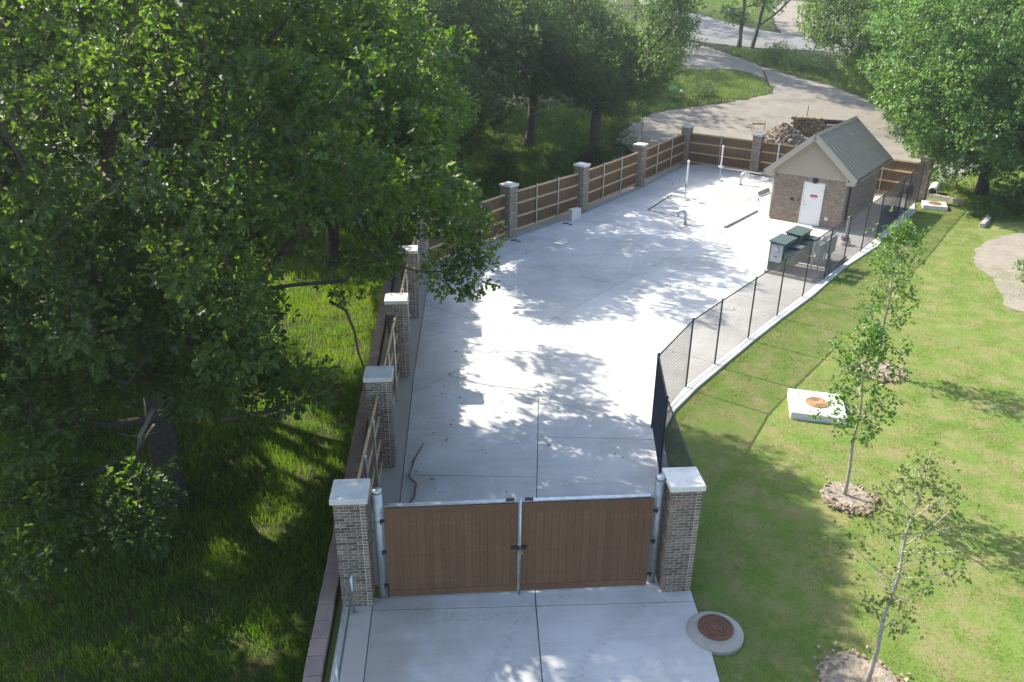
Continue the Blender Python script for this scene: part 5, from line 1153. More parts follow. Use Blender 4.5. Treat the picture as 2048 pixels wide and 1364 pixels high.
    'oak_back': '''-73,976,115 -140,917,122 -99,902,65 -5,820,209 -29,831,121 -21,965,121 -60,889,61 -92,879,100 -73,959,65 -39,809,116 -93,902,141 -32,881,116 -114,929,198 -73,906,208 -44,975,91 -13,952,80 13,814,140 13,951,89 -16,860,107 -52,816,171 -87,839,80 -27,1000,197 -14,911,96 31,901,97 -126,833,122 -52,947,83 -27,934,53 -48,916,116 -72,917,116 -38,887,68 -97,923,243 -11,920,117 -115,879,116 9,996,167 -156,888,68 -142,845,119 -50,904,147 53,955,176 -38,898,46 -101,854,100 -25,856,128 -60,961,162 29,932,95 -38,873,50 -39,850,98 -62,984,188 9,880,114 -89,821,114 -97,946,163 -62,894,81 -62,949,141 -40,903,234 -149,951,84 -92,912,171 -77,899,73 -51,946,202 -62,840,209 38,988,190 -36,871,264 -96,904,187 -16,948,206 -46,832,106 -194,918,96 3,968,137 -170,876,126 -43,858,149 -88,922,144 -29,909,84 -119,907,165 -52,840,133 -171,954,81 -18,974,102 38,977,163 -63,943,106 -112,964,63 -106,959,98 -179,927,84 -7,805,176 -79,836,103 -76,872,151 -144,938,61 -130,889,135 -136,967,108 28,848,194 -157,914,126 -42,974,111 -98,912,207 -36,943,106 -71,978,230 -73,980,163 -84,961,146 -166,875,78 -82,856,73 10,919,206 -74,941,150 13,852,142 43,973,138 -58,904,48 4,848,90 -82,933,196 -106,852,121 -41,972,64 -119,962,197 -85,918,51 -14,976,245 28,885,197 -6,993,129 -9,904,75 -96,932,95 -34,903,103 46,878,124 1,845,237 -34,961,132 -114,898,199 -18,817,106 -48,922,54 -74,964,176 -100,986,84 -35,975,211 -115,931,119 -116,976,99 -60,915,103 -79,877,243 -71,1002,158 -7,948,115 7,977,183 -13,895,111 -151,978,112 -132,901,114 -71,957,124 -33,944,137 -46,808,84 -65,942,59 -110,955,123 -80,920,216 -124,855,186 -104,808,87 11,942,118 -15,920,256 -63,881,144 17,913,104 -66,936,125 -87,870,44 -15,823,85 -96,976,126 -114,883,168 35,942,127 -36,978,160 -39,781,170 -52,951,258 -83,893,110 -93,868,128 -58,810,120 36,872,108 -136,842,87 -52,874,112 0,897,140 -64,920,187 -40,809,232 -145,975,85 -72,959,203 -162,927,63 -134,848,138 -73,1003,192 -18,877,80 -44,863,129 -152,867,98 -51,820,134 -8,934,105 -42,921,89 3,884,247 -118,892,52 -131,864,123 -56,965,123 -98,940,58 44,878,230 -34,920,135 -182,865,82 -86,851,51 18,924,80 -81,985,92 -110,903,130 -109,942,140 -76,915,67 -116,882,206 -94,871,79 -98,886,47 -42,869,83 -100,876,142 14,925,139 -131,916,139 -43,888,88 -13,849,92 -47,934,144 7,966,96 -95,976,218 -79,912,155 -166,900,136 -89,902,41 -5,873,125 -100,838,55 -27,1011,181 -137,905,168 -77,988,139 -172,906,111 -98,930,120 -80,883,78 5,905,122 -164,916,99 -182,906,90 -103,817,128 -109,829,143 -133,964,64 -150,945,125 -107,846,224 -82,950,105 -98,823,79 -46,941,123 -17,958,190 4,862,74 -112,836,89 -100,895,110 -129,875,51 -127,926,164 8,849,112 -184,873,109 -50,1000,200 -136,897,150 37,947,226 -38,1002,122 -138,912,84 1,867,102 -115,918,152 -32,944,87 -129,871,158 -26,985,175 -37,995,146 -78,886,56 -31,866,97 -88,944,135 -89,953,66 -97,839,130 -103,964,146 -115,853,73 32,819,217 -62,869,73 -66,996,119 -3,996,148 3,830,95 -119,980,116 -122,947,52 -113,946,108 -80,816,130 -150,831,91 -109,976,186 -65,981,95 -89,858,113 -149,895,128 -122,944,191 -32,841,66 -95,746,171 -137,789,221 -113,759,226 -109,779,214 -80,761,179 -42,754,130 -55,790,149 -115,748,236 -115,773,245 -121,795,241 -56,764,184 -82,810,193 -80,830,207 -133,890,254 -117,752,265 -110,778,259 -58,760,211 -15,750,170 6,770,143 -48,816,192 -25,836,169 -32,867,184 0,862,134 -87,802,263 -50,815,229 7,782,174 -61,861,237 -32,863,202 -8,863,183 -77,959,253 -49,934,214 -1,780,194 -13,810,201 -38,863,253 -50,897,245 -16,901,224 -6,904,199 -30,961,231 -4,958,215 -41,839,267 -9,838,242 -15,886,254 -8,899,251 -29,923,249 -7,949,238 -41,988,275 -24,991,245 -4,1019,245 -15,815,279 -4,832,268 -10,860,273 -22,885,275 -2,909,253 -2,923,249 -8,962,278 -27,988,278 -6,1009,277 -9,1045,266 -5,1057,254 0,897,276 -1,1023,279''',
    'elm': '''63,1237,256 33,1159,166 -30,1301,86 33,1179,199 5,1289,235 34,1223,176 2,1211,130 18,1201,143 45,1216,228 25,1246,170 -89,1321,82 -57,1242,75 -83,1331,117 0,1202,162 -64,1299,80 17,1192,111 55,1183,111 -82,1303,119 27,1206,262 12,1255,260 -29,1357,95 38,1221,128 -14,1299,59 -66,1237,161 -95,1253,115 22,1231,220 8,1215,252 11,1202,179 -64,1335,110 53,1164,210 58,1244,234 -9,1216,107 -14,1261,66 46,1181,235 -17,1231,52 28,1187,245 25,1259,222 -14,1209,198 -56,1263,62 38,1195,128 -40,1190,115 -77,1282,68 -110,1279,142 -65,1348,127 53,1152,154 -112,1310,107 -97,1265,150 50,1209,115 56,1327,199 24,1272,205 57,1265,178 54,1193,189 24,1196,84 -1,1236,144 -80,1218,119 -30,1261,180 38,1244,250 -5,1217,236 49,1287,260 -25,1230,147 -108,1295,124 -53,1275,120 -3,1252,215 -43,1235,88 -77,1341,90 5,1223,169 49,1191,259 -23,1244,169 0,1334,67 -87,1231,103 -46,1233,112 -67,1217,148 -42,1243,181 -58,1273,89 -29,1201,127 57,1166,173 -14,1208,71 -30,1216,174 -72,1220,89 41,1207,144 -14,1216,157 -46,1232,145 -30,1260,93 -87,1278,98 -103,1245,138 36,1291,240 62,1292,199 -95,1275,76 -73,1330,135 58,1275,224 1,1206,212 7,1184,201 39,1226,202 -22,1241,219 -4,1227,202 4,1269,59 30,1168,126 22,1195,222 -42,1245,56 -59,1319,78 -46,1371,111 55,1163,134 8,1177,171 -53,1265,179 -48,1212,141 -110,1304,142 51,1263,265 3,1292,46 -78,1266,169 55,1233,165 31,1270,239 41,1281,211 -64,1242,134 -13,1253,198 22,1279,256 -36,1338,102 40,1151,184 50,1300,224 -14,1187,136 8,1246,189 66,1300,246 -31,1262,49 -11,1241,70 -76,1259,72 -19,1329,73 -93,1251,94 41,1247,218 17,1183,133 -40,1308,110 36,1206,188 30,1211,111 -15,1183,113 -77,1273,116 -48,1216,82 0,1197,100 59,1220,137 -39,1330,69 41,1188,161 45,1194,211 -75,1279,143 -3,1252,171 -54,1292,101 -95,1327,135 -46,1351,78 -22,1281,42 -51,1295,53 39,1192,98 22,1305,230 5,1245,239 -27,1279,67 26,1204,165 58,1198,152 -51,1322,101 -33,1202,150 36,1237,154 -49,1200,95 9,1199,239 -85,1301,155 3,1229,52 59,1322,220 61,1214,248 -82,1344,146 38,1256,193 -115,1261,111 -35,1314,58 -79,1242,120 -90,1290,133 -20,1261,217 -26,1208,99 19,1157,196 -7,1273,200 -59,1319,124 53,1212,270 -66,1254,107 19,1221,200 14,1261,43 19,1306,44 -50,1212,118 -10,1353,72 -87,1227,149 59,1272,248 -13,1188,188 -60,1356,98 -37,1278,85 47,1231,276 -55,1216,166 -36,1260,72 -75,1255,151 64,1312,179 -68,1199,107 21,1170,220 -113,1274,96 2,1267,236 -4,1189,223 -85,1292,84 -36,1273,196 -106,1263,129 35,1317,213 -104,1293,94 31,1168,147''',
    'ash_one': '''92,1150,146 90,1184,144 87,1244,250 85,1182,221 109,1248,252 51,1220,226 156,1201,115 133,1201,239 127,1187,85 81,1162,175 125,1241,162 142,1232,223 111,1220,127 71,1217,198 57,1191,160 122,1232,143 112,1206,160 158,1227,123 159,1260,236 145,1201,148 111,1199,99 64,1184,225 112,1182,240 83,1180,204 84,1111,217 38,1189,144 146,1237,192 76,1218,153 94,1204,263 161,1248,154 103,1130,126 152,1240,116 123,1231,111 71,1222,233 112,1242,192 53,1204,119 144,1149,137 131,1125,108 66,1194,90 116,1223,154 136,1227,139 97,1172,150 123,1243,211 128,1176,174 71,1142,163 58,1220,240 126,1250,109 68,1163,221 145,1146,103 137,1172,108 45,1233,210 125,1154,107 57,1169,149 156,1171,123 124,1140,111 80,1140,224 134,1254,168 139,1254,129 124,1120,124 78,1222,174 68,1206,163 84,1168,82 98,1121,166 112,1126,175 72,1209,119 109,1184,93 128,1236,195 82,1159,115 95,1181,109 155,1215,146 80,1204,201 120,1109,160 76,1248,200 154,1166,96 128,1172,75 158,1195,86 121,1154,184 89,1224,244 153,1182,184 89,1253,236 124,1134,209 47,1191,229 79,1250,169 74,1125,234 140,1203,108 151,1173,143 137,1110,167 101,1173,122 149,1157,149 51,1190,135 80,1199,132 93,1158,231 139,1260,148 101,1262,198 71,1141,246 158,1199,133 111,1148,113 109,1232,246 131,1163,132 105,1116,200 149,1262,189 119,1274,206 47,1161,187 157,1174,108 106,1232,180 112,1246,268 79,1268,173 89,1127,203 81,1186,244 87,1145,132 148,1181,166 95,1219,161 69,1248,216 110,1168,90 94,1203,173 53,1149,142 126,1190,162 77,1192,190 106,1141,150 132,1192,122 97,1203,134 64,1221,262 76,1141,117 151,1245,229 49,1211,208 81,1190,91 79,1168,102 65,1152,176 114,1126,98 67,1146,146 150,1129,121 126,1149,146 113,1249,134 140,1138,181 136,1130,166 98,1135,188 160,1228,249 107,1157,146 134,1230,179 142,1159,183 110,1141,202 105,1114,152 68,1184,122 81,1168,259 125,1109,191 137,1222,110 86,1260,189 71,1186,211 58,1131,206 130,1213,159 47,1183,210 128,1226,206 105,1178,177 152,1249,182 105,1217,224 47,1149,199 101,1196,150 85,1163,138 47,1228,147 143,1249,264 92,1151,94 61,1170,93 92,1141,117 140,1199,133 54,1181,101 121,1260,254 148,1220,189 50,1210,248 56,1146,218 129,1269,236 96,1235,222 82,1232,191 118,1256,182 66,1178,186 63,1231,188 118,1225,267 95,1261,218 45,1178,241 122,1175,155 62,1246,193 130,1139,134 39,1158,163 152,1221,204 123,1222,237 74,1157,154 66,1210,133 136,1159,96 41,1223,197 151,1186,126 60,1136,189 142,1179,86 61,1177,200 47,1139,165 107,1267,240 90,1115,182 148,1258,251 68,1125,152 56,1157,246 118,1188,147 104,1189,130 145,1232,165 152,1217,245 54,1209,159 76,1197,277 92,1252,149 79,1191,105 65,1206,205 78,1174,131 138,1190,96 104,1229,140 48,1231,176 92,1131,229 138,1127,139 43,1165,233 116,1253,230 162,1230,98 99,1235,155 140,1147,119 116,1200,178 116,1147,127 85,1108,200 87,1150,160 149,1237,85 107,1169,67 68,1233,250 122,1149,213 125,1274,156 64,1199,185 160,1236,183 53,1167,135 161,1216,102 127,1218,97 88,1218,199 108,1275,166 136,1155,80 101,1170,221 79,1182,163 66,1177,269 73,1155,234 139,1238,150 107,1261,151 108,1124,142 64,1166,236 36,1197,158 143,1201,218 159,1208,164 108,1273,182 61,1200,148 128,1237,226 63,1204,260 78,1168,194 96,1221,186 118,1226,222 139,1274,205 134,1158,169 93,1212,216 93,1208,245 78,1216,274 141,1217,128 111,1147,96 52,1185,120 119,1135,156 141,1130,198 127,1249,141 139,1199,164 63,1232,173 60,1160,197 89,1242,180 82,1130,127 156,1245,255 150,1137,164 142,1207,89 160,1244,136 86,1154,203 111,1129,113 94,1125,138 63,1195,244 103,1160,101 104,1262,170 120,1200,119''',
    'ash_two': '''169,1191,113 276,1206,120 144,1145,167 169,1191,180 180,1179,203 145,1188,207 192,1162,129 192,1225,163 207,1207,114 291,1198,131 205,1152,151 164,1192,219 228,1097,112 173,1126,169 220,1194,97 250,1208,174 266,1188,101 257,1159,120 192,1191,120 182,1129,106 237,1174,67 258,1213,143 179,1229,224 225,1096,96 180,1211,151 137,1165,166 155,1138,181 212,1089,107 206,1238,171 177,1176,87 172,1129,119 302,1208,120 197,1157,80 155,1206,147 208,1157,72 241,1087,106 208,1105,119 230,1236,142 244,1103,96 177,1171,138 161,1153,119 206,1140,96 162,1209,220 141,1127,188 242,1144,91 198,1183,144 168,1173,121 171,1160,107 262,1190,116 208,1183,104 154,1145,133 224,1214,185 251,1164,132 280,1138,113 296,1182,124 168,1174,152 213,1200,172 175,1157,129 252,1117,121 202,1111,135 274,1103,106 228,1178,114 183,1209,181 179,1136,150 148,1104,178 157,1153,188 232,1170,149 214,1155,109 275,1176,104 252,1174,111 270,1142,103 224,1179,132 195,1164,153 266,1238,168 232,1155,130 193,1149,107 200,1114,97 189,1209,216 186,1196,140 162,1124,150 141,1108,154 207,1224,198 208,1199,128 208,1226,144 220,1136,126 306,1201,90 283,1159,127 263,1122,100 302,1179,101 189,1124,132 178,1186,132 158,1116,172 256,1184,133 230,1216,126 165,1221,197 246,1212,129 217,1167,124 267,1203,95 282,1205,146 230,1183,87 278,1187,134 169,1096,142 226,1208,138 231,1195,132 154,1088,152 231,1121,71 239,1192,170 229,1222,162 222,1150,143 221,1148,68 169,1199,207 208,1204,86 199,1136,128 229,1158,90 248,1189,104 140,1184,179 182,1088,147 290,1193,107 288,1150,89 212,1144,82 208,1101,92 192,1220,186 179,1222,199 233,1131,95 217,1113,94 152,1104,136 214,1166,152 199,1194,164 200,1127,107 200,1126,144 214,1191,116 149,1211,213 250,1181,81 159,1205,192 156,1131,123 161,1188,147 161,1218,172 171,1109,121 228,1118,130 198,1213,144 144,1197,187 247,1189,147 140,1134,141 246,1229,191 230,1150,159 226,1194,157 214,1191,141 155,1146,97 200,1208,158 166,1173,182 231,1208,153 157,1138,158 309,1195,127 241,1135,126 282,1230,139 257,1217,160 175,1140,95 233,1192,105 303,1220,141 237,1146,108 252,1198,78 182,1161,90 181,1163,163 243,1208,91 257,1203,153 255,1169,147 208,1162,97 189,1170,115 245,1160,100 214,1214,172 187,1109,110 192,1141,142 177,1186,153 175,1224,175 144,1203,158 194,1128,74 174,1095,127 287,1198,92 287,1170,90 245,1153,145 172,1111,137 201,1186,91 219,1099,127 155,1168,145 288,1132,90 225,1112,108 154,1167,166 177,1168,193 178,1144,178 216,1121,72 255,1233,145 208,1176,172 187,1133,162 265,1167,91 226,1136,141 222,1221,143 221,1172,76 233,1242,182 196,1193,183 141,1162,210 140,1120,168 257,1203,109 199,1174,193 229,1210,110 191,1202,107 190,1162,187 184,1238,172 166,1195,161 134,1141,195 155,1206,239 181,1226,148 212,1122,122 266,1117,116 221,1128,87 230,1241,164 288,1209,110 270,1228,131 255,1245,160 197,1078,131 176,1213,228 279,1226,161 240,1196,121 145,1183,150 196,1177,130 182,1115,91 254,1139,119 160,1154,144 193,1177,174 156,1174,108 137,1173,221 255,1198,126 267,1156,129 152,1160,102 268,1178,126 148,1094,164 193,1239,219 170,1119,109 279,1108,90 140,1158,184 145,1214,181 215,1120,141 216,1212,98 160,1187,206 181,1144,133 137,1170,191 302,1163,112 172,1124,85 182,1175,102 244,1158,64 311,1183,113 194,1214,201 240,1130,141 214,1156,133 185,1219,133 145,1121,154 189,1106,129 242,1163,80 279,1126,103 286,1165,108 153,1186,193 250,1132,107 213,1227,125 246,1247,174 159,1218,157 150,1195,223 179,1198,194 135,1099,171 149,1182,124 234,1233,201 174,1200,132 195,1225,225 214,1241,207 244,1234,160 262,1217,116 205,1127,86 187,1087,119 281,1180,122 210,1207,199 136,1149,153 190,1162,102 173,1146,113 220,1223,204 211,1187,158 193,1238,200 223,1098,81 187,1227,212 205,1170,116 263,1162,106 242,1117,104 196,1153,165 227,1143,80 211,1192,193 175,1099,155 210,1079,122 153,1173,204 151,1134,106 268,1178,141 218,1233,181 158,1202,171 194,1198,198 297,1151,103 210,1183,75 171,1231,188 194,1173,72 177,1149,83 191,1133,90 143,1159,141 254,1175,96 165,1105,167 150,1161,127 166,1155,159 134,1121,139 249,1228,130 240,1138,63 242,1226,173 272,1202,157 257,1135,134 229,1204,86 294,1189,78 223,1202,122 227,1162,106 184,1191,167 216,1244,192 314,1204,108 172,1129,136 190,1149,92 235,1231,125 182,1157,149 146,1207,199 292,1214,132 201,1234,187 224,1188,172 282,1184,89 238,1182,137 234,1120,116 248,1215,104 285,1240,165 207,1142,117 228,1202,173 236,1170,124 200,1217,126 323,1198,118 189,1102,95 214,1224,159 238,1171,93 166,1213,139 253,1179,157 187,1206,125 211,1142,141 140,1185,164 134,1136,175 267,1202,136 179,1119,156 264,1105,94 153,1121,139 302,1176,84 274,1142,89 182,1191,95 184,1206,166 275,1167,117 149,1118,124 167,1177,98 217,1126,103 255,1247,190 197,1212,175 184,1139,118 271,1238,146 169,1157,177 206,1216,212 258,1090,97 155,1181,162 247,1103,110 204,1170,139 278,1214,100 168,1083,154 173,1174,168 277,1159,96 213,1177,89 220,1237,152 198,1093,103 132,1110,184 204,1138,157 191,1180,158 288,1220,151 158,1192,133 159,1107,152 194,1234,150 140,1176,136 158,1149,170 187,1114,143 256,1145,96 221,1148,95 225,1134,66 229,1187,70 201,1113,79 204,1200,99 192,1173,88 238,1128,81 166,1224,218 243,1202,159 259,1107,262 269,1153,262 276,1123,263 288,1152,259 285,1101,258 300,1160,264 296,1114,256 317,1181,259 311,1099,261 326,1164,265 265,1115,253 277,1151,245 271,1093,250 284,1160,250 287,1104,250 307,1176,252 302,1125,245 320,1183,248 313,1100,246 334,1163,251 255,1097,240 274,1178,242 282,1115,237 293,1159,239 296,1123,235 312,1177,235 300,1106,240 316,1168,239 318,1102,234 334,1185,233 261,1110,220 279,1161,228 267,1093,229 291,1167,221 292,1127,222 315,1189,229 309,1120,222 317,1167,223 307,1091,222 335,1175,221 264,1121,214 286,1173,206 270,1092,207 294,1153,213 295,1120,216 306,1152,213 301,1108,207 324,1167,213 316,1095,207 336,1178,213 265,1128,195 285,1170,202 278,1118,202 295,1172,193 293,1118,197 306,1181,202 303,1107,204 314,1155,199 315,1102,196 336,1184,201 267,1111,186 272,1155,190 286,1121,189 293,1171,180 303,1129,190 299,1155,190 309,1112,190 319,1161,182 312,1090,185 333,1162,180 262,1098,173 278,1172,169 277,1100,177 294,1163,169 300,1110,178 308,1152,173 307,1126,174 320,1157,167 314,1094,171 338,1169,172 265,1099,160 282,1169,157 280,1120,156 300,1189,155 307,1128,157 302,1153,154 306,1094,164 316,1155,157 328,1116,158 341,1185,156 270,1127,141 281,1167,141 280,1103,152 299,1151,150 302,1113,143 321,1178,141 314,1124,144 336,1182,143 268,1107,130 287,1156,125 274,1090,132 291,1158,136 294,1106,138 316,1186,133 263,1099,122 290,1159,120 293,1122,120 305,1174,116''',
    'right_big': '''589,939,96 604,878,269 599,856,227 807,816,55 798,881,140 730,782,43 564,841,140 580,937,49 670,992,128 538,959,201 654,975,98 757,884,160 766,944,137 508,821,92 523,866,174 827,820,95 705,952,227 799,866,145 668,820,120 677,867,144 555,972,202 670,941,266 576,840,247 620,1005,257 547,945,244 617,836,144 685,793,137 713,892,97 588,816,173 636,842,81 699,911,277 582,902,241 809,899,90 579,980,205 696,875,125 636,849,237 517,848,68 646,772,97 726,861,159 541,861,94 587,978,236 753,857,137 599,953,119 513,911,108 669,861,104 735,989,239 718,873,226 703,791,73 670,932,64 650,1003,101 769,957,195 562,898,100 557,915,70 646,975,268 820,798,118 745,806,152 550,842,92 614,815,121 702,1032,136 550,930,88 491,842,109 608,1019,181 712,920,58 602,827,168 751,896,63 662,772,54 527,934,126 774,816,159 771,966,208 555,847,222 584,805,76 638,862,167 601,873,113 536,858,149 624,825,166 729,909,198 641,822,108 701,943,80 566,796,66 582,835,123 687,895,166 715,897,145 522,890,132 669,990,108 638,1047,160 729,969,186 668,786,135 580,879,103 633,802,144 675,803,213 684,998,92 623,1005,243 702,807,204 814,867,141 570,858,165 608,1036,217 563,959,82 596,903,237 643,816,175 612,976,64 719,933,126 657,1018,93 538,920,123 674,977,213 565,926,122 526,885,112 739,907,44 762,958,153 532,850,217 577,925,142 792,798,138 506,915,123 778,887,165 546,822,110 531,918,142 664,1025,156 596,916,153 558,892,206 600,843,62 557,869,163 632,1027,206 644,861,249 661,901,127 607,842,95 730,977,123 654,991,224 661,776,87 766,904,160 656,927,69 597,821,138 627,881,137 506,852,138 693,967,111 732,940,232 731,764,49 562,940,101 820,834,60 691,831,197 559,887,113 638,834,152 776,872,97 699,882,151 663,844,140 800,823,82 744,950,152 684,896,63 616,861,147 608,906,268 693,935,116 723,898,169 793,860,69 758,794,162 627,824,68 730,810,183 610,955,256 518,969,182 561,897,64 620,841,170 800,801,68 589,861,44 668,1003,244 699,917,153 538,803,99 546,963,112 644,862,153 553,863,57 622,953,280 563,906,173 574,893,106 758,905,233 738,926,238 659,895,279 764,920,179 675,844,232 753,800,42 784,774,90 605,952,64 557,899,82 530,922,222 734,916,91 731,865,196 643,807,118 638,825,81 688,799,43 641,811,239 666,975,121 692,808,171 737,983,200 569,959,108 624,864,55 612,903,151 584,861,95 627,778,89 513,877,143 650,873,283 616,856,100 608,784,166 748,920,52 804,848,118 539,884,223 679,1010,255 709,912,76 694,891,245 681,900,265 777,901,147 527,851,110 667,847,90 704,958,245 534,876,150 818,872,93 760,926,106 620,957,83 565,861,140 791,900,91 777,805,53 787,802,36 736,910,65 728,793,128 637,928,77 651,947,262 586,1034,120 676,856,174 676,1008,186 649,953,246 528,972,169 501,856,109 743,847,153 758,812,54 698,805,64 658,838,101 588,986,257 688,823,25 713,818,147 595,996,239 709,852,254 645,903,251 542,968,214 551,978,240 618,932,272 755,916,68 609,1019,226 526,856,87 641,992,242 694,859,165 739,993,156 672,925,121 762,918,124 586,801,145 629,1026,181 653,834,164 655,998,197 513,993,180 782,943,158 655,818,81 610,803,195 649,924,237 695,822,240 779,858,171 652,821,137 648,793,102 713,837,176 587,962,125 528,838,145 584,916,256 637,1040,200 590,820,104 509,884,206 659,837,229 645,937,250 705,892,120 704,852,28 542,874,193 518,963,134 680,759,76 780,854,54 648,938,108 663,799,76 798,767,94 597,989,106 666,832,151 615,1011,92 616,833,183 548,939,182 695,960,74 583,822,210 540,1016,192 648,1023,111 559,965,161 706,847,221 628,1007,118 630,816,38 690,865,240 524,900,77 715,860,170 780,907,131 778,968,163 499,932,190 570,1025,194 557,879,125 827,880,113 747,836,187 567,865,109 762,898,139 532,795,83 597,906,89 611,834,34 604,780,125 691,845,81 728,918,144 572,905,82 613,998,121 545,897,92 651,979,64 683,945,272 710,743,88 620,956,135 676,778,49 531,807,116 731,823,162 555,1004,237 587,791,117 639,802,60 647,814,95 648,832,185 650,875,63 752,886,47 673,867,42 807,906,114 699,845,173 555,868,179 689,822,209 640,922,149 687,878,56 642,1008,223 794,832,58 637,968,236 627,824,221 774,826,75 591,925,45 708,883,28 669,975,228 520,915,91 734,867,234 610,798,141 695,970,218 670,850,47 599,949,139 557,989,93 666,1026,121 526,982,136 633,868,126 695,972,83 741,751,120 527,897,234 615,814,58 613,855,70 596,874,215 551,1005,220 663,829,199 664,857,124 659,1042,144 489,882,140 597,877,52 711,957,266 687,814,113 516,988,203 567,873,232 738,942,167 537,853,62 691,932,251 648,915,80 623,847,64 600,873,157 636,818,143 586,819,235 578,1033,218 800,851,151 726,977,251 683,1017,148 699,911,130 607,868,42 625,1050,133 610,886,243 740,869,219 708,899,225 669,1005,160 639,792,127 555,918,157 721,980,159 810,789,97 550,928,116 546,832,137 777,791,56 753,936,124 580,988,192 745,904,116 681,769,119 828,851,131 566,987,168 709,897,56 743,833,165 694,911,99 654,788,115 622,856,267 624,811,204 623,892,108 734,1015,150 719,906,213 679,880,137 639,1011,181 622,947,111 580,842,167 577,862,131 643,907,268 571,903,253 684,1025,220 680,919,253 687,1024,182 663,847,154 745,900,97 704,1008,192 680,775,63 781,923,101 571,814,172 648,804,184 563,906,49 527,919,104 635,855,46 617,873,130 742,1001,129 691,859,33 825,855,96 620,969,241 645,992,140 577,909,121 597,991,80 552,787,102 731,850,180 680,830,96 657,878,269 629,911,87 658,798,127 819,856,71 672,908,81 707,855,86 650,881,81 746,1001,181 711,893,74 569,901,159 674,873,62 593,929,264 576,842,85 642,887,138 783,821,98 495,900,130 744,888,138 637,1012,246 687,860,97 589,860,245 751,881,122 681,959,61 803,837,73 578,998,231 595,914,112 694,912,82 726,978,232 651,1035,233 588,963,269 699,1025,194 574,808,205 724,846,18 524,820,134 539,859,172 548,842,50 509,835,83 662,1043,197 518,858,144 768,880,134 598,955,281 522,909,227 564,964,260 704,1038,198 793,835,36 563,1007,154 568,979,250 615,797,155 533,839,159 715,990,116 720,975,104 764,906,102 673,859,82 666,845,255 523,879,90 566,968,93 537,1004,177 681,842,56 604,1052,149 731,1017,203 804,815,98 710,975,190 639,937,138 528,884,186 794,886,66 646,998,176 778,935,124 728,1009,122 699,921,116 708,768,80 707,783,129 657,781,170 736,907,149 579,884,168 612,843,128 534,886,65 716,986,141 624,917,145 632,948,60 644,946,82 680,818,242 815,888,126 701,932,70 657,894,97 639,857,272 646,851,61 514,918,151 564,868,65 683,843,211 717,918,261 611,1057,169 709,822,184 681,933,100 695,992,261 605,830,130 592,808,62 569,932,67 637,872,70 502,954,145 574,840,185 701,824,35 629,948,94 631,874,41 701,876,265 689,863,71 583,935,245 766,926,80 532,827,113 711,972,215 614,915,62 711,886,161 683,1024,121 588,886,118 556,811,187 732,894,155 635,982,70 701,1001,105 609,983,269 535,838,66 718,913,158 773,794,40 535,913,81 535,844,123 708,1018,203 742,843,31 618,896,59 672,963,279 800,829,149 745,915,128 733,863,99 534,834,198 549,983,111 537,946,160 818,864,117 751,873,102 629,868,251 699,1005,149 653,1047,161 612,1003,234 781,939,138 497,888,181 664,1004,210 523,970,209 537,865,72 715,847,116 583,1015,207 766,840,150 594,1007,215 663,1012,122 758,779,102 704,846,104 648,810,158 651,842,124 523,905,206 692,834,153 543,867,130 594,982,148 558,828,165 630,1032,149 511,863,126 505,907,151 637,1002,266 662,1055,150 533,926,169 617,893,142 608,811,157 639,861,79 487,886,117 615,872,219 719,781,32 622,792,99 675,869,115 741,916,182 542,821,145 571,824,124 757,884,212 640,978,85 788,857,123 720,999,166 545,895,239 548,853,133 690,855,222''',
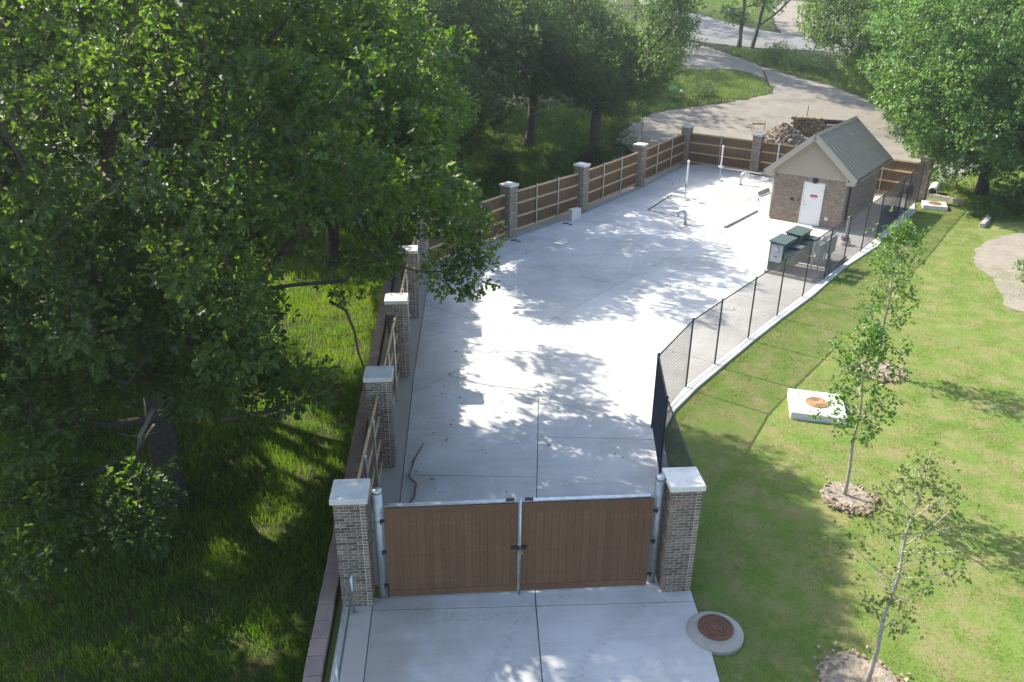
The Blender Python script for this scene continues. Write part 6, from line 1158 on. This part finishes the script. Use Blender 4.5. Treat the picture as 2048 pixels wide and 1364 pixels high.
    'right_back': '''672,1280,180 651,1217,165 672,1207,105 688,1168,111 753,1289,160 605,1252,174 630,1289,263 599,1260,208 644,1231,133 650,1178,101 717,1368,98 703,1395,101 666,1294,104 742,1270,56 672,1218,136 661,1265,105 677,1373,256 587,1352,231 688,1261,212 636,1381,147 706,1373,218 738,1315,69 714,1348,76 745,1321,168 693,1345,181 599,1386,193 635,1402,163 700,1372,104 786,1285,93 671,1289,250 726,1328,168 635,1272,252 659,1336,246 677,1310,119 671,1320,234 678,1241,125 581,1323,192 719,1284,183 755,1270,89 675,1282,161 777,1317,127 692,1261,173 707,1315,196 758,1260,72 661,1356,200 649,1252,224 702,1263,198 615,1329,211 717,1284,225 622,1405,201 677,1165,130 622,1348,188 655,1402,177 663,1252,131 736,1280,142 608,1285,215 638,1275,170 609,1340,255 677,1264,153 637,1245,109 647,1260,196 705,1196,84 704,1286,92 618,1389,169 730,1306,115 663,1204,159 710,1199,119 711,1326,120 737,1303,90 645,1315,266 663,1307,265 626,1271,190 762,1294,60 768,1268,42 624,1237,125 767,1324,142 721,1305,141 616,1351,205 756,1266,133 745,1363,136 721,1347,118 708,1262,89 672,1189,178 704,1232,74 673,1393,159 717,1386,148 595,1310,240 609,1323,240 721,1374,133 595,1319,150 681,1384,232 652,1245,150 679,1244,199 737,1361,165 733,1292,199 644,1238,186 720,1329,205 643,1203,99 688,1203,110 697,1309,148 681,1313,264 720,1273,166 739,1317,149 764,1235,42 613,1256,138 694,1272,130 699,1331,140 628,1241,159 598,1319,184 678,1360,109 694,1255,146 658,1357,253 645,1293,155 771,1321,100 663,1297,228 691,1390,131 717,1308,101 682,1287,193 640,1389,224 729,1251,186 700,1335,214 687,1394,175 687,1291,129 698,1298,215 642,1336,259 781,1276,58 652,1372,234 586,1341,211 625,1351,222 720,1242,205 640,1357,197 643,1408,208 618,1316,197 612,1359,146 683,1382,107 586,1291,206 613,1306,231 706,1189,65 683,1340,243 581,1276,186 615,1237,178 677,1332,265 724,1309,172 605,1305,153 710,1371,159 706,1377,236 635,1371,208 742,1278,177 647,1261,245 691,1313,247 629,1272,131 670,1417,143 696,1187,175 622,1267,229 770,1251,87 687,1217,192 707,1358,231 628,1349,251 769,1298,153 724,1215,169 723,1254,121 719,1348,149 631,1249,217 628,1318,227 683,1303,88 636,1251,141 709,1237,160 709,1169,80 748,1296,141 624,1266,157 634,1310,250 693,1363,243 687,1194,132 755,1320,193 680,1188,79 583,1358,203 663,1191,118 576,1341,190 715,1351,211 582,1303,191 704,1323,87 605,1356,245 709,1398,119 585,1340,171 627,1299,193 586,1267,154 726,1364,202 652,1262,168 725,1232,190 749,1211,64 666,1399,209 734,1382,183 643,1272,115 692,1407,117 777,1304,113 691,1156,92 666,1199,90 714,1280,141 774,1266,121 696,1279,258 675,1247,146 739,1310,223 581,1310,222 661,1278,93 659,1237,217 687,1397,210 714,1285,113 652,1335,224 650,1184,146 666,1245,99 722,1269,197 698,1174,142 664,1220,196 683,1269,89 676,1259,122 618,1340,153 677,1321,104 653,1377,142 699,1169,63 736,1187,76 750,1269,153 704,1264,159 631,1380,187 720,1190,102 676,1360,133 670,1310,156 718,1181,119 769,1242,60 644,1202,142 605,1292,244 659,1163,119 649,1317,218 733,1293,164 695,1383,200 707,1404,177 698,1204,202 587,1331,229 694,1367,148 716,1338,99 633,1375,239 700,1234,176 696,1243,213 603,1377,220 634,1220,122 761,1217,33 703,1328,242 727,1341,226 729,1328,113 691,1224,149 673,1260,239 653,1347,271 760,1292,101 699,1156,157 721,1345,243 745,1208,44 676,1171,91 735,1339,134 747,1343,210 692,1190,156 726,1199,48 717,1384,180 656,1304,244 693,1322,166 711,1197,182 745,1245,175 634,1287,206 713,1289,75 660,1390,191 648,1267,135 683,1356,213 572,1303,174 646,1199,123 743,1232,154 640,1289,125 656,1236,113 658,1274,207 671,1237,162 700,1306,121 606,1355,219 701,1270,229 669,1162,153 747,1315,103 720,1331,78 711,1154,104 719,1290,244 764,1283,183 664,1279,233 572,1279,165 735,1282,112 660,1371,163 656,1218,146 599,1353,165 654,1280,258 646,1239,167 590,1375,174 741,1249,66 683,1285,217 717,1190,152 704,1405,154 610,1322,160 734,1275,86 657,1218,93 679,1319,140 709,1290,158 737,1327,192 627,1241,198 709,1226,205 609,1283,164 679,1281,265 713,1211,212 742,1361,113 705,1179,102 668,1294,129 694,1154,139 692,1300,173 779,1269,100 670,1419,168 738,1244,212 630,1367,159 618,1312,269 636,1226,150 708,1305,83 712,1356,133 669,1351,231 775,1284,165 690,1368,123 758,1304,87 690,1282,112 613,1364,187 657,1245,198''',
}
tree('oak_tree', 'large dark oak overhanging the left fence, trunk in deep shade at lower left', (-7.3, 17.6), dec(CLUMPS['oak_front']), 0.34, (0.1, 0.3, 4.0), M['oak_leaf'], M['bark'], 0.72, 208, 0.17, 0.12, lobed=True, tuft=8)
ol = tree('oak_tree', 'tall oak with pale grey limbs at the upper left behind the nearest oak', (-11.4, 25.8), dec(CLUMPS['oak_left']), 0.34, (-0.3, 0.4, 5.0), M['oak_leaf'], M['grey_bark'], 0.95, 280, 0.18, 0.115, tuft=8)
o0 = ol.location
for pts, r_ in (([(-11.4, 25.9, 1.2), (-11.5, 26.0, 3.0), (-11.25, 26, 4.3), (-10.62, 26, 6.37), (-10.05, 26, 7.43), (-9.42, 26, 8.6), (-8.6, 26, 9.6)], 0.27), ([(-10.75, 26.0, 5.9), (-10.49, 25.6, 6.3), (-10.58, 25.6, 7.2), (-10.48, 25.6, 8.1), (-10.1, 25.6, 8.9)], 0.15),
                ([(-11.5, 26.0, 2.6), (-12.3, 26.4, 4.0), (-12.57, 26.5, 5.65), (-12.47, 26.5, 7.8), (-12.45, 26.5, 9.5), (-12.7, 26.6, 11.2)], 0.27), ([(-11.3, 25.8, 3.6), (-9.67, 24.4, 4.9), (-8.4, 24.1, 6.6), (-7.8, 24, 7.6), (-6.6, 24, 8.4)], 0.2)):
    b = MB(); b.tube([Vector(p) - o0 for p in pts], [r_ * (1 - 0.6 * i / (len(pts) - 1)) for i in range(len(pts))], 9); b.build('limb', M['grey_bark'], ol, smooth=True)
tree('oak_tree', 'dark oak beyond the left fence bend, behind the overhanging branch', (-5.6, 36.2), dec(CLUMPS['oak_mid']), 0.30, (0.2, 0.2, 4.2), M['dark_leaf'], M['bark'], 0.9, 270, 0.20, 0.125)
tree('oak_tree', 'dark oak left of the two shade trees, beyond the diagonal fence', (-2.2, 45.2), dec(CLUMPS['oak_back']), 0.30, (0.1, 0.3, 4.5), M['dark_leaf'], M['bark'], 0.95, 270, 0.20, 0.125)
tree('elm_tree', 'loose dark tree in the middle distance behind the left oaks', (1.2, 62.5), dec(CLUMPS['elm']), 0.28, (0.3, 0.2, 4.5), M['dark_leaf'], M['bark'], 1.1, 130, 0.22, 0.13)
tree('shade_tree', 'leaning-trunk shade tree, left of the pair beyond the diagonal fence', (5.9, 59.7), dec(CLUMPS['ash_one']), 0.30, (0.5, 0.2, 5.4), M['ash_leaf'], M['bark'], 0.85, 150, 0.20, 0.10, droop=0.4)
tree('shade_tree', 'broad shade tree, right of the pair, spreading towards the gravel', (10.3, 56.8), dec(CLUMPS['ash_two']), 0.36, (0.1, 0.2, 4.2), M['ash_leaf'], M['bark'], 0.85, 160, 0.20, 0.10, droop=0.4)
tree('maple_tree', 'big bright green tree filling the upper right edge beside the building', (32.0, 45.2), dec(CLUMPS['right_big']), 0.32, (-0.2, 0.2, 4.0), M['bright_leaf'], M['bark'], 0.85, 230, 0.20, 0.12, droop=0.45)
tree('maple_tree', 'green tree behind the bright one at the right verge of the gravel road', (37.5, 67.5), dec(CLUMPS['right_back']), 0.30, (-0.2, 0.2, 3.6), M['ash_leaf'], M['bark'], 1.0, 170, 0.22, 0.12, droop=0.4)

def ball(n, cx, cy, z0, z1, r, sp=0.9, flatten=1.0):
    """clump centres spread through an egg of foliage"""
    out = []; tries = 0
    while len(out) < n and tries < n * 60:
        tries += 1
        v = rng.normal(size=3); v /= np.linalg.norm(v); v *= (0.35 + 0.65 * rng.random() ** 0.5)
        c = np.array([cx + v[0] * r, cy + v[1] * r, (z0 + z1) / 2 + v[2] * (z1 - z0) / 2])
        if out and min(np.linalg.norm(np.array(out) - c, axis=1)) < sp * 0.75: continue
        out.append(c)
    return out
FAR = [(0.6, 53.0, 12.5, 3.8, 'dark narrow tree left of the leaning-trunk shade tree'), (2.5, 70, 15, 5.0, 'dark tree filling the gap behind the leaning-trunk shade tree'), (-27, 62, 16, 6.5, 'tree at the far upper left of the woods'), (-20, 76, 19, 7.0, 'tall tree at the back of the upper left woods'), (-36, 52, 16, 6.5, 'outermost tree of the left woods'),
       (-23, 43, 14, 5.2, 'dark tree at the far left edge of the woods'), (-23, 30, 14, 5.5, 'dark tree outside the left woods edge'), (-12.0, 46, 14, 5.0, 'dark tree in the left woods behind the grey-limbed oak'), (-18.0, 56, 16, 6.0, 'tall tree deep in the left woods'),
       (-7.0, 54, 14.5, 5.0, 'dark tree in the woods behind the oak at the fence bend'), (-10, 68, 17, 6.0, 'tall tree far back in the left woods'), (-1.5, 74, 17, 6.0, 'tall tree far back left of the shade trees'), (4.0, 82, 18, 6.0, 'tall tree behind the left shade tree'),
       (15.5, 99, 19, 6.5, 'tree left of the paved road, dark against the bank'), (20.5, 92.5, 27, 7.0, 'high-crowned tree left of the gravel road top'), (20.5, 118, 24, 7.5, 'tree on the far bank above the paved road'), (5, 96, 22, 7.0, 'tall tree far beyond the shade trees'),
       (44.5, 76, 16, 5.5, 'tree on the right verge deep behind the maples'), (52, 88, 18, 6.0, 'tree beyond the gravel driveway on the right'), (44, 60, 14, 5.0, 'tree behind the big bright maple'), (56, 130, 28, 8.0, 'far tree on the hill above the driveway')]
for i, (x, y, h, r, lb) in enumerate(FAR):
    zb = T(x, y)
    far = y > 70
    cl = ball(95 if not far else 80, x, y, zb + h * (0.18 if h < 26 else 0.36), zb + h, r, 1.3)
    tree('woodland_tree', lb, (x, y), cl, 0.22, (0.2, 0.1, h * 0.32), M['dark_leaf'] if x < 16 else M['ash_leaf'], M['bark'], 1.35, (150 if not far else 130) if h < 26 else 240, 0.34, 0.21, group='trees of the woods')
# twin-trunk tree between the gravel and the paved road
tw = ball(46, 33.2, 92.5, 10.5, 16, 3.0, 1.0) + ball(14, 35.6, 93, 8.5, 12, 1.8, 0.8) + ball(10, 31.6, 92, 8.0, 9.6, 1.0, 0.6)
t2 = tree('twin_trunk_tree', 'slim tree with two dark trunks between the gravel and the paved road', (32.4, 92.0), tw, 0.22, (0.0, 0.0, 5.4), M['ash_leaf'], M['bark'], 0.95, 90, 0.28, 0.16)
b = MB(); b.tube([(1.5, 0.2, -0.2), (1.9, 0.2, 2.0), (2.3, 0.1, 5.0), (2.6, 0.2, 7.5)], [0.26, 0.21, 0.17, 0.12], 8); b.tube([(1.95, 0.2, 2.4), (3.6, 0.1, 3.6), (5.6, 0.0, 5.6), (6.6, 0, 7.0)], [0.12, 0.11, 0.08, 0.05], 6); b.build('second_trunk', M['bark'], t2)

# bare dead limbs that catch the light on the near oaks
dl = [('dead_branch', 'bare drooping dead branch over the sunlit left grass', [(-5.4, 16.6, 1.9), (-4.4, 16.7, 2.0), (-3.6, 16.9, 2.15), (-3.0, 17.2, 2.3), (-2.75, 17.5, 2.7)], 0.05, M['stick']),
      ('dead_branch', 'thin dead branch hanging down beside the left fence pillars', [(-3.4, 21.0, 3.1), (-2.95, 20.8, 2.9), (-2.75, 20.7, 2.3), (-2.65, 20.4, 1.8), (-2.45, 20.2, 1.2), (-2.4, 20.1, 0.7)], 0.05, M['stick']),
      ('dead_branch', 'grey broken limb forking beside the lower oak trunk', [(-7.0, 16.9, 2.1), (-7.25, 16.5, 1.6), (-7.35, 16.3, 1.1), (-7.15, 16.2, 0.7), (-7.2, 16.1, 0.2)], 0.06, M['grey_bark']),
      ('dead_branch', 'pale crooked limb in the upper left canopy', [(-10.6, 24.9, 5.4), (-10.2, 24.6, 6.3), (-10.0, 24.4, 7.0), (-9.4, 24.3, 7.6), (-8.7, 24.4, 8.3), (-8.3, 24.3, 9.0)], 0.17, M['grey_bark']),
      ('dead_branch', 'bare grey branch with side twigs below the pale crooked limb', [(-10.2, 24.3, 6.0), (-9.6, 24.0, 5.5), (-9.1, 24.0, 5.35), (-8.9, 24.0, 4.9), (-8.6, 23.9, 4.6)], 0.06, M['grey_bark'])]
for nm, lb, pts, r, mt in dl:
    o0 = Vector(pts[0])
    d = thing(nm, lb, 'branch', tuple(o0))
    pp = [Vector(p) - o0 for p in pts]
    b = MB(); b.tube(pp, [r * (1 - 0.75 * i / (len(pp) - 1)) for i in range(len(pp))], 7); b.build('stem', mt, d, smooth=True)
    for i in range(1, len(pp)):
        for _ in range(2):
            b = MB()
            e = pp[i] + Vector((random.uniform(-.5, .5), random.uniform(-.4, .4), random.uniform(-.35, .35)))
            mid = pp[i].lerp(e, 0.5) + Vector((random.uniform(-.06, .06), 0, random.uniform(-.06, .06)))
            b.tube([pp[i], mid, e], [r * 0.28, r * 0.2, r * 0.1], 4); b.build('twig', mt, d)

# ------------------------------------------------------------------ saplings on the lawn
def sapling(name, label, base, tip, r0, ncl, z0f, rmax, leafm, per, L, W, bark, rad, pow_=1.0, spiky=0.6):
    z = T(*base)
    t = thing(name, label, 'sapling', (base[0], base[1], z), 0, 'young trees planted on the lawn')
    tipv = Vector((tip[0] - base[0], tip[1] - base[1], tip[2] - z))
    H_ = tipv.z
    stem = [tipv * (i / 12) + Vector((math.sin(i * 1.3) * 0.025, math.cos(i * 1.7) * 0.025, 0)) * (i / 6) for i in range(13)]
    b = MB(); b.tube(stem, [r0 * (1 - 0.85 * i / 12) for i in range(13)], 9); b.build('trunk', bark, t, smooth=True)
    br = MB(); cl = []
    for k in range(ncl):
        f = z0f + (1 - z0f) * ((k + 0.5) / ncl) ** pow_
        a = k * 2.4 + random.uniform(-.5, .5)
        prof = math.sin(min(1, (f - z0f) / (1 - z0f) * 0.85 + 0.18) * math.pi) ** 0.7
        Lb = rmax * prof * random.uniform(0.55, 1.1)
        p0 = tipv * (f * 0.93)
        p2 = p0 + Vector((math.cos(a) * Lb, math.sin(a) * Lb, Lb * spiky))
        p1 = p0.lerp(p2, 0.5) + Vector((0, 0, -0.06 * Lb))
        br.tube([p0, p1, p2], [r0 * 0.26, r0 * 0.19, r0 * 0.10], 5)
        cl += [tuple(p0.lerp(p2, q) + Vector((random.uniform(-.1, .1), random.uniform(-.1, .1), random.uniform(-.08, .08)))) for q in (0.55, 0.8, 1.0)]
    for q in (0.86, 0.93, 1.0): cl.append(tuple(tipv * q))
    br.build('twigs', bark, t)
    link('crown', leaf_cloud('crown', cl, rad, per, L, W, leafm, tuft=5, flat=0.9, droop=0.3, spread=0.10), t)
    return t
sapling('sapling', 'leafy young tree in a round soil bed beside the square manhole slab', (9.36, 15.42), (9.26, 15.58, 4.62), 0.046, 30, 0.34, 0.95, M['sapling_leaf'], 23, 0.105, 0.08, M['sapling_bark'], 0.24)
sapling('sapling', 'thin sparse young tree nearest the camera at the lower right', (7.14, 9.86), (7.48, 10.25, 4.5), 0.044, 30, 0.26, 0.95, M['thin_leaf'], 18, 0.08, 0.06, M['sapling_bark'], 0.20, spiky=0.75)
sapling('sapling', 'slender young tree farthest up the lawn, tip in front of the mesh fence', (13.45, 21.9), (13.45, 22.25, 5.08), 0.055, 34, 0.30, 1.0, M['sapling_leaf'], 21, 0.105, 0.08, M['sapling_bark'], 0.25, 1.0, 0.8)
def bed(x, y, rx, label, clods):
    z = T(x, y)
    t = thing('planting_bed', label, 'planting bed', (x, y, z))
    b = MB(); b.lathe([(rx, -0.05), (rx * 0.97, 0.03), (rx * 0.8, 0.065), (rx * 0.4, 0.05), (0, 0.05)], 26)
    b.v = [(px * random.uniform(0.93, 1.07), py * random.uniform(0.93, 1.07), pz + random.uniform(-0.012, 0.012)) for px, py, pz in b.v]
    b.build('soil', M['mulch'], t)
    b = MB()
    for _ in range(clods):
        a = random.choice([random.gauss(-1.6, 0.9), random.gauss(-1.6, 0.9), random.uniform(0, 6.28)]); r = rx * random.gauss(0.95, 0.15)
        s = random.uniform(0.012, 0.045)
        mt = Matrix.Translation((r * math.cos(a), r * math.sin(a), 0.05 + random.uniform(0, 0.05))) @ Matrix.Rotation(random.uniform(0, 3), 4, 'Z') @ Matrix.Rotation(random.uniform(0, 1), 4, 'X')
        b.add([mt @ Vector((x_ * s * random.uniform(.6, 1), y_ * s * random.uniform(.6, 1), z_ * s * .7)) for z_ in (-1, 1) for y_ in (-1, 1) for x_ in (-1, 1)], [(0, 2, 3, 1), (4, 5, 7, 6), (0, 1, 5, 4), (2, 6, 7, 3), (0, 4, 6, 2), (1, 3, 7, 5)])
    b.build('clods', M['clod'], t, kind='stuff')
bed(9.42, 15.36, 0.64, 'round pale soil bed with dug clods around the leafy young tree', 190)
bed(7.05, 9.9, 0.72, 'round soil bed at the foot of the thin sparse young tree', 200)
bed(13.6, 22.1, 0.75, 'round pale soil bed behind the square manhole slab', 260)

# ------------------------------------------------------------------ shrubs and rough growth
def shrub(x, y, r, h, label, leafm, n=26, per=90, L=0.13, W=0.08, name='shrub', rad=None):
    z = T(x, y)
    cl = [(c[0], c[1], max(c[2], z + 0.12)) for c in ball(n, x, y, z - h * 0.1, z + h, r, r * 0.30)]
    t = thing(name, label, 'shrub', (x, y, z), 0, 'shrubs at the edges of the woods')
    off = np.array([x, y, z]); cl = np.array(cl) - off
    P, par, rd = branches((0, 0, 0), [tuple(c) for c in cl], (0.05, 0.0, h * 0.35), 0.04, rmin=0.008)
    link('stems', branch_mesh('stems', P, par, rd, 0, len(P), M['bark']), t)
    link('foliage', leaf_cloud('foliage', cl, rad or r * 0.42, per, L, W, leafm, tuft=6), t)
SH = [(8.1, 55.2, 1.1, 2.6, 'bright young shrub between the two shade trees', 'bright_leaf', 34), (7.0, 52.5, 0.9, 1.2, 'low shrub behind the diagonal fence under the shade trees', 'ash_leaf', 20), (9.6, 54.4, 0.9, 1.3, 'dark low shrub at the foot of the right shade tree', 'dark_leaf', 20),
      (12.2, 57.4, 1.2, 2.3, 'arching shrub right of the right shade tree by the gravel', 'ash_leaf', 24), (3.3, 50.5, 0.9, 1.8, 'small dark shrub behind the fence left of the shade trees', 'dark_leaf', 20), (15.0, 68.6, 1.8, 1.6, 'dark bush at the left end of the grass island', 'dark_leaf', 26), (19.6, 72.6, 1.5, 1.3, 'bush on the near edge of the grass island', 'ash_leaf', 24), (23.0, 72.8, 1.2, 1.0, 'low bush on the near edge of the grass island, second from left', 'dark_leaf', 18),
      (34.2, 86.2, 1.6, 1.5, 'dark undergrowth at the foot of the twin-trunk tree', 'dark_leaf', 24), (36.0, 83.2, 1.9, 1.6, 'shaded leafy undergrowth on the right bank of the gravel road', 'ash_leaf', 28), (38.2, 80.6, 1.9, 1.8, 'shaded undergrowth farther down the right bank', 'dark_leaf', 28), (39.4, 77.4, 1.6, 2.0, 'bush at the right verge beside the thin wooden stake', 'ash_leaf', 24), (35.4, 87.6, 1.4, 1.3, 'bush where the right bank meets the paved road', 'dark_leaf', 20),
      (28.9, 40.2, 0.8, 0.9, 'round green bush beside the curved edging stones', 'ash_leaf', 18), (31.0, 40.2, 1.5, 1.6, 'dark thicket bush under the big bright maple', 'dark_leaf', 24), (33.2, 39.4, 1.6, 2.0, 'dark thicket bush at the right edge below the maple', 'dark_leaf', 24), (30.3, 47.0, 1.3, 1.2, 'low green bush behind the concrete pipe', 'bright_leaf', 22), (24.6, 30.4, 0.7, 1.1, 'small weedy shrub on the gravel bed at the right edge', 'bright_leaf', 16),
      (35.0, 54.5, 1.6, 1.8, 'bush behind the building under the right trees', 'bright_leaf', 26), (38.0, 57.0, 1.8, 2.4, 'bush in front of the dark timber board', 'bright_leaf', 28), (-4.0, 41.5, 1.0, 1.5, 'shady shrub beyond the fence bend', 'dark_leaf', 20), (1.0, 44.0, 0.8, 1.6, 'lit shrub just outside the diagonal fence', 'ash_leaf', 20), (21.8, 82.5, 1.6, 2.2, 'dark bush at the inner bend of the gravel road', 'dark_leaf', 26), (22.4, 90.0, 1.8, 3.0, 'tall dark bush left of the gravel road top', 'dark_leaf', 28)]
for x, y, r, h, lb, lm, n in SH: shrub(x, y, r, h, lb, M[lm], n, 80, 0.15, 0.09)

# ------------------------------------------------------------------ grass
def blades(name, label, poly, dens, hmin, hmax, w, mt, excl=(), tone_sc=0.6, clump=0.0, bare=0.0, seed=1, circ=()):
    xs = [p[0] for p in poly]; ys = [p[1] for p in poly]
    A_ = (max(xs) - min(xs)) * (max(ys) - min(ys)); n = int(A_ * dens)
    x = rng.uniform(min(xs), max(xs), n); y = rng.uniform(min(ys), max(ys), n)
    k = in_poly(x, y, poly)
    for e in excl: k &= ~in_poly(x, y, e)
    for cx, cy, cr in circ: k &= (x - cx) ** 2 + (y - cy) ** 2 > cr * cr
    nz = value_noise(x, y, tone_sc, seed) * 0.6 + value_noise(x, y, tone_sc * 3.7, seed + 1) * 0.4
    if bare: k &= rng.random(n) > np.clip((nz - (1 - bare)) * 5, 0, 0.93)
    if clump: k &= rng.random(n) < np.clip((value_noise(x, y, 2.1, seed + 5) - 0.15) * 2.2, 0.35, 1)
    x, y, nz = x[k], y[k], nz[k]; n = len(x)
    z = terr(x, y)
    a = rng.uniform(0, 6.283, n)
    h = rng.uniform(hmin, hmax, n) * (0.7 + 0.6 * value_noise(x, y, 1.3, seed + 7))
    lean = rng.uniform(0.15, 0.95, n) * h; la = rng.uniform(0, 6.283, n)
    wx, wy = np.cos(a) * w / 2, np.sin(a) * w / 2
    b0 = np.stack([x - wx, y - wy, z - 0.01], 1); b1 = np.stack([x + wx, y + wy, z - 0.01], 1)
    t = np.stack([x + np.cos(la) * lean, y + np.sin(la) * lean, z + h], 1)
    if hmax > 0.15:
        m0 = np.stack([x + np.cos(la) * lean * 0.3 - wx * 0.7, y + np.sin(la) * lean * 0.3 - wy * 0.7, z + h * 0.65], 1); m1 = m0 + np.stack([wx, wy, 0 * wx], 1) * 1.4
        vs = np.stack([b0, b1, m1, m0, t], 1).reshape(-1, 3)
        fs = (np.arange(n)[:, None, None] * 5 + np.array([(0, 1, 2), (0, 2, 3), (3, 2, 4)])[None]).reshape(-1, 3); kk = 5
    else:
        vs = np.stack([b0, b1, t], 1).reshape(-1, 3); fs = np.arange(3 * n).reshape(n, 3); kk = 3
    tn = np.clip(rng.normal(0.40, 0.22, n) + (nz - 0.45) * 1.3, 0, 1)
    o = link(name, np_mesh(name, vs, fs, mt, np.repeat(tn, kk)), kind='stuff'); o['label'] = label
    return o
PADX = [(4.3, 3), (4.53, 10.04), (4.64, 11.67), (4.72, 12.9), (5.3, 16.4), (5.78, 18.9), (6.40, 19.80), (7.48, 21.16), (10.5, 24.57), (12.14, 26.36), (14.38, 28.71), (17.33, 32.11), (20.34, 35.09), (23.1, 38.46), (25.8, 41.4), (27.8, 43.4)]
LAWN = PADX + [(28.9, 43.4), (29.5, 42.2), (29.3, 40.8), (28.4, 39.5), (27.2, 38.2), (26.2, 35.9), (24.5, 33.9), (23.5, 32.4), (25.5, 29.5), (27.5, 28.0), (31, 27), (24, 18), (17, 10), (12, 3)]
rot = lambda cx, cy, rz, w, d: [(cx + x * math.cos(rz) - y * math.sin(rz), cy + x * math.sin(rz) + y * math.cos(rz)) for x, y in ((-w / 2, -d / 2), (w / 2, -d / 2), (w / 2, d / 2), (-w / 2, d / 2))]
EX = [rot(10.50, 19.68, -0.33, 1.5, 1.5), rot(27.25, 42.25, -0.45, 1.25, 1.25)]
CI = [(4.82, 11.22, 0.54), (9.42, 15.36, 0.66), (7.05, 9.9, 0.66), (13.6, 22.1, 0.70)]
nearL = [p for p in LAWN]
blades('lawn_grass', 'short mown green lawn right of the yard with drier patches', LAWN, 640, 0.030, 0.075, 0.013, M['lawn_blade'], EX, 0.35, 0.2, 0.31, 21, CI)
blades('lawn_weeds', 'longer grass tufts along the edges of lawn, slabs and beds', [(p[0], p[1]) for p in PADX] + [(p[0] + 0.25, p[1] - 0.2) for p in reversed(PADX)], 420, 0.05, 0.14, 0.011, M['lawn_blade'], [], 0.9, 0.5, 0, 31, CI[:1])
for j, c in enumerate(CI + [(10.5, 19.68, 0.95)]): pass
LEFT = [(-2.78, 3), (-2.78, 33), (-2.3, 34), (-16, 34), (-16, 3)]
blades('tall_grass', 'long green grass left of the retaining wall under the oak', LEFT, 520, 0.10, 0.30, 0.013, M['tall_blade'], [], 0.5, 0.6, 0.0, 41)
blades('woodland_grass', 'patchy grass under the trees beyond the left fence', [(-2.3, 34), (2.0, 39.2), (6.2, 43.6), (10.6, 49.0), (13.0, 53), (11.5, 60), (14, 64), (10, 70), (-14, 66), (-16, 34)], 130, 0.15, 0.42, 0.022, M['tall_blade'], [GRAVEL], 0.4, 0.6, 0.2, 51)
ISL = [(13.0, 62.9), (16.0, 66.9), (18.6, 68.9), (21.9, 70.5), (25.0, 71.6), (27.1, 72.7), (29.5, 74.1), (30.4, 76.0), (30.4, 79.5), (28.8, 82.7), (24.0, 82.7), (22.5, 80), (14, 80), (12, 70)]
blades('island_grass', 'sunlit rough grass of the island inside the gravel bend', ISL, 150, 0.12, 0.35, 0.026, M['lawn_blade'], [], 0.5, 0.3, 0.15, 61)
blades('bank_grass', 'mown grass bank above the far paved road', [(34.5, 109), (38, 103.2), (40.0, 101.4), (41.4, 106.5), (44.4, 115.5), (48.5, 123), (44, 136), (31.5, 136), (31.8, 128)], 45, 0.12, 0.25, 0.05, M['lawn_blade'], [], 0.3, 0, 0.1, 71)
blades('verge_grass', 'weedy green verge along the right side of the gravel road', [(30.9, 89.5), (32.6, 85.0), (34.9, 80.3), (36.8, 77.4), (38.0, 73.5), (39.0, 67.5), (42, 66), (43, 80), (37, 90.3), (31.5, 92.2)], 90, 0.12, 0.40, 0.03, M['tall_blade'], [], 0.5, 0.4, 0.1, 81)
blades('thicket_weeds', 'weeds and low growth under the right trees beyond the edging stones', [(28.0, 45.5), (29.6, 43.6), (30.3, 42.2), (30.0, 40.6), (29.0, 39.0), (36, 38.8), (40, 46), (38, 60), (37, 53), (31, 47.8)], 90, 0.10, 0.35, 0.025, M['tall_blade'], [], 0.5, 0.4, 0.3, 91)

# ------------------------------------------------------------------ thin air volume, added to imitate the veil of lens flare
hz = MB(); hz.box(25, 150, 23, 320, 380, 52)
hm = bpy.data.materials.new('veil_haze'); hm.use_nodes = True
hn = hm.node_tree; hn.nodes.remove(hn.nodes["Principled BSDF"])
pv = hn.nodes.new("ShaderNodeVolumePrincipled")
pv.inputs['Color'].default_value = (0.86, 0.92, 0.95, 1)
pv.inputs['Density'].default_value = 0.0008
pv.inputs['Anisotropy'].default_value = 0.7
hn.links.new(pv.outputs[0], hn.nodes["Material Output"].inputs['Volume'])
hz_o = hz.build('veil_haze', hm); hz_o['kind'] = 'stuff'
